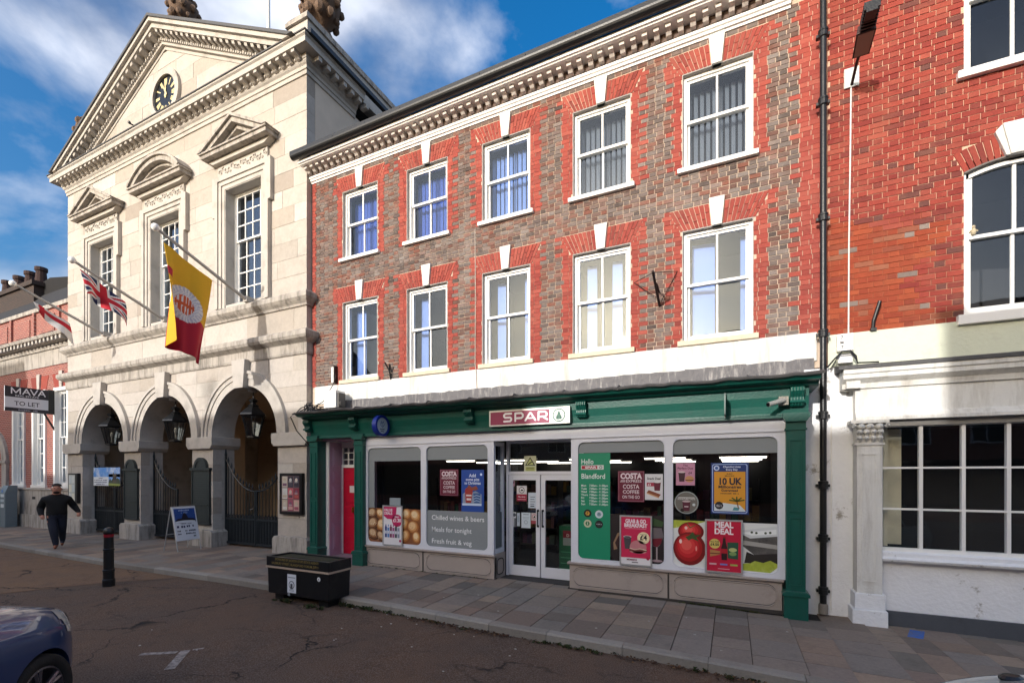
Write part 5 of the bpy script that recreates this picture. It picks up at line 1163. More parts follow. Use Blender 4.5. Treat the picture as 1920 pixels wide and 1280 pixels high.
yel, crim, wht, nav, orn, gry = fabric('yellow_cloth', '#d9a514'), fabric('crimson_cloth', '#b00d2c'), fabric('white_cloth', '#dcd8d4'), fabric('navy_cloth', '#1c2550'), fabric('orange_print', '#cf5a2c'), fabric('lilac_grey_print', '#b9b6c4')
red_c = fabric('red_cloth', '#c4182c')
t3 = flagpole(-11.4, 'yellow and red town flag with a round seal hanging from the nearest pole')
def P3(u, v):
    """hoist along the pole (u), hanging down (v), the outer edge folded back on itself"""
    y = 6.03 + 1.04 * u; zt3 = 7.13 - .44 * u; ln3 = 2.16 - .12 * u + .03 * math.sin(3 * u); z = zt3 - ln3 * v
    fold = max(0, .20 - u) / .20; x = -11.40 + .07 * math.sin(9 * u + 2.5 * v) * (.3 + v) + .05 * math.sin(17 * u + v) * v
    y += -.06 * v * (1 - u) + .30 * fold * v * .6 + .02 * math.sin(14 * u + 3 * v) ; x += .22 * fold * v - .05 * v
    y -= .17 * v * u
    return (x, y, z - .03 * math.sin(7 * u) * v)
def C3(u, v):
    dx, dv = (u - .50) * 1.02, (v - .475) * 2.1; r = math.hypot(dx, dv * .93)
    if r < .36 and u > .15:
        if r > .27: return 4 if int(math.atan2(dv, dx) * 9) % 2 else 2
        if r > .20: return 2 if (int(u * 60) + int(v * 100)) % 3 else 4
        a = abs(dx); return 3 if (int(u * 40 + 3 * v) % 3 or abs(dv) < .03) else 2
    if u < .17: return 0 if not .22 < v < .31 else 1
    return 0 if v < .58 else 1
cloth(t3, P3, C3, [yel, crim, wht, orn, gry])
b = MB(); b.tube([(-11.39, 6.03, 7.13), (-11.39, 5.95, 7.30)], .006, 4); b.tube([(-11.39, 7.07, 6.69), (-11.39, 7.85, 6.50)], .004, 4); b.build('halyard', flat('#b9b4ac'), t3)
t2 = flagpole(-15.04, 'red white and blue union flag on the middle slanting pole')
def P2(u, v):
    y = 6.02 + .98 * u; z = 7.22 - .42 * u - .34 * u * u * .3; d = .60 * (1 - .15 * u); s = math.sin(8 * u)
    return (-15.04 + .10 * math.sin(8 * u + 2 * v) * (.25 + v) + .05 * math.sin(15 * u) * v, y + .10 * v * (1 - u) + .05 * u * v, z - d * v - .10 * u * u * v + .035 * math.sin(10 * u) * v)
def C2(u, v):
    a, c = (u - .5) * 2, (v - .5) * 1.15
    if abs(a) < .18 or abs(c) < .12: return 0
    if abs(a) < .30 or abs(c) < .20: return 1
    d1, d2 = abs(c - a * .575), abs(c + a * .575)
    if min(d1, d2) < .055: return 0
    if min(d1, d2) < .15: return 1
    return 2
cloth(t2, P2, C2, [red_c, wht, nav], 70, 44)
t1 = flagpole(-18.4, 'white flag with a red cross on the farthest slanting pole')
def P1(u, v):
    y = 6.30 + .82 * u; z = 7.02 - .40 * u; d = .10 + .62 * u ** .8 * (1 - .15 * u)
    return (-18.40 + .07 * math.sin(9 * u + 2 * v) * (.3 + v), y + .14 * v * u, z - d * v)
cloth(t1, P1, lambda u, v: 0 if (abs(v - .30) < .15 and u > .1) or abs(u - .2) < .08 else 1, [red_c, wht], 50, 40)
b = MB(); b.tube([(TC - 1.05, TY - .03, 12.35 + .2), (TC - 1.2, TY - .35, 12.62)], .02, 6); b.ball((TC - 1.2, TY - .36, 12.64), .045, 8); o = b.build('clock_lamp', black_iron, th)
for x, z in ((-15.66, 4.62),): b = MB(); b.lathe([(.09, 0), (.1, .02), (.001, .03)], 0, 0, 12); b = MB(); b.arc(x, z, 0, .1, 0, 360, TY - .06, TY + .01, 14); b.arc(x, z, .0, .05, 0, 360, TY - .09, TY + .01, 12); b.build('stone_boss', stone_trim, th)
# ------------------------------------------------------------------ street furniture
# planter
pl = thing('planter', 'black rectangular planter with beige stripe and gilt lettering at the kerb', 'planter', (-6.3, 5.48, 0)); nvy = mk('black_gloss_planter', '#121519', .30, .25, 7, .06, 30, dirt=.25, dcol=(.10, .09, .07), dscale=4, dlo=.55, dhi=.8)
px0, px1, py0, py1 = -7.0, -5.60, 5.26, 5.72
b = MB(); b.pr([(px0 + .02, .03), (px1 - .02, .03), (px1, .455), (px0, .455)], py0 + .01, py1 - .01); b.build('tub', nvy, pl, bevel=.012)
b = MB(); b.box(px0 - .012, px1 + .012, py0 - .012, py1 + .012, .455, .485); b.build('stripe', mk('beige_strip', '#b59f8b', .6, .1), pl)
b = MB()
b.box(px0 - .006, px1 + .006, py0 - .006, py0 + .04, .4851, .64); b.box(px0 - .006, px1 + .006, py1 - .04, py1 + .006, .4851, .64); b.box(px0 - .006, px0 + .04, py0 + .04, py1 - .04, .4851, .64); b.box(px1 - .04, px1 + .006, py0 + .04, py1 - .04, .4851, .64); b.build('rim', nvy, pl, bevel=.006)
b = MB(); b.box(px0 + .04, px1 - .04, py0 + .04, py1 - .04, .5, .612); b.build('soil', mk('mossy_soil', '#35331f', .95, .4, 14, .8, 30), pl)
for x in (px0 + .2, px1 - .2): b = MB(); b.box(x - .1, x + .1, py0 + .08, py1 - .08, -.14, .03); b.build('foot', black_iron, pl)
p = Print(front(px0, .49, py0 - .007)); p.txt('SPONSORED BY JACKSON-STOPS ESTATE AGENTS', .70, .098, .052, '#8d7c4a', 1, weight=.015, fit=.98); p.txt('SALISBURY STREET, BLANDFORD FORUM, DT11', .66, .032, .052, '#8d7c4a', 1, weight=.015, fit=1.06); p.done('lettering', pl)
p = Print(front(px0, 0, py0 + .002)); p.rect(.49, .69, .085, .385, '#dcdfe6', 3); p.rect(.505, .675, .325, .34, '#8d93a0', 4); p.disc(.59, .215, .065, '#6d7077', 4); p.disc(.59, .215, .05, '#dcdfe6', 5); p.rect(.565, .615, .15, .235, '#4b4d55', 6); p.rect(.53, .65, .115, .125, '#9aa0ab', 4); p.rect(.54, .64, .135, .145, '#9aa0ab', 4); p.done('paper_notice', pl); p = Print(front(px0, 0, py0 + .002))
p.disc(1.19, .36, .035, '#d9dadb', 3); p.disc(1.19, .36, .012, '#6c6c70', 4); p.done('round_sticker', pl); p = Print(front(px0, 0, py0 + .002)); p.rect(.5, .55, .035, .082, '#8f959a', 3); p.done('tape', pl)
# bollard
bo = thing('bollard', 'black cast bollard with a red band near the kerb', 'bollard', (-10.62, 4.68, -.1)); bx, byy = -10.62, 4.68
b = MB(); b.lathe([(.096, -.14), (.096, .02), (.086, .03), (.086, .17), (.094, .175), (.094, .20), (.081, .21), (.078, .56), (.088, .565), (.088, .59), (.076, .60), (.073, .80)], bx, byy, 20); b.build('post', black_iron, bo, smooth=True, ang=30)
b = MB(); b.lathe([(.077, .815), (.077, .868)], bx, byy, 20); b.build('red_band', flat('#8e1426', .35), bo, smooth=True, ang=30)
b = MB(); b.lathe([(.073, .80), (.073, .815), (.073, .868), (.08, .875), (.083, .90), (.081, .93), (.069, .965), (.05, .99), (.005, 1.0)], bx, byy, 20); b.build('cap', black_iron, bo, smooth=True, ang=40)
# pay machine and litter bin far left
pm = thing('parking_meter', 'grey parking pay machine beside the brick house', 'parking meter', (-25.5, 8.0, 0)); gm = mk('grey_green_metal', '#6d7a80', .4, .1)
b = MB(); b.box(-25.78, -25.3, 7.85, 8.2, -.1, 1.28); b.build('cabinet', gm, pm, bevel=.02)
b = MB(); b.pr([(7.85, 1.28), (8.2, 1.28), (8.2, 1.55), (7.95, 1.55)], -25.78, -25.3, 'x'); b.build('screen_hood', gm, pm)
p = Print(front(-25.78, 0, 7.848)); p.rect(.08, .40, 1.1, 1.22, '#c9d2d6', 1); p.rect(.08, .40, .92, 1.02, '#aebdc4', 1); p.rect(.1, .38, .70, .84, '#d7dcdd', 1); p.disc(.24, 1.34, .06, '#2f6bb8', 1); p.done('labels', pm)
lb = thing('litter_bin', 'black litter bin left of the parking pay machine', 'bin', (-26.4, 8.0, 0)); b = MB(); b.box(-26.75, -26.0, 7.75, 8.2, -.1, 1.0); b.build('body', black_iron, lb, bevel=.02); b = MB(); b.box(-26.78, -25.97, 7.72, 8.22, 1.0, 1.18); b.build('hood', black_iron, lb, bevel=.03)
p = Print(front(-26.75, 0, 7.748)); p.rect(.1, .65, .12, .14, '#8b8d90', 1); p.rect(.1, .65, .78, .80, '#8b8d90', 1); p.rect(.18, .57, 1.03, 1.12, '#c9cbcc', 20); p.done('trim', lb)
# estate agent's board projecting over the pavement
es = thing('estate_agent_board', 'navy and white to let board projecting from the brick house', 'sign', (-22.8, 7.6, 4.2)); X = -22.8
b = MB(); b.box(X - .02, X + .02, 7.06, 8.20, 4.20, 5.07); b.build('board', flat('#dadbe0', .5), es)
p = Print(sideX(X + .02, 7.06, 4.20)); p.rect(0, 1.14, .50, .87, '#1b1d2b', 1); p.rect(0, 1.14, 0, .13, '#1b1d2b', 1)
p.stroke([(.17, .63), (.17, .82), (.28, .66), (.39, .82), (.39, .63)], .035, '#e6e6ea', 2); p.stroke([(.46, .63), (.55, .82), (.64, .63)], .035, '#e6e6ea', 2); p.stroke([(.66, .82), (.75, .63), (.84, .82)], .035, '#e6e6ea', 2); p.stroke([(.87, .63), (.96, .82), (1.05, .63)], .035, '#e6e6ea', 2)
p.txt('REAL ESTATE', .57, .535, .075, '#d5d6dc', 2, weight=.012, fit=.62); p.txt('TO LET', .57, .22, .21, '#35343c', 2, weight=.012, fit=.66); p.blur(.27, .85, .035, .06, '#8d8f9c', 2); p.stroke([(.49, .695), (.61, .695)], .03, '#e6e6ea', 2.6); p.stroke([(.90, .695), (1.02, .695)], .03, '#e6e6ea', 2.6); p.done('print', es)
b = MB(); b.tube([(X, 8.4, 3.6), (X, 8.1, 4.2)], .03, 6); b.box(X - .03, X + .03, 8.2, 8.42, 4.2, 5.1); b.build('bracket', black_iron, es)
# old iron sign bracket with stays between two first floor windows
br = thing('sign_bracket', 'rusty iron sign bracket with wire stays between first floor windows', 'bracket', (-1.12, BY, 5.1)); rust = mk('rusted_iron', '#2a1a17', .8, .4, 20, .3)
b = MB(); b.tube([(-1.12, BY, 4.88), (-1.12, BY - .25, 4.98), (-1.12, BY - .75, 5.18)], .022, 6); b.tube([(-1.12, BY, 5.10), (-1.12, BY - .3, 5.14), (-1.12, BY - .5, 5.10)], .013, 6); b.tube([(-1.12, BY - .1, 4.95), (-1.12, BY - .2, 5.05), (-1.12, BY - .34, 5.09), (-1.12, BY - .28, 5.0)], .011, 5); b.build('arm', rust, br)
b = MB(); b.tube([(-1.55, BY, 5.35), (-1.12, BY - .72, 5.17)], .006, 4); b.tube([(-.83, BY, 5.42), (-1.12, BY - .72, 5.17)], .006, 4); b.tube([(-1.55, BY, 5.35), (-1.12, BY - .12, 4.96)], .006, 4); b.tube([(-.83, BY, 5.42), (-1.08, BY - .06, 4.94)], .006, 4); b.build('stay_wire', rust, br)
ca = MB(); ca.tube([(-4.75, BY - .014, 7.0), (-4.745, BY - .012, 5.6), (-4.75, BY - .014, 4.25), (-4.72, BY - .035, 4.1), (-4.70, BY - .035, 3.75)], .008, 5); tag(ca.build('wall_cable', flat('#c8b9ac', .6)), 'thin pale cable running down the mottled brick left of the middle window', 'cable')
# junk at the left end of the shop roof: alarm box, cables, bracket stubs
al = thing('alarm_box', 'white cabinet standing on the shop roof beside the town hall', 'box', (-8.6, 8.1, 3.5)); b = MB(); b.box(-8.55, -8.18, 7.88, 8.18, 3.52, 3.92); b.build('cabinet', white_paint, al, bevel=.01); b = MB(); b.box(-8.179, -8.12, 7.92, 8.12, 3.53, 3.86); b.cyl((-8.13, 8.0, 3.62), (-8.09, 8.0, 3.62), .07, n=10); b.build('side_cover', flat('#55524f', .6), al)
cbm = MB(); random.seed(5)
for k in range(9):
    x0 = -9.25 + random.uniform(0, .3); pts = [(x0, 7.55 + random.uniform(0, .4), 3.42)]
    for j in range(5): pts.append((pts[-1][0] + random.uniform(.02, .2), pts[-1][1] + random.uniform(-.08, .12), 3.44 + random.uniform(0, .16)))
    cbm.tube(pts, .012, 5)
cbm.tube([(-9.05, 7.5, 3.4), (-9.12, 7.45, 3.3), (-9.05, 7.55, 3.0), (-8.95, 7.9, 2.6), (-8.93, 8.0, 1.0)], .014, 5); cbm.tube([(-8.5, 8.2, 4.35), (-8.55, 8.15, 4.1), (-8.7, 8.0, 3.7), (-8.9, 7.8, 3.5)], .010, 5)
tag(cbm.build('cable_tangle', black_iron), 'tangle of black cables at the left end of the shop roof', 'cables')
b = MB(); b.box(-8.66, -8.58, BY - .09, BY, 4.18, 4.55); lbx = thing('wall_unit', 'slim white and black unit on the brick by the town hall', 'box', (-8.62, BY, 4.2)); b.build('cover', white_paint, lbx); b = MB(); b.box(-8.579, -8.55, BY - .1, BY, 4.17, 4.58); b.build('side', black_iron, lbx)
st = thing('bracket_stub', 'small forked black iron stub between the left two first floor windows', 'bracket', (-6.92, BY, 4.3)); b = MB(); b.tube([(-6.92, BY - .02, 4.12), (-6.92, BY - .06, 4.3), (-6.99, BY - .14, 4.48)], .02, 6); b.tube([(-6.92, BY - .06, 4.3), (-6.87, BY - .12, 4.44)], .016, 6); b.build('iron', black_iron, st)
# projecting round sign, CCTV camera, blank sign bracket
rs = thing('projecting_sign', 'round blue rimmed sign projecting from the green fascia', 'sign', (-6.5, 7.5, 2.98)); X = -6.5; cy, czz = 7.47, 2.985
def discX(b, r0, r1, xa, xb, n=32):
    q = MB(); q.arc(0, 0, r0, r1, 0, 360, xa, xb, n); b.add([(y, cy + x, czz + z) for x, y, z in q.v], q.f)
blu = mk('royal_blue_plastic', '#1d2f8f', .35, .08, 6, 0)
b = MB(); discX(b, .165, .215, X - .05, X + .05); b.build('rim', blu, rs, smooth=True, ang=40)
b = MB(); discX(b, .001, .166, X - .035, X + .035); b.build('face', flat('#c3c7cf', .4), rs)
p = Print(lambda u, v, l: (X + .036 + .0015 * l, cy + u, czz + v)); p.stroke([(-.06, .02), (-.03, .09), (0, .05), (.03, .09), (.06, .02), (0, -.03), (-.06, .02)], .012, '#5a6a9c', 1); p.stroke([(-.03, .06), (.03, -.02)], .01, '#5a6a9c', 1); p.blur(-.07, .07, -.085, .03, '#2a3358', 1); p.blur(-.05, .05, -.125, .025, '#2a3358', 1); p.done('emblem', rs)
b = MB(); b.box(X - .02, X + .02, 7.6, 7.7, 3.0, 3.1); b.build('bracket', black_iron, rs)
cc = thing('security_camera', 'grey bullet camera on the green fascia by the right console', 'camera', (.62, 7.6, 3.0)); b = MB(); b.cyl((.66, 7.52, 3.035), (.46, 7.34, 2.96), .036, .032, 12); b.build('body', mk('grey_camera', '#9c9a94', .5, .25, 20), cc); b = MB(); b.box(.60, .72, 7.54, 7.67, 2.97, 3.09); b.tube([(.66, 7.6, 3.03), (.64, 7.5, 3.02)], .02, 6); b.build('mount', mk('webbed_mount', '#8f8a80', .8, .4, 30, .5), cc); b = MB(); b.cyl((.463, 7.343, 2.962), (.45, 7.33, 2.957), .026, n=12); b.build('lens', flat('#0b0b0d', .1), cc)
b = MB(); b.box(-.10, -.08, 7.38, 7.62, 2.86, 3.14); b.box(-.10, -.08, 7.60, 7.68, 2.83, 3.2); tag(b.build('blank_sign_bracket', mk('grey_green_iron', '#6b7a74', .6, .2)), 'flat metal bracket plate sticking out of the green fascia', 'bracket')
# ------------------------------------------------------------------ shop sign, window vinyls and posters
sg = thing('shop_sign', 'maroon and silver shop name sign with a green fir tree roundel', 'sign', (-3.28, 7.62, 2.87)); SY = 7.60; X0, Z0, SW, SH = -4.06, 2.868, 1.56, .295
b = MB(); b.box(X0, X0 + SW, SY, SY + .09, Z0, Z0 + SH); b.build('panel', mk('brushed_silver', '#c9c6bf', .35, .05, metal=.3), sg, bevel=.004)
p = Print(front(X0, Z0, SY)); p.rect(.03, 1.19, .028, .262, '#8e1f49', 1); wl = '#ece6e8'; s = .036; z0, z1, zm = .085, .222, .153
x = .31; p.stroke([(x + .145, z1), (x + .025, z1), (x, z1 - .022), (x, zm + .022), (x + .02, zm), (x + .125, zm), (x + .145, zm - .022), (x + .145, z0 + .022), (x + .12, z0), (x, z0)], s, wl, 2)
x = .535; p.stroke([(x, z0), (x, z1), (x + .12, z1), (x + .15, z1 - .03), (x + .15, zm + .005), (x + .12, zm - .02), (x, zm - .02)], s, wl, 2)
x = .735; p.stroke([(x, z0), (x + .085, z1 - .01), (x + .105, z1 - .01), (x + .19, z0)], s, wl, 2); p.stroke([(x + .045, zm - .03), (x + .145, zm - .03)], .026, wl, 2)
x = .985; p.stroke([(x, z0), (x, z1), (x + .125, z1), (x + .155, z1 - .03), (x + .155, zm + .01), (x + .125, zm - .015), (x, zm - .015)], s, wl, 2); p.stroke([(x + .09, zm - .02), (x + .165, z0)], s, wl, 2)
cx, cz2 = 1.365, .148; gr = '#0f5a45'
p.disc(cx, cz2, .117, gr, 2, n=32); p.disc(cx, cz2, .098, '#dfe2de', 3, n=32)
p.poly([(cx, cz2 + .075), (cx + .03, cz2 + .02), (cx + .022, cz2 + .02), (cx + .052, cz2 - .025), (cx + .04, cz2 - .025), (cx + .062, cz2 - .045), (cx - .062, cz2 - .045), (cx - .04, cz2 - .025), (cx - .052, cz2 - .025), (cx - .022, cz2 + .02), (cx - .03, cz2 + .02)], gr, 4); p.rect(cx - .01, cx + .01, cz2 - .078, cz2 - .045, gr, 4); p.disc(cx - .03, cz2 - .055, .02, gr, 4, n=12); p.disc(cx + .03, cz2 - .055, .02, gr, 4, n=12); p.done('emblem_print', sg)
VY = F + .024
def panel(name, lab, cat, x0, x1, z0, z1, col, y=VY, th_=.004, group=None):
    t = thing(name, lab, cat, ((x0 + x1) / 2, y, z0), group); b = MB(); b.box(x0, x1, y, y + th_, z0, z1); b.build('sheet', flat(col) if isinstance(col, str) else col, t)
    return t, Print(front(x0, z0, y))
def rounded(name, lab, cat, x0, x1, z0, z1, col, rb=0, rt=0, y=VY):
    """sheet cut to the round corners of its window"""
    t = thing(name, lab, cat, ((x0 + x1) / 2, y, z0)); P = []
    for cxx, czz, a, r in ((x1 - rt, z1 - rt, 0, rt), (x0 + rt, z1 - rt, 90, rt), (x0 + rb, z0 + rb, 180, rb), (x1 - rb, z0 + rb, 270, rb)):
        for i in range(7 if r else 1): P.append((cxx + r * math.cos(R(a + 15 * i)), czz + r * math.sin(R(a + 15 * i))))
    b = MB(); b.pr(P, y, y + .003); b.build('sheet', flat(col) if isinstance(col, str) else col, t); return t, Print(front(x0, z0, y))
vin = mk('grey_vinyl', '#868b8d', .55, .04, 4, 0)
for nm, x0, x1, z0, lab in (('A', -7.12, -5.71, 2.27, 'grey vinyl strip over the bread picture window'), ('B', -5.59, -4.17, 2.28, 'grey vinyl strip over the coffee poster window left of the doors'), ('C', -2.41, -.97, 2.36, 'grey vinyl strip over the green opening hours panel'), ('D', -.85, .61, 2.31, 'grey vinyl strip over the tomato picture window')): rounded('window_vinyl', lab, 'window vinyl', x0, x1, z0, 2.56, vin, 0, .11)
panel('window_vinyl', 'narrow grey vinyl down the left edge of the bread picture window', 'window vinyl', -7.12, -6.95, 1.275, 2.268, vin)
t, p = rounded('window_vinyl', 'grey vinyl with white lettering about wines, meals and fruit', 'window vinyl', -5.59, -4.17, .54, 1.27, vin, .11, 0)
for k, s in enumerate(('Chilled wines & beers', 'Meals for tonight', 'Fresh fruit & veg')): p.txt(s, .12, .545 - k * .235, .135, '#f0f1f2', 1, align='LEFT', weight=.004, fit=(1.20, .92, .92)[k])
p.done('lettering', t)
# bread picture
def orb(p, u, v, r, cols, l, ry=None, rot=0):
    """printed round thing: nested tints towards its highlight"""
    ry = ry or r
    for i, c in enumerate(cols):
        k = 1 - i * .17; p.disc(u - .16 * r * i / len(cols) * 1.4, v + .2 * ry * i / len(cols) * 1.4, r * k, c, l + i * .12, ry=ry * k, rot=rot)
bread = pieces('printed_bread', [(0, '#dca06a'), (.3, '#c98a55'), (.6, '#eac79a'), (1, '#b8743f')], var=.55, scale=11, bump=0, grime=.7, gcol=(.75, .55, .36))
crust = pieces('printed_crust', [(0, '#8f5c3a'), (.5, '#6f4630'), (1, '#a9744c')], var=.6, scale=26, bump=0, grime=.8, gcol=(.75, .66, .52))
t, p = rounded('bread_picture', 'window picture of seeded loaves and golden rolls', 'window picture', -7.12, -5.71, .54, 1.272, '#8a5636', .11, 0)
for (u, v, r, ry, rot, m, l) in ((.12, .62, .15, .12, .2, crust, 1), (.34, .62, .14, .10, -.3, bread, 1), (.55, .60, .13, .12, .2, bread, 1), (.80, .60, .15, .10, -.4, bread, 1), (1.02, .62, .14, .12, .3, bread, 1), (1.25, .60, .15, .13, -.5, bread, 1), (.14, .40, .18, .14, .5, crust, 2), (.38, .38, .16, .14, .3, bread, 2), (.95, .42, .15, .13, .6, bread, 2), (1.2, .36, .17, .15, .1, bread, 3), (.15, .18, .17, .13, -.3, crust, 3), (.36, .14, .15, .11, -.6, crust, 4), (1.0, .17, .16, .13, .9, bread, 4), (1.28, .16, .11, .13, .2, bread, 4), (.62, .4, .15, .14, .3, bread, 2), (.62, .15, .15, .12, .4, bread, 3)):
    a = random.choice((('#8a4f28', '#b3703a', '#d39a60', '#e8bf8c'), ('#9a5c30', '#c58548', '#dfae76', '#f0d3a6'))) if m is bread else ('#4e2f1f', '#7a4d31', '#a97b52', '#cfb08a')
    orb(p, u, v, r, a, l, ry, rot)
    for _ in range(9 if m is crust else 4): q1, q2 = random.uniform(-.6, .6), random.uniform(-.6, .6); p.disc(u + r * q1, v + ry * q2, .010, '#f2e2c4' if m is crust else '#9a5e30', l + .6, ry=.005, n=7, rot=random.uniform(0, 3))
p.done('picture', t)
def framed(name, lab, x0, x1, z0, z1, col):
    """poster in a snap frame leaning on the glass"""
    t = thing(name, lab, 'poster', ((x0 + x1) / 2, F - .03, z0)); y = F - .030; b = MB(); w = .025
    b.box(x0, x1, y - .006, y + .012, z0, z0 + w); b.box(x0, x1, y - .006, y + .012, z1 - w, z1); b.box(x0, x0 + w, y - .006, y + .012, z0 + w, z1 - w); b.box(x1 - w, x1, y - .006, y + .012, z0 + w, z1 - w); b.build('snap_frame', alu, t)
    b = MB(); b.box(x0 + w, x1 - w, y + .002, y + .010, z0 + w, z1 - w); b.build('sheet', flat(col, .35), t); return t, Print(front(x0, z0, y + .0015))
t, p = framed('framed_poster', 'framed white and magenta value deals poster before the bread picture', -6.68, -6.16, .50, 1.34, '#e3e0e2')
p.poly([(.03, .81), (.37, .81), (.35, .62), (.26, .55), (.12, .56), (.03, .62)], '#c4245e', 1); p.txt('VALUE', .15, .72, .075, '#f1e6ea', 2, weight=.03); p.txt('DEALS', .15, .65, .075, '#f1e6ea', 2, weight=.03); p.disc(.38, .53, .13, '#c4245e', 1); p.txt('£1.30', .38, .50, .10, '#f6eef1', 2, weight=.03, fit=.2); p.txt('ONLY', .38, .59, .045, '#f6eef1', 2, weight=.02)
for k, c in enumerate(('#3d4f87', '#5b8ac0', '#7d2f52', '#a55a86', '#454a52', '#8d96a8')): p.rect(.06 + k * .066, .115 + k * .066, .17, .40 - .02 * (k % 2), c, 1); p.rect(.075 + k * .066, .10 + k * .066, .40, .44, c, 1); p.rect(.065 + k * .066, .11 + k * .066, .25, .31, '#d2d6de', 2)
p.disc(.46, .11, .028, '#b0245a', 1); p.done('print', t)
b = MB(); b.box(-6.50, -6.22, F - .02, F - .008, 1.345, 1.50); tag(b.build('blank_card', flat('#8f989c', .5)), 'blank grey card above the value deals poster', 'card')
def costa(lab, x0, x1, z0, z1):
    t, p = panel('coffee_poster', lab, 'poster', x0, x1, z0, z1, '#6a1530'); w, h = x1 - x0, z1 - z0; cr = '#e4d3d6'
    p.rect(.012, w - .012, .012, .016, '#b98a98', 1); p.rect(.012, w - .012, h - .016, h - .012, '#b98a98', 1); p.rect(.012, .016, .012, h - .012, '#b98a98', 1); p.rect(w - .016, w - .012, .012, h - .012, '#b98a98', 1)
    p.txt('COSTA', w / 2, h * .75, .125, cr, 1, weight=.05, fit=w * .82); p.txt('EXPRESS', w * .60, h * .63, .062, cr, 1, weight=.01, fit=w * .58)
    for k in range(3): p.rect(w * (.08 + .02 * k), w * .28, h * (.64 + .025 * k), h * (.652 + .025 * k), cr, 1)
    p.txt('COSTA', w / 2, h * .43, .095, cr, 1, weight=.015, fit=w * .62); p.txt('COFFEE', w / 2, h * .27, .08, cr, 1, weight=.015, fit=w * .62); p.txt('ON THE GO', w / 2, h * .11, .07, cr, 1, weight=.015, fit=w * .66); p.done('print', t)
costa('maroon coffee poster in the window left of the doors', -5.27, -4.84, 1.57, 2.09); costa('maroon coffee poster beside the green opening hours panel', -1.72, -1.29, 1.54, 2.05)
t, p = panel('festive_poster', 'blue festive drinks poster left of the doors', 'poster', -4.77, -4.27, 1.27, 2.08, '#21499b'); p.rect(.02, .45, .12, .16, '#c5d4ea', 1)
p.txt('Add', .25, .67, .09, '#dbe5f5', 1, weight=.02); p.txt('some pizz', .25, .60, .075, '#dbe5f5', 1, weight=.02, fit=.30); p.txt('to Christmas', .25, .53, .075, '#dbe5f5', 1, weight=.02, fit=.36)
p.poly([(.03, .16), (.03, .34), (.12, .40), (.2, .36), (.32, .40), (.45, .34), (.45, .16)], '#8a97ab', 1); p.poly([(.10, .17), (.08, .42), (.11, .46), (.24, .46), (.26, .42), (.22, .17)], '#a2352f', 2); p.rect(.11, .23, .30, .33, '#e4d8d4', 3); p.rect(.12, .22, .22, .26, '#e4d8d4', 3); p.poly([(.13, .46), (.17, .52), (.24, .47), (.33, .50), (.38, .44), (.30, .41)], '#8f4a34', 3); p.poly([(.29, .17), (.27, .36), (.43, .36), (.41, .17)], '#3c5f90', 3)
for k in range(3): p.stroke([(.28, .2 + k * .05), (.34, .22 + k * .05), (.42, .2 + k * .05)], .01, '#b9cbe4', 4)
p.disc(.44, .72, .025, '#dbe5f5', 1, n=8); p.done('print', t)
# green opening hours panel
t, p = rounded('opening_hours_panel', 'tall green window panel with greeting and opening hours', 'window vinyl', -2.41, -1.85, .55, 2.355, mk('vivid_green_vinyl', '#0c8a64', .5, .03, 4, 0), 0, 0); wh = '#eef3f0'
p.txt('Hello', .055, 1.62, .125, wh, 1, align='LEFT', weight=.006, fit=.21); p.rect(.055, .45, 1.525, 1.60, '#d8dad6', 1); p.rect(.065, .34, 1.535, 1.59, '#b32136', 2); p.txt('SPAR', .125, 1.545, .05, '#f3eeee', 3, align='LEFT', weight=.03, fit=.2); p.disc(.40, 1.562, .026, '#2a6a58', 2, n=14); p.disc(.40, 1.562, .016, '#d8dad6', 3, n=14)
p.txt('Blandford', .055, 1.37, .125, wh, 1, align='LEFT', weight=.006, fit=.41)
for k, (d, h) in enumerate((('Mon', '7.00am - 11.00pm'), ('Tues', '7.00am - 11.00pm'), ('Wed', '7.00am - 11.00pm'), ('Thurs', '7.00am - 11.00pm'), ('Fri', '7.00am - 11.00pm'), ('Sat', '7.00am - 11.00pm'), ('Sun', '7.00am - 11.00pm'))): p.txt(d, .055, 1.235 - k * .053, .05, wh, 1, align='LEFT', weight=.01); p.txt(h, .20, 1.235 - k * .053, .05, wh, 1, align='LEFT', weight=.01, fit=.32)
for u, v, c1, c2 in ((.17, .775, '#1d1b16', '#c89a3a'), (.37, .765, '#cdd8dc', '#8aa3ad'), (.17, .60, '#c9c8a8', '#3d7a4c'), (.37, .595, '#141416', '#303034')): p.disc(u, v, .068, c1, 1); p.disc(u, v, .04, c2, 2, n=6)
p.txt('P', .17, .755, .06, '#1d1b16', 3, weight=.02); p.txt('1', .17, .58, .06, '#e8e8d8', 3, weight=.03); p.blur(.325, .415, .588, .018, '#c9c9cc', 3); p.stroke([(.35, .75), (.37, .79), (.39, .75)], .01, '#4f6a78', 3); p.done('print', t)
t, p = panel('snack_poster', 'small white snack deal poster with a coffee cup', 'poster', -1.28, -1.0, 1.58, 2.0, '#dcdada'); p.txt('Snack Deal', .14, .33, .05, '#3a3336', 1, weight=.03, fit=.21); p.rect(.03, .16, .22, .28, '#b0324a', 1); p.poly([(.15, .15), (.14, .29), (.25, .29), (.235, .15)], '#6b2135', 2); p.disc(.195, .29, .056, '#e9e6e4', 3, ry=.015); p.poly([(.03, .12), (.22, .05), (.25, .09), (.06, .16)], '#8c4a2f', 2); p.poly([(.03, .10), (.22, .03), (.22, .05), (.03, .12)], '#d0a070', 3); p.txt('£3', .07, .23, .05, '#f1e8ea', 3, weight=.02); p.done('print', t)
t, p = rounded('wine_picture', 'dark window picture of a red wine glass', 'window picture', -1.848, -.97, .55, 1.33, '#241a1e', .11, 0)
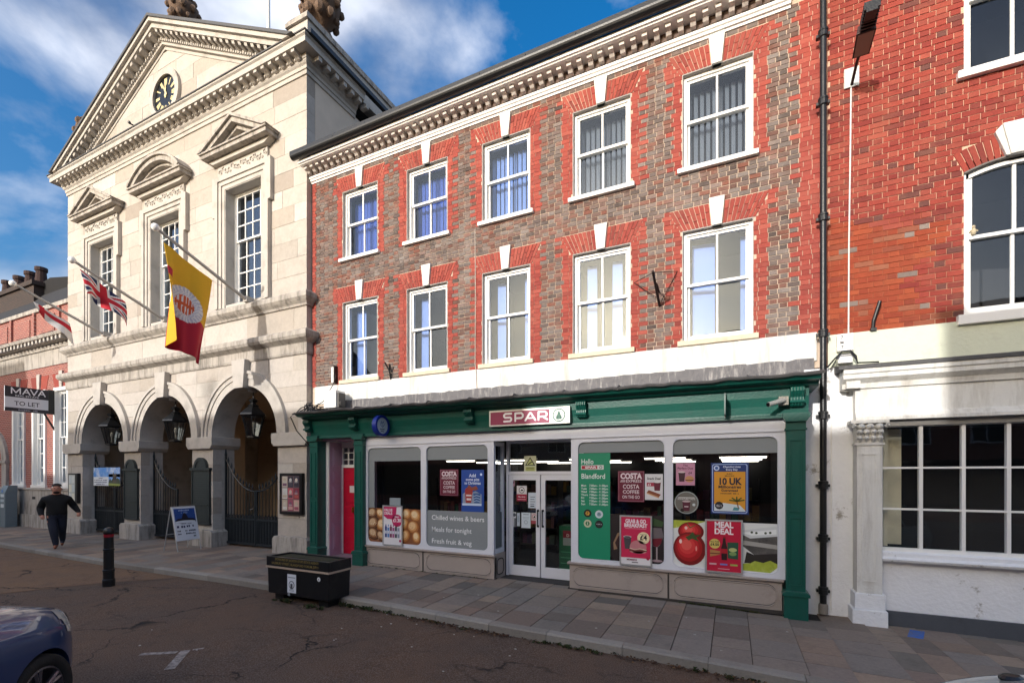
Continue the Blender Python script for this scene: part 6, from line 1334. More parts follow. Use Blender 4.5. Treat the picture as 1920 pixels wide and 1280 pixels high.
p.poly([(.69, .28), (.66, .45), (.68, .58), (.83, .58), (.86, .45), (.80, .30), (.77, .27)], '#6d6468', 1); p.poly([(.67, .40), (.70, .29), (.76, .27), (.82, .33), (.84, .42)], '#6e1026', 2); p.rect(.745, .765, .06, .27, '#b3a3a4', 2); p.disc(.755, .05, .09, '#a98f94', 2, ry=.02); p.poly([(.55, .62), (.70, .74), (.86, .68), (.84, .60)], '#37502e', 1); p.poly([(.05, .30), (.12, .46), (.2, .5), (.22, .44), (.14, .36), (.12, .2), (.06, .18)], '#93745a', 1); p.poly([(.08, .30), (.14, .42), (.19, .44), (.12, .2)], '#3a1f22', 2); p.done('picture', t)
t, p = framed('framed_poster', 'framed pink breakfast poster with a bun beside the green panel', -1.68, -1.16, .50, 1.32, '#cf2d55'); p.rect(.025, .495, .025, .13, '#e9e4e4', 1); p.txt('GRAB & GO', .26, .70, .085, '#f6e9ec', 1, weight=.04, fit=.33); p.txt('BREAKFAST', .26, .63, .085, '#f6e9ec', 1, weight=.04, fit=.37); p.rect(.09, .43, .605, .612, '#e7a5b5', 1); p.disc(.385, .46, .098, '#efe0b4', 2); p.txt('£4', .385, .43, .11, '#1d1a1c', 3, weight=.03); p.rect(.33, .44, .515, .522, '#7a6d55', 3)
p.poly([(.09, .27), (.065, .47), (.19, .47), (.175, .27)], '#4b464b', 1); p.disc(.128, .47, .065, '#e6e0dd', 2, ry=.018); p.disc(.128, .468, .052, '#2a1b18', 3, ry=.012); p.disc(.30, .31, .135, '#c77f83', 2, ry=.11); p.rect(.16, .44, .24, .275, '#7d3a34', 3); p.disc(.30, .245, .14, '#d39c94', 2, ry=.04); p.stroke([(.17, .285), (.25, .265), (.33, .285), (.43, .265)], .014, '#e8cdb4', 4); p.txt('MEMBERS', .2, .085, .04, '#7c2b40', 2, weight=.03); p.disc(.455, .13, .025, '#b3203f', 2, n=10); p.rect(.2, .3, .05, .065, '#6c6467', 2); p.done('print', t)
# right-hand window
t, p = rounded('produce_picture', 'window picture of red tomatoes beside a steel pan', 'window picture', -.85, .61, .54, 1.27, '#e3e4e0', .11, 0)
tom = mk('printed_tomato', '#c01a1e', .45, .22, 3.2, 0, dirt=.35, dcol=(.75, .28, .22), dscale=2.4, dlo=.5, dhi=.8)
pan = mk('printed_pan', '#6d6863', .45, .5, 4, 0, dirt=.8, dcol=(.03, .03, .03), dscale=3.5, dlo=.4, dhi=.65); let = mk('printed_lettuce', '#a9b53c', .5, .4, 14, 0, dirt=.6, dcol=(.75, .78, .35), dscale=10)
p.poly([(0, .73), (.5, .73), (.3, .66), (0, .60)], let, 1); tc = ('#7d0d12', '#a81419', '#c8222a', '#da3a3a', '#e65a52'); orb(p, .27, .56, .19, tc, 2, .15); orb(p, .25, .29, .24, tc, 3, .26); orb(p, .80, .32, .20, tc, 2, .24); p.poly([(.19, .47), (.25, .50), (.30, .56), (.33, .50), (.43, .53), (.35, .47), (.39, .41), (.29, .45), (.24, .42)], '#3c5226', 4.2); p.stroke([(.22, .68), (.26, .62), (.33, .66)], .014, '#4d6230', 4); p.disc(.12, .40, .022, '#f6d6cc', 4, ry=.035); p.disc(.35, .30, .012, '#e89a8e', 4, ry=.04); p.disc(.20, .615, .022, '#f3c4bb', 4, ry=.025)
p.poly([(.93, .55), (1.46, .62), (1.46, .30), (1.15, .26), (1.0, .38)], pan, 2); p.poly([(.90, .60), (1.46, .70), (1.46, .55), (1.1, .50)], '#d5d7d6', 3); p.poly([(.98, .58), (1.44, .65), (1.44, .58), (1.12, .545)], '#eef0ee', 4); p.poly([(1.0, .40), (1.46, .36), (1.46, .42), (.97, .47)], '#a8a49d', 3); p.poly([(1.02, .13), (1.46, .13), (1.46, .30), (1.15, .26), (1.05, .3)], '#2c2724', 2); p.poly([(.98, .02), (1.0, .12), (1.1, .13), (1.16, .17), (1.27, .15), (1.36, .19), (1.46, .14), (1.46, .1), (1.36, .01)], let, 4)
for u in (1.12, 1.18, 1.3, 1.36): p.disc(u, .605 + .02 * math.sin(u * 9), .018, '#47513c', 5, n=8)
p.done('picture', t)
t, p = panel('duo_poster', 'small pink poster with a cup and burger at the top left of the tomato window', 'poster', -.80, -.52, 1.82, 2.17, '#c58aa2'); p.txt('The', .14, .30, .045, '#4a1730', 1, weight=.02); p.txt('Perfect Duo', .14, .255, .045, '#4a1730', 1, weight=.02, fit=.23); p.poly([(.05, .06), (.035, .21), (.14, .21), (.125, .06)], '#43202c', 1); p.disc(.087, .21, .055, '#d9c4c4', 2, ry=.014); p.disc(.20, .10, .065, '#c8925e', 1, ry=.05); p.rect(.14, .26, .075, .09, '#6f3b2a', 2); p.txt('£4', .21, .18, .05, '#4a1730', 2, weight=.02); p.done('print', t)
t = thing('round_sticker', 'round coffee cup sticker below the small pink poster', 'sticker', (-.645, VY, 1.375)); p = Print(front(-.645, 1.55, VY)); p.disc(0, 0, .178, '#9aa19c', 1, n=36); p.disc(0, 0, .162, '#6f6a62', 2, n=36); p.rect(-.12, .12, .075, .085, '#d9d6cf', 3); p.txt('SIGNATURE TASTE', 0, .045, .04, '#e0ddd6', 3, weight=.01, fit=.26); p.poly([(-.045, -.13), (-.06, .02), (.06, .02), (.045, -.13)], '#5a1c30', 3); p.disc(0, .02, .062, '#c9b3b0', 4, ry=.015); p.rect(-.03, .03, -.07, -.055, '#d9c9c9', 4); p.disc(.11, -.03, .025, '#c9d0cf', 3, n=5); p.disc(-.06, -.12, .03, '#2c2119', 3, n=8); p.done('print', t)
t, p = panel('lottery_poster', 'yellow lottery poster in a blue frame in the tomato window', 'poster', -.29, .23, 1.39, 2.17, '#1c3572'); w = .52; p.rrect(.018, w - .018, .018, .762, .03, '#9fb6e0', 1); p.rrect(.03, w - .03, .03, .75, .025, '#1c3572', 2); p.rect(.045, w - .045, .045, .645, '#d9962a', 3); p.disc(.08, .70, .04, '#c9d5ec', 3); p.disc(.08, .70, .025, '#3a5a9c', 4, n=7); p.txt('Changing Lives', .29, .705, .042, '#dfe7f5', 3, weight=.02, fit=.24); p.txt('Every Day', .29, .662, .042, '#dfe7f5', 3, weight=.02, fit=.16)
p.txt('EURO', .26, .60, .03, '#6d4a1a', 4, weight=.03); p.txt('MILLIONS', .26, .57, .03, '#6d4a1a', 4, weight=.03); p.txt('10 UK', .26, .45, .14, '#241d33', 4, weight=.04, fit=.31); p.txt('Millionaires', .26, .395, .06, '#241d33', 4, weight=.03, fit=.31); p.txt('Guaranteed', .26, .345, .05, '#241d33', 4, weight=.03, fit=.23); p.blur(.13, .40, .305, .018, '#241d33', 4)
p.poly([(.045, .045), (.045, .15), (.18, .17), (.4, .14), (.475, .06), (.475, .045)], '#cfd8da', 4); p.poly([(.30, .06), (.38, .06), (.40, .10), (.32, .11)], '#4f8f94', 5); p.disc(.115, .13, .06, '#1c1a22', 5, n=9)
for a in range(5): p.stroke([(.36, .20), (.36 + .10 * math.cos(.3 + a * .65), .20 + .06 * math.sin(.3 + a * .65))], .02, '#4e5c26', 5)
p.stroke([(.36, .2), (.38, .10)], .016, '#8a5a34', 5); p.blur(.075, .155, .13, .015, '#d6d3d6', 6); p.blur(.08, .15, .108, .015, '#d6d3d6', 6); p.done('print', t)
t, p = framed('framed_poster', 'framed crimson meal deal poster with a cola bottle before the tomatoes', -.37, .15, .50, 1.31, '#c3203f'); p.txt('MEAL', .26, .69, .12, '#f3e6e8', 1, weight=.04, fit=.26); p.txt('DEAL', .26, .59, .12, '#f3e6e8', 1, weight=.04, fit=.26); p.disc(.135, .44, .075, '#d9c36a', 2); p.txt('ALL FOR', .135, .46, .032, '#2e2a14', 3, weight=.02); p.txt('£4.50', .135, .41, .055, '#2e2a14', 3, weight=.03, fit=.12)
p.poly([(.23, .20), (.225, .38), (.245, .46), (.25, .53), (.285, .53), (.29, .46), (.31, .38), (.305, .20)], '#2a1013', 2); p.rect(.226, .309, .30, .37, '#b01a2a', 3); p.rect(.25, .285, .53, .555, '#8f1522', 3); p.poly([(.315, .23), (.31, .47), (.46, .475), (.455, .22)], '#28543e', 2); p.disc(.385, .36, .055, '#b9c07a', 3, ry=.03); p.disc(.385, .30, .05, '#7d9a5c', 3, ry=.03); p.poly([(.07, .24), (.21, .28), (.21, .33), (.07, .35)], '#b9854f', 2); p.rect(.07, .21, .285, .3, '#6f3026', 3)
for u, c in ((.11, '#d9a7b0'), (.26, '#6d7fc4'), (.40, '#a8b65a')): p.rect(u - .05, u + .05, .12, .145, c, 2)
p.rect(.18, .34, .06, .07, '#e6b3bc', 2); p.done('print', t)
# stickers on the doors
DYf = DY - .009
def sticker(lab, x0, x1, z0, z1, col, marks, y=DYf):
    t, p = panel('door_notice', lab, 'notice', x0, x1, z0, z1, col, y, .002); marks(p, x1 - x0, z1 - z0); p.done('print', t)
def nodog(p, w, h): p.rect(0, w, 0, h * .45, '#a01c3c', 1); p.disc(w / 2, h * .72, h * .2, '#3a3638', 1); p.disc(w / 2, h * .72, h * .16, '#e6e3e2', 2); p.poly([(w * .36, h * .66), (w * .5, h * .78), (w * .66, h * .74), (w * .62, h * .66)], '#2a2628', 3); p.txt('No dogs', w / 2, h * .24, .045, '#e7d2d8', 2, weight=.02, fit=w * .7); p.rect(w * .1, w * .9, h * .1, h * .13, '#d9b6c0', 2)
def paper(p, w, h):
    for k in range(4): p.rect(w * .25, w * (.7 + .08 * (k % 2)), h * (.25 + .15 * k), h * (.29 + .15 * k), '#59616e', 1)
    p.rect(w * .25, w * .7, h * .1, h * .16, '#22252b', 1)
sticker('white no dogs notice with red base on the left door', -3.815, -3.60, 1.47, 1.77, '#d7d5d4', nodog); sticker('upper white paper notice on the left door', -3.57, -3.385, 1.34, 1.64, '#c6d0da', paper)
sticker('lower white poster on the left door', -3.715, -3.52, .95, 1.25, '#c9d5de', lambda p, w, h: (p.rect(w * .2, w * .8, h * .86, h * .9, '#6a7a88', 1), p.disc(w / 2, h * .38, w * .2, '#93a3b0', 1), p.disc(w / 2, h * .38, w * .14, '#c9d5de', 2), p.rect(w * .15, w * .85, h * .68, h * .7, '#8796a3', 1), p.rect(w * .2, w * .8, h * .6, h * .62, '#8796a3', 1)))
sticker('narrow pale sticker with a grey disc on the left door', -3.915, -3.83, .96, 1.25, '#cfd2d6', lambda p, w, h: (p.disc(w * .6, h * .82, .035, '#5a5f66', 1), p.rect(w * .55, w, 0, h * .6, '#6a6d72', 1)))
sticker('thin pale strip sticker on the left door', -3.81, -3.745, .98, 1.24, '#bcc6cf', lambda p, w, h: p.rect(w * .2, w * .8, h * .3, h * .8, '#9fadb9', 1)); sticker('small red and white dog notice on the left door', -3.505, -3.375, 1.04, 1.25, '#c9bcbc', lambda p, w, h: (p.disc(w / 2, h * .65, w * .36, '#b04048', 1), p.disc(w / 2, h * .65, w * .28, '#d9d0ce', 2), p.poly([(w * .3, h * .55), (w * .5, h * .75), (w * .7, h * .68), (w * .65, h * .55)], '#3a3032', 3), p.rect(0, w, 0, h * .3, '#a84a50', 1))); sticker('tiny pink sticker in the top corner of the left door', -3.92, -3.86, 1.76, 1.87, '#c79aa8', lambda p, w, h: p.rect(w * .2, w * .8, h * .5, h * .85, '#7d4a5c', 1))
def warn(p, w, h): p.poly([(w * .08, h * .40), (w * .92, h * .40), (w * .5, h * .93)], '#191917', 1); p.poly([(w * .2, h * .45), (w * .8, h * .45), (w * .5, h * .83)], '#c6cf86', 2); p.poly([(w * .3, h * .5), (w * .62, h * .66), (w * .66, h * .6), (w * .38, h * .46)], '#22231c', 3); p.rect(w * .12, w * .88, h * .08, h * .32, '#aeb56c', 1); p.rect(w * .2, w * .8, h * .24, h * .27, '#4f5232', 2); p.rect(w * .2, w * .8, h * .14, h * .17, '#7c8050', 2)
sticker('pale green camera warning sign with black triangle over the doors', -3.655, -3.40, 2.035, 2.35, '#cdd2b4', warn, DY - .012)
gs = thing('stacked_crates', 'green boxed display standing inside the right door', 'display', (-2.95, 8.75, 0)); p = Print(front(-3.08, .05, 8.7)); b = MB(); b.box(-3.08, -2.72, 8.7, 9.05, -.02, .98); b.build('boxes', flat('#0f5a38'), gs); p.rect(.08, .28, .55, .75, '#8f9792', 1); p.rect(.08, .28, .70, .84, '#7d1f2c', 2); p.txt('D', .18, .72, .08, '#c9b0a8', 3, weight=.03)
for k in range(4): p.rect(.03, .33, .08 + k * .11, .1 + k * .11, '#3f8a62', 1)
p.done('print', gs)
atm = thing('cash_machine', 'red cash machine standing inside the right door', 'cash machine', (-2.7, 9.4, 0)); b = MB(); b.box(-3.0, -2.3, 9.35, 9.9, -.02, 1.75); b.build('cabinet', flat('#7c1620'), atm, bevel=.02); p = Print(front(-3.0, 0, 9.35)); p.txt('ATM', .3, 1.5, .16, '#cdbcbc', 1, weight=.02); p.rect(.1, .5, 1.05, 1.25, '#b63a3a', 1); p.rect(.1, .45, .85, .88, '#c98f8f', 1); p.rect(.1, .45, .75, .78, '#c98f8f', 1); p.done('print', atm)
# ------------------------------------------------------------------ parked cars
def evaluated(o):
    dg = bpy.context.evaluated_depsgraph_get(); return bpy.data.meshes.new_from_object(o.evaluated_get(dg))
def make_car(name, lab, origin, heading, paint, nub=False):
    """hatchback; local x forward (0 at front axle), y left, z up from the road"""
    t = thing(name, lab, 'car', origin); t.rotation_euler = (0, 0, heading)
    # stations: x, half width, z bottom, z waist, z top, half width at top
    ST = [(.78, .40, .30, .60, .72, .36), (.74, .58, .22, .64, .79, .52), (.64, .72, .19, .69, .86, .62), (.45, .83, .18, .74, .93, .68), (.15, .875, .18, .79, 1.0, .70), (-.25, .885, .18, .83, 1.05, .70), (-.62, .89, .18, .85, 1.09, .69), (-1.15, .89, .18, .86, 1.42, .58), (-1.5, .89, .18, .87, 1.52, .56), (-2.2, .89, .18, .88, 1.54, .56), (-2.75, .885, .18, .88, 1.50, .55), (-3.1, .87, .20, .88, 1.36, .55), (-3.35, .80, .24, .86, 1.05, .58), (-3.45, .66, .30, .80, .95, .52)]
    vs = []; fs = []
    def sec(x, w, zb, zw, zt, wt):
        h = [(0, zb), (w * .6, zb), (w * .93, zb + .05), (w, zb + .18), (w * 1.005, (zb + zw) / 2 + .06), (w * .985, zw), (w * .95, zw + (zt - zw) * .18), (wt + (w - wt) * .45, zw + (zt - zw) * .5), (wt, zt - (zt - zw) * .12), (wt * .82, zt - .01), (wt * .4, zt + .012), (0, zt + .018)]
        return [(x - .10 * (abs(y) / max(w, .01)) ** 3 * (1 if x > .3 else 0), y, z) for y, z in h] + [(x - .10 * (abs(y) / max(w, .01)) ** 3 * (1 if x > .3 else 0), -y, z) for y, z in h[-2:0:-1]]
    for s in ST: vs += sec(*s)
    n = 22
    for i in range(len(ST) - 1):
        for k in range(n): fs.append((i * n + k, i * n + (k + 1) % n, (i + 1) * n + (k + 1) % n, (i + 1) * n + k))
    fs += [tuple(range(n)), tuple(range(len(ST) * n - 1, (len(ST) - 1) * n - 1, -1))]
    me = bpy.data.meshes.new('body'); me.from_pydata(vs, [], fs); b = bmesh.new(); b.from_mesh(me); bmesh.ops.recalc_face_normals(b, faces=b.faces); b.to_mesh(me); b.free()
    o = bpy.data.objects.new('body_tmp', me); C.objects.link(o); md = o.modifiers.new('s', 'SUBSURF'); md.levels = 3; md.render_levels = 3
    cut = []
    WH2 = ((0, .80), (0, -.80), (-2.5, .80), (-2.5, -.80))
    for x, y in WH2:
        q = MB(); q.cyl((x, y - .28 if y > 0 else y + .28, .31), (x, y + .4 if y > 0 else y - .4, .31), .355, n=40); c = q.build('cutter', black_iron); cut.append(c); bm = o.modifiers.new('b', 'BOOLEAN'); bm.operation = 'DIFFERENCE'; bm.object = c; bm.solver = 'EXACT'
    me2 = evaluated(o); bpy.data.objects.remove(o)
    for c in cut: bpy.data.objects.remove(c)
    me2.name = 'body'; me2.materials.clear(); me2.materials.append(paint); me2.polygons.foreach_set('material_index', [0] * len(me2.polygons)); me2.polygons.foreach_set('use_smooth', [True] * len(me2.polygons))
    try: me2.set_sharp_from_angle(angle=R(45))
    except Exception: pass
    bo2 = bpy.data.objects.new('body', me2); C.objects.link(bo2); bo2.parent = t
    def patch(nm, pred, mat, off):
        vm = {}; v2 = []; f2 = []
        for pg in me2.polygons:
            c = pg.center
            if pred(c.x, c.y, c.z, pg.normal):
                f = []
                for vi in pg.vertices:
                    if vi not in vm: v = me2.vertices[vi]; vm[vi] = len(v2); v2.append(tuple(v.co + v.normal * off))
                    f.append(vm[vi])
                f2.append(tuple(f))
        if not f2: return
        m = bpy.data.meshes.new(nm); m.from_pydata(v2, [], f2); m.materials.append(mat); m.polygons.foreach_set('use_smooth', [True] * len(f2)); ob = bpy.data.objects.new(nm, m); C.objects.link(ob); ob.parent = t
    hl = mk('headlamp_lens', '#cfcfc8', .12, .1, 9, 0, spec=.8, coat=1) if 'headlamp_lens' not in MATS else MATS['headlamp_lens']
    car_gl = flat('#10151a', .05)
    for s in (1, -1):
        patch('headlight', lambda x, y, z, nn, s=s: .30 < x < .74 and s * y > .40 and .665 + .13 * (.66 - x) < z < .86 + .12 * (.66 - x), hl, .006)
        patch('headlight_bezel', lambda x, y, z, nn, s=s: .50 < x < .62 and s * y > .56 and .75 < z < .82, flat('#14161a', .2), .010)
        patch('side_window', lambda x, y, z, nn, s=s: -2.85 < x < -.85 - max(0, z - 1.05) * .9 and s * y > .4 and z > .98 and z < 1.42 and nn.z < .75 and not (-1.93 < x < -1.82), car_gl, .004)
    patch('windscreen', lambda x, y, z, nn: -1.28 < x < -.66 and abs(y) < .60 and z > 1.06 and nn.x > .3, car_gl, .004)
    patch('grille', lambda x, y, z, nn: x > .62 and abs(y) < .42 and .28 < z < .46, flat('#0d0d0f', .3), .004)
    patch('number_plate', lambda x, y, z, nn: x > .70 and abs(y) < .26 and .48 < z < .57, flat('#dcdcd8', .4), .008)
    tyre, rim = mk('tyre_rubber', '#191919', .8, .2, 20, .2) if 'tyre_rubber' not in MATS else MATS['tyre_rubber'], mk('alloy', '#6e6a70', .3, .1, metal=.7) if 'alloy' not in MATS else MATS['alloy']
    t_w = wloc(t)
    for x, y in WH2:
        s = 1 if y > 0 else -1
        def wheel_mesh(prof, nn=36):
            v = []; f = []
            for r, yy in prof:
                for k in range(nn): a = 2 * math.pi * k / nn; v.append((x + r * math.cos(a), y + s * yy, .31 + r * math.sin(a)))
            for i in range(len(prof) - 1):
                for k in range(nn): f.append((i * nn + k, i * nn + (k + 1) % nn, (i + 1) * nn + (k + 1) % nn, (i + 1) * nn + k))
            return v, f
        def local(nm, vv, ff, mat, par):
            m = bpy.data.meshes.new(nm); m.from_pydata(vv, [], ff); m.materials.append(mat); bb = bmesh.new(); bb.from_mesh(m); bmesh.ops.recalc_face_normals(bb, faces=bb.faces); bb.to_mesh(m); bb.free(); ob = bpy.data.objects.new(nm, m); C.objects.link(ob); ob.parent = par; return ob
        v, f = wheel_mesh([(.215, -.12), (.295, -.12), (.315, -.09), (.318, 0), (.312, .05), (.292, .075), (.235, .07), (.215, .05)])
        w = local('wheel', v, f, tyre, t); w.data.polygons.foreach_set('use_smooth', [True] * len(w.data.polygons))
        v, f = wheel_mesh([(.218, .055), (.205, .06), (.195, .03), (.19, -.1), (.02, -.1)]); local('rim', v, f, rim, w)
        q = MB()
        for k in range(5):
            a = 2 * math.pi * k / 5 + .5
            for da in (-.13, .13): q.tube([(x + .05 * math.cos(a), y + s * .03, .31 + .05 * math.sin(a)), (x + .205 * math.cos(a + da), y + s * .045, .31 + .205 * math.sin(a + da))], [.024, .018], 6)
        q.cyl((x, y - .02 * s, .31), (x, y + s * .05, .31), .055, n=12); local('spokes', q.v, q.f, rim, w)
        q = MB(); q.cyl((x, y - s * .27, .31), (x, y - s * .25, .31), .37, n=30); local('arch_liner', q.v, q.f, flat('#0a0a0b', .9), t)
    for s in (1, -1):
        q = MB(); q.box(-1.02, -.88, *sorted((s * .86, s * 1.04)), .94, 1.08); m = bpy.data.meshes.new('door_mirror'); m.from_pydata(q.v, [], q.f); m.materials.append(paint); ob = bpy.data.objects.new('door_mirror', m); C.objects.link(ob); ob.parent = t; md = ob.modifiers.new('e', 'BEVEL'); md.width = .05; md.segments = 3
    if nub:
        q = MB(); q.lathe([(.07, .0), (.075, .015), (.05, .03), (.01, .036)], 0, 0, 14); m = bpy.data.meshes.new('bonnet_badge'); m.from_pydata([(v[0] * .7 + nub[0], v[1] + nub[1], v[2] + nub[2]) for v in q.v], [], q.f); m.materials.append(flat('#17181c', .3)); ob = bpy.data.objects.new('bonnet_badge', m); C.objects.link(ob); ob.parent = t
    return t
blue_p = mk('metallic_blue', '#26406f', .32, .06, 3, 0, coat=1, metal=.3); silver_p = mk('pale_silver_green', '#a9b3ad', .3, .05, 3, 0, coat=1, metal=.3)
hd = R(90 + 35)
# front right wheel of the blue car stands at (-5.03, 1.77)
fx, fy = math.cos(hd), math.sin(hd)
make_car('parked_car', 'dark blue car with its headlight and front wheel at the lower left', (-5.03 - .85 * fy * 1 , 1.77 + .85 * fx * 1, gz(-5) - .11), hd, blue_p)
make_car('parked_car', 'pale silver green car whose bonnet edge shows at the lower right', (1.85, 3.6, gz(2) - .11), R(90 + 37), silver_p, nub=(.42, .05, .945))
# ------------------------------------------------------------------ person walking along the pavement
pe = thing('person', 'person in a black jumper and dark jeans striding along the pavement', 'person', (-17.0, 6.30, gz(-17)))
pe.rotation_euler = (0, 0, R(64)); pe.scale = (1.04, 1.04, 1.0)
# local: faces -y, x to the figure's left as seen from the front (image right)
J = {'pel': (0, 0, .93, .165, .14), 'bel': (0, -.04, 1.05, .225, .195), 'che': (0, -.015, 1.23, .235, .19), 'sho': (0, .01, 1.39, .17, .12), 'nec': (0, -.02, 1.49, .075, .075), 'hd0': (0, -.06, 1.565, .095, .105), 'hd1': (0, -.05, 1.66, .10, .115), 'hd2': (0, -.035, 1.735, .07, .085),
     'ls': (.22, .02, 1.34, .10, .10), 'le': (.33, .10, 1.12, .085, .085), 'lw': (.43, -.06, .98, .06, .06), 'lp': (.44, -.16, .93, .045, .03),
     'rs': (-.23, .02, 1.34, .105, .105), 're': (-.33, .12, 1.10, .09, .09), 'rw': (-.29, -.08, .93, .06, .06), 'rp': (-.25, -.15, .89, .05, .035),
     'lh': (.10, 0, .88, .125, .13), 'lk': (.09, .04, .50, .095, .10), 'la': (.08, .32, .20, .065, .07), 'lf': (.08, .30, .11, .05, .045), 'lt': (.08, .17, .05, .045, .03),
     'rh': (-.10, 0, .88, .125, .13), 'rk': (-.05, -.20, .52, .095, .10), 'ra': (.0, -.22, .13, .065, .07), 'rf': (.0, -.24, .06, .05, .045), 'rt': (.0, -.40, .045, .045, .03)}
ED = [('pel', 'bel'), ('bel', 'che'), ('che', 'sho'), ('sho', 'nec'), ('nec', 'hd0'), ('hd0', 'hd1'), ('hd1', 'hd2'), ('sho', 'ls'), ('ls', 'le'), ('le', 'lw'), ('lw', 'lp'), ('sho', 'rs'), ('rs', 're'), ('re', 'rw'), ('rw', 'rp'), ('pel', 'lh'), ('lh', 'lk'), ('lk', 'la'), ('la', 'lf'), ('lf', 'lt'), ('pel', 'rh'), ('rh', 'rk'), ('rk', 'ra'), ('ra', 'rf'), ('rf', 'rt')]
for side, sx in (('l', 1), ('r', -1)):                            # five separate fingers, slightly curled
    px, py, pz = J[side + 'p'][:3]
    for i, (dx, dy, ln) in enumerate(((-.034, -.01, .055), (-.018, -.02, .072), (0, -.022, .078), (.018, -.018, .07), (.034, -.008, .055))):
        a, c = '%sf%da' % (side, i), '%sf%db' % (side, i); J[a] = (px + dx * .9, py + dy - .025, pz - .02, .009, .009); J[c] = (px + dx, py + dy - .03, pz - .02 - ln * .8, .008, .008); ED += [(side + 'p', a), (a, c)]
ks = list(J); me = bpy.data.meshes.new('figure'); me.from_pydata([J[k][:3] for k in ks], [(ks.index(a), ks.index(b)) for a, b in ED], [])
o = bpy.data.objects.new('figure', me); C.objects.link(o); md = o.modifiers.new('skin', 'SKIN'); md.use_smooth_shade = True
for i, k in enumerate(ks): me.skin_vertices[0].data[i].radius = J[k][3:5]; me.skin_vertices[0].data[i].use_root = (k == 'pel')
ss = o.modifiers.new('ss', 'SUBSURF'); ss.levels = 2; ss.render_levels = 2
bm2 = evaluated(o); bpy.data.objects.remove(o)
cl_m = [mk('black_knit', '#0c0d10', .9, .2, 40, .3), mk('dark_denim', '#1b2030', .85, .2, 30, .2), mk('warm_skin', '#b97f68', .6, .1, 12, .1), mk('tan_boots', '#8a5238', .7, .15)]
bm2.materials.clear()
for m in cl_m: bm2.materials.append(m)
for pg in bm2.polygons:
    c = pg.center; z = c.z; k = 0
    if z > 1.485: k = 2
    elif (c.x > .36 and z < .965) or (-.36 < c.x < -.16 and c.y < -.125 and .74 < z < .925): k = 2
    elif z < .10: k = 3
    elif z < .92 and abs(c.x) < .26: k = 1
    pg.material_index = k; pg.use_smooth = True
bo3 = bpy.data.objects.new('body', bm2); C.objects.link(bo3); bo3.parent = pe
hair = mk('dark_hair', '#1d1310', .8, .3, 40, .4)
def figure_part(nm, mb, mat):
    m = bpy.data.meshes.new(nm); m.from_pydata(mb.v, [], mb.f); m.materials.append(mat); m.polygons.foreach_set('use_smooth', [True] * len(m.polygons)); ob = bpy.data.objects.new(nm, m); C.objects.link(ob); ob.parent = pe
q = MB(); k = 8
q.lathe([(max(.002, .104 * math.sin(math.pi * i / k * .5)), 1.79 - .085 * (1 - math.cos(math.pi * i / k * .5))) for i in range(k + 1)], 0, -.025, 16); figure_part('hair', q, hair)
q = MB(); q.lathe([(.03, 1.50), (.06, 1.512), (.068, 1.54), (.060, 1.562)], 0, -.098, 14); figure_part('beard', q, hair)
q = MB(); q.ball((.034, -.148, 1.65), .012, 8); q.ball((-.034, -.148, 1.65), .012, 8); figure_part('eyes', q, flat('#1a1412', .3))
q = MB(); q.tube([(0, -.135, 1.65), (0, -.165, 1.605), (0, -.145, 1.598)], [.010, .017, .010], 8); figure_part('nose', q, cl_m[2])
q = MB(); q.tube([(-.03, -.155, 1.568), (0, -.160, 1.566), (.03, -.155, 1.568)], .007, 6); figure_part('mouth', q, flat('#6d3a34'))
for s in (1, -1): q = MB(); q.lathe([(.006, 1.595), (.022, 1.61), (.024, 1.64), (.008, 1.66)], s * .09, -.03, 8); figure_part('ear', q, cl_m[2])
# ------------------------------------------------------------------ weeds in the gutter, moss at the stall riser, dead leaves and litter
random.seed(3)
weed_m = pieces('weed_leaves', [(0, '#333d20'), (.4, '#3f4826'), (.7, '#2d341c'), (1, '#55492c')], var=.2, bump=0, grime=0); leaf_m = pieces('dead_leaves', [(0, '#5a4030'), (.5, '#3f2f26'), (1, '#7a5b3f')], var=.2, bump=0, grime=0)
def tuft(b, x, y, z, n, h, sp):
    for _ in range(n):
        a = random.uniform(0, 6.3); r = random.uniform(0, sp); px, py = x + r * math.cos(a), y + r * math.sin(a) * .5; l = h * random.uniform(.4, 1); a2 = random.uniform(0, 6.3); dx, dy = math.cos(a2), math.sin(a2); w = random.uniform(.006, .013)
        b.add([(px - dy * w, py + dx * w, z), (px + dy * w, py - dx * w, z), (px + dx * l * .5 + dy * w * 1.2, py + dy * l * .5 - dx * w * 1.2, z + l * .7), (px + dx * l, py + dy * l, z + l * .75), (px + dx * l * .5 - dy * w * 1.2, py + dy * l * .5 + dx * w * 1.2, z + l * .7)], [(0, 1, 2, 3, 4)])
b = MB()
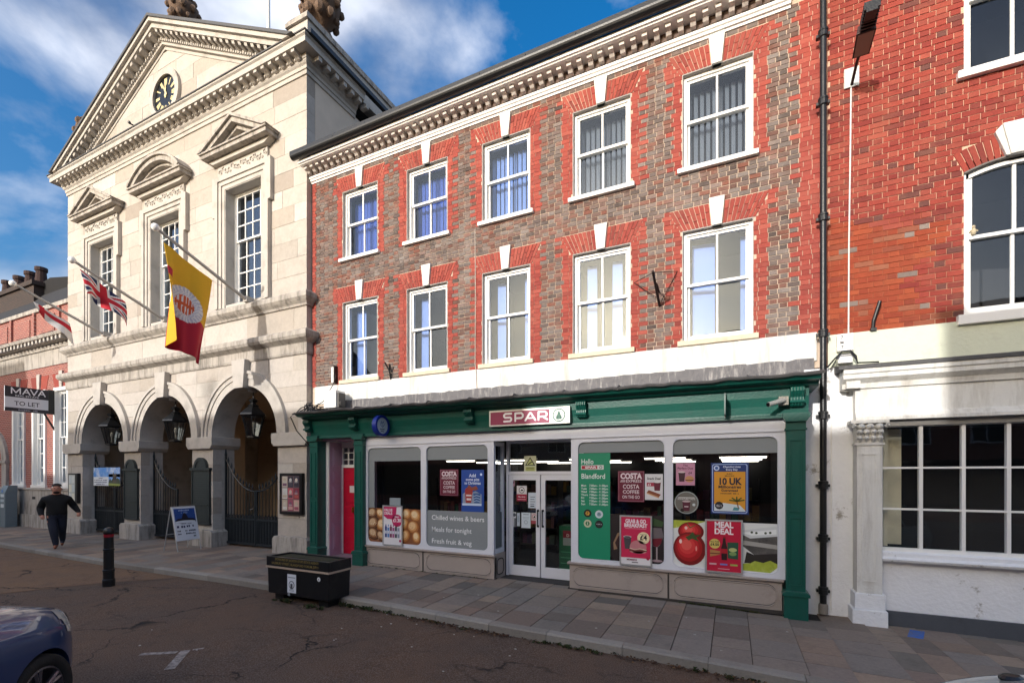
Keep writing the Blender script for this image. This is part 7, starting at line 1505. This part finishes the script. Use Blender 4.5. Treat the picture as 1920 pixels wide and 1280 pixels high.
for x0, x1, n, h in ((-6.9, -5.5, 12, .08), (-5.5, -4.6, 15, .07), (-4.6, -2.9, 10, .035), (-2.3, -1.2, 11, .045), (-.7, .2, 6, .05), (-1.9, -1.6, 3, .04)):
    for _ in range(n):
        x = random.uniform(x0, x1); y = ky(x) - random.uniform(.0, .10) - (.33 if x < -5.6 else 0); tuft(b, x, y, gz(x) - .10, random.choice((5, 9, 14)), h * random.uniform(.5, 1.15), .07)
tag(b.build('gutter_weeds', weed_m), 'low green weeds growing in the gutter along the kerb and planter', 'weeds', kind='stuff')
b = MB()
for _ in range(46): x = random.uniform(-.75, .35); tuft(b, x, 7.735 - random.uniform(0, .035), gz(x), 8, .03, .03)
for _ in range(20): x = random.uniform(-7.1, -4.3); tuft(b, x, 7.735, gz(x), 5, .02, .03)
tag(b.build('wall_moss', weed_m), 'thin strip of moss along the foot of the stall risers', 'moss', kind='stuff')
b = MB()
for _ in range(520):
    x = random.choice((random.uniform(-5.4, .9), random.uniform(-4.2, -2.6), random.uniform(-1.2, .9))); y = ky(x) - abs(random.gauss(0, .07)) - .01; z = gz(x) - .098; s = random.uniform(.012, .03); a = random.uniform(0, 6.3)
    b.add([(x + s * math.cos(a), y + s * math.sin(a), z + .004), (x - s * .5 * math.sin(a), y + s * .5 * math.cos(a), z + random.uniform(.004, .02)), (x - s * math.cos(a), y - s * math.sin(a), z + .004), (x + s * .5 * math.sin(a), y - s * .5 * math.cos(a), z + random.uniform(.004, .02))], [(0, 1, 2, 3)])
tag(b.build('dead_leaves', leaf_m), 'brown dead leaves lying in the gutter', 'leaves', kind='stuff')
b = MB()
for _ in range(46):
    x = random.uniform(-7, 1.2); y = random.choice((ky(x) - random.uniform(.02, .4), random.uniform(2.4, 5), random.uniform(5.8, 7.4))); z = (gz(x) if y > ky(x) else gz(x) - .104) + .003; s = random.uniform(.006, .014)
    b.box(x - s, x + s, y - s * .6, y + s * .6, z, z + .006)
tag(b.build('litter_specks', flat('#b9b3aa', .8)), 'small pale specks of litter on the road and paving', 'litter', kind='stuff')
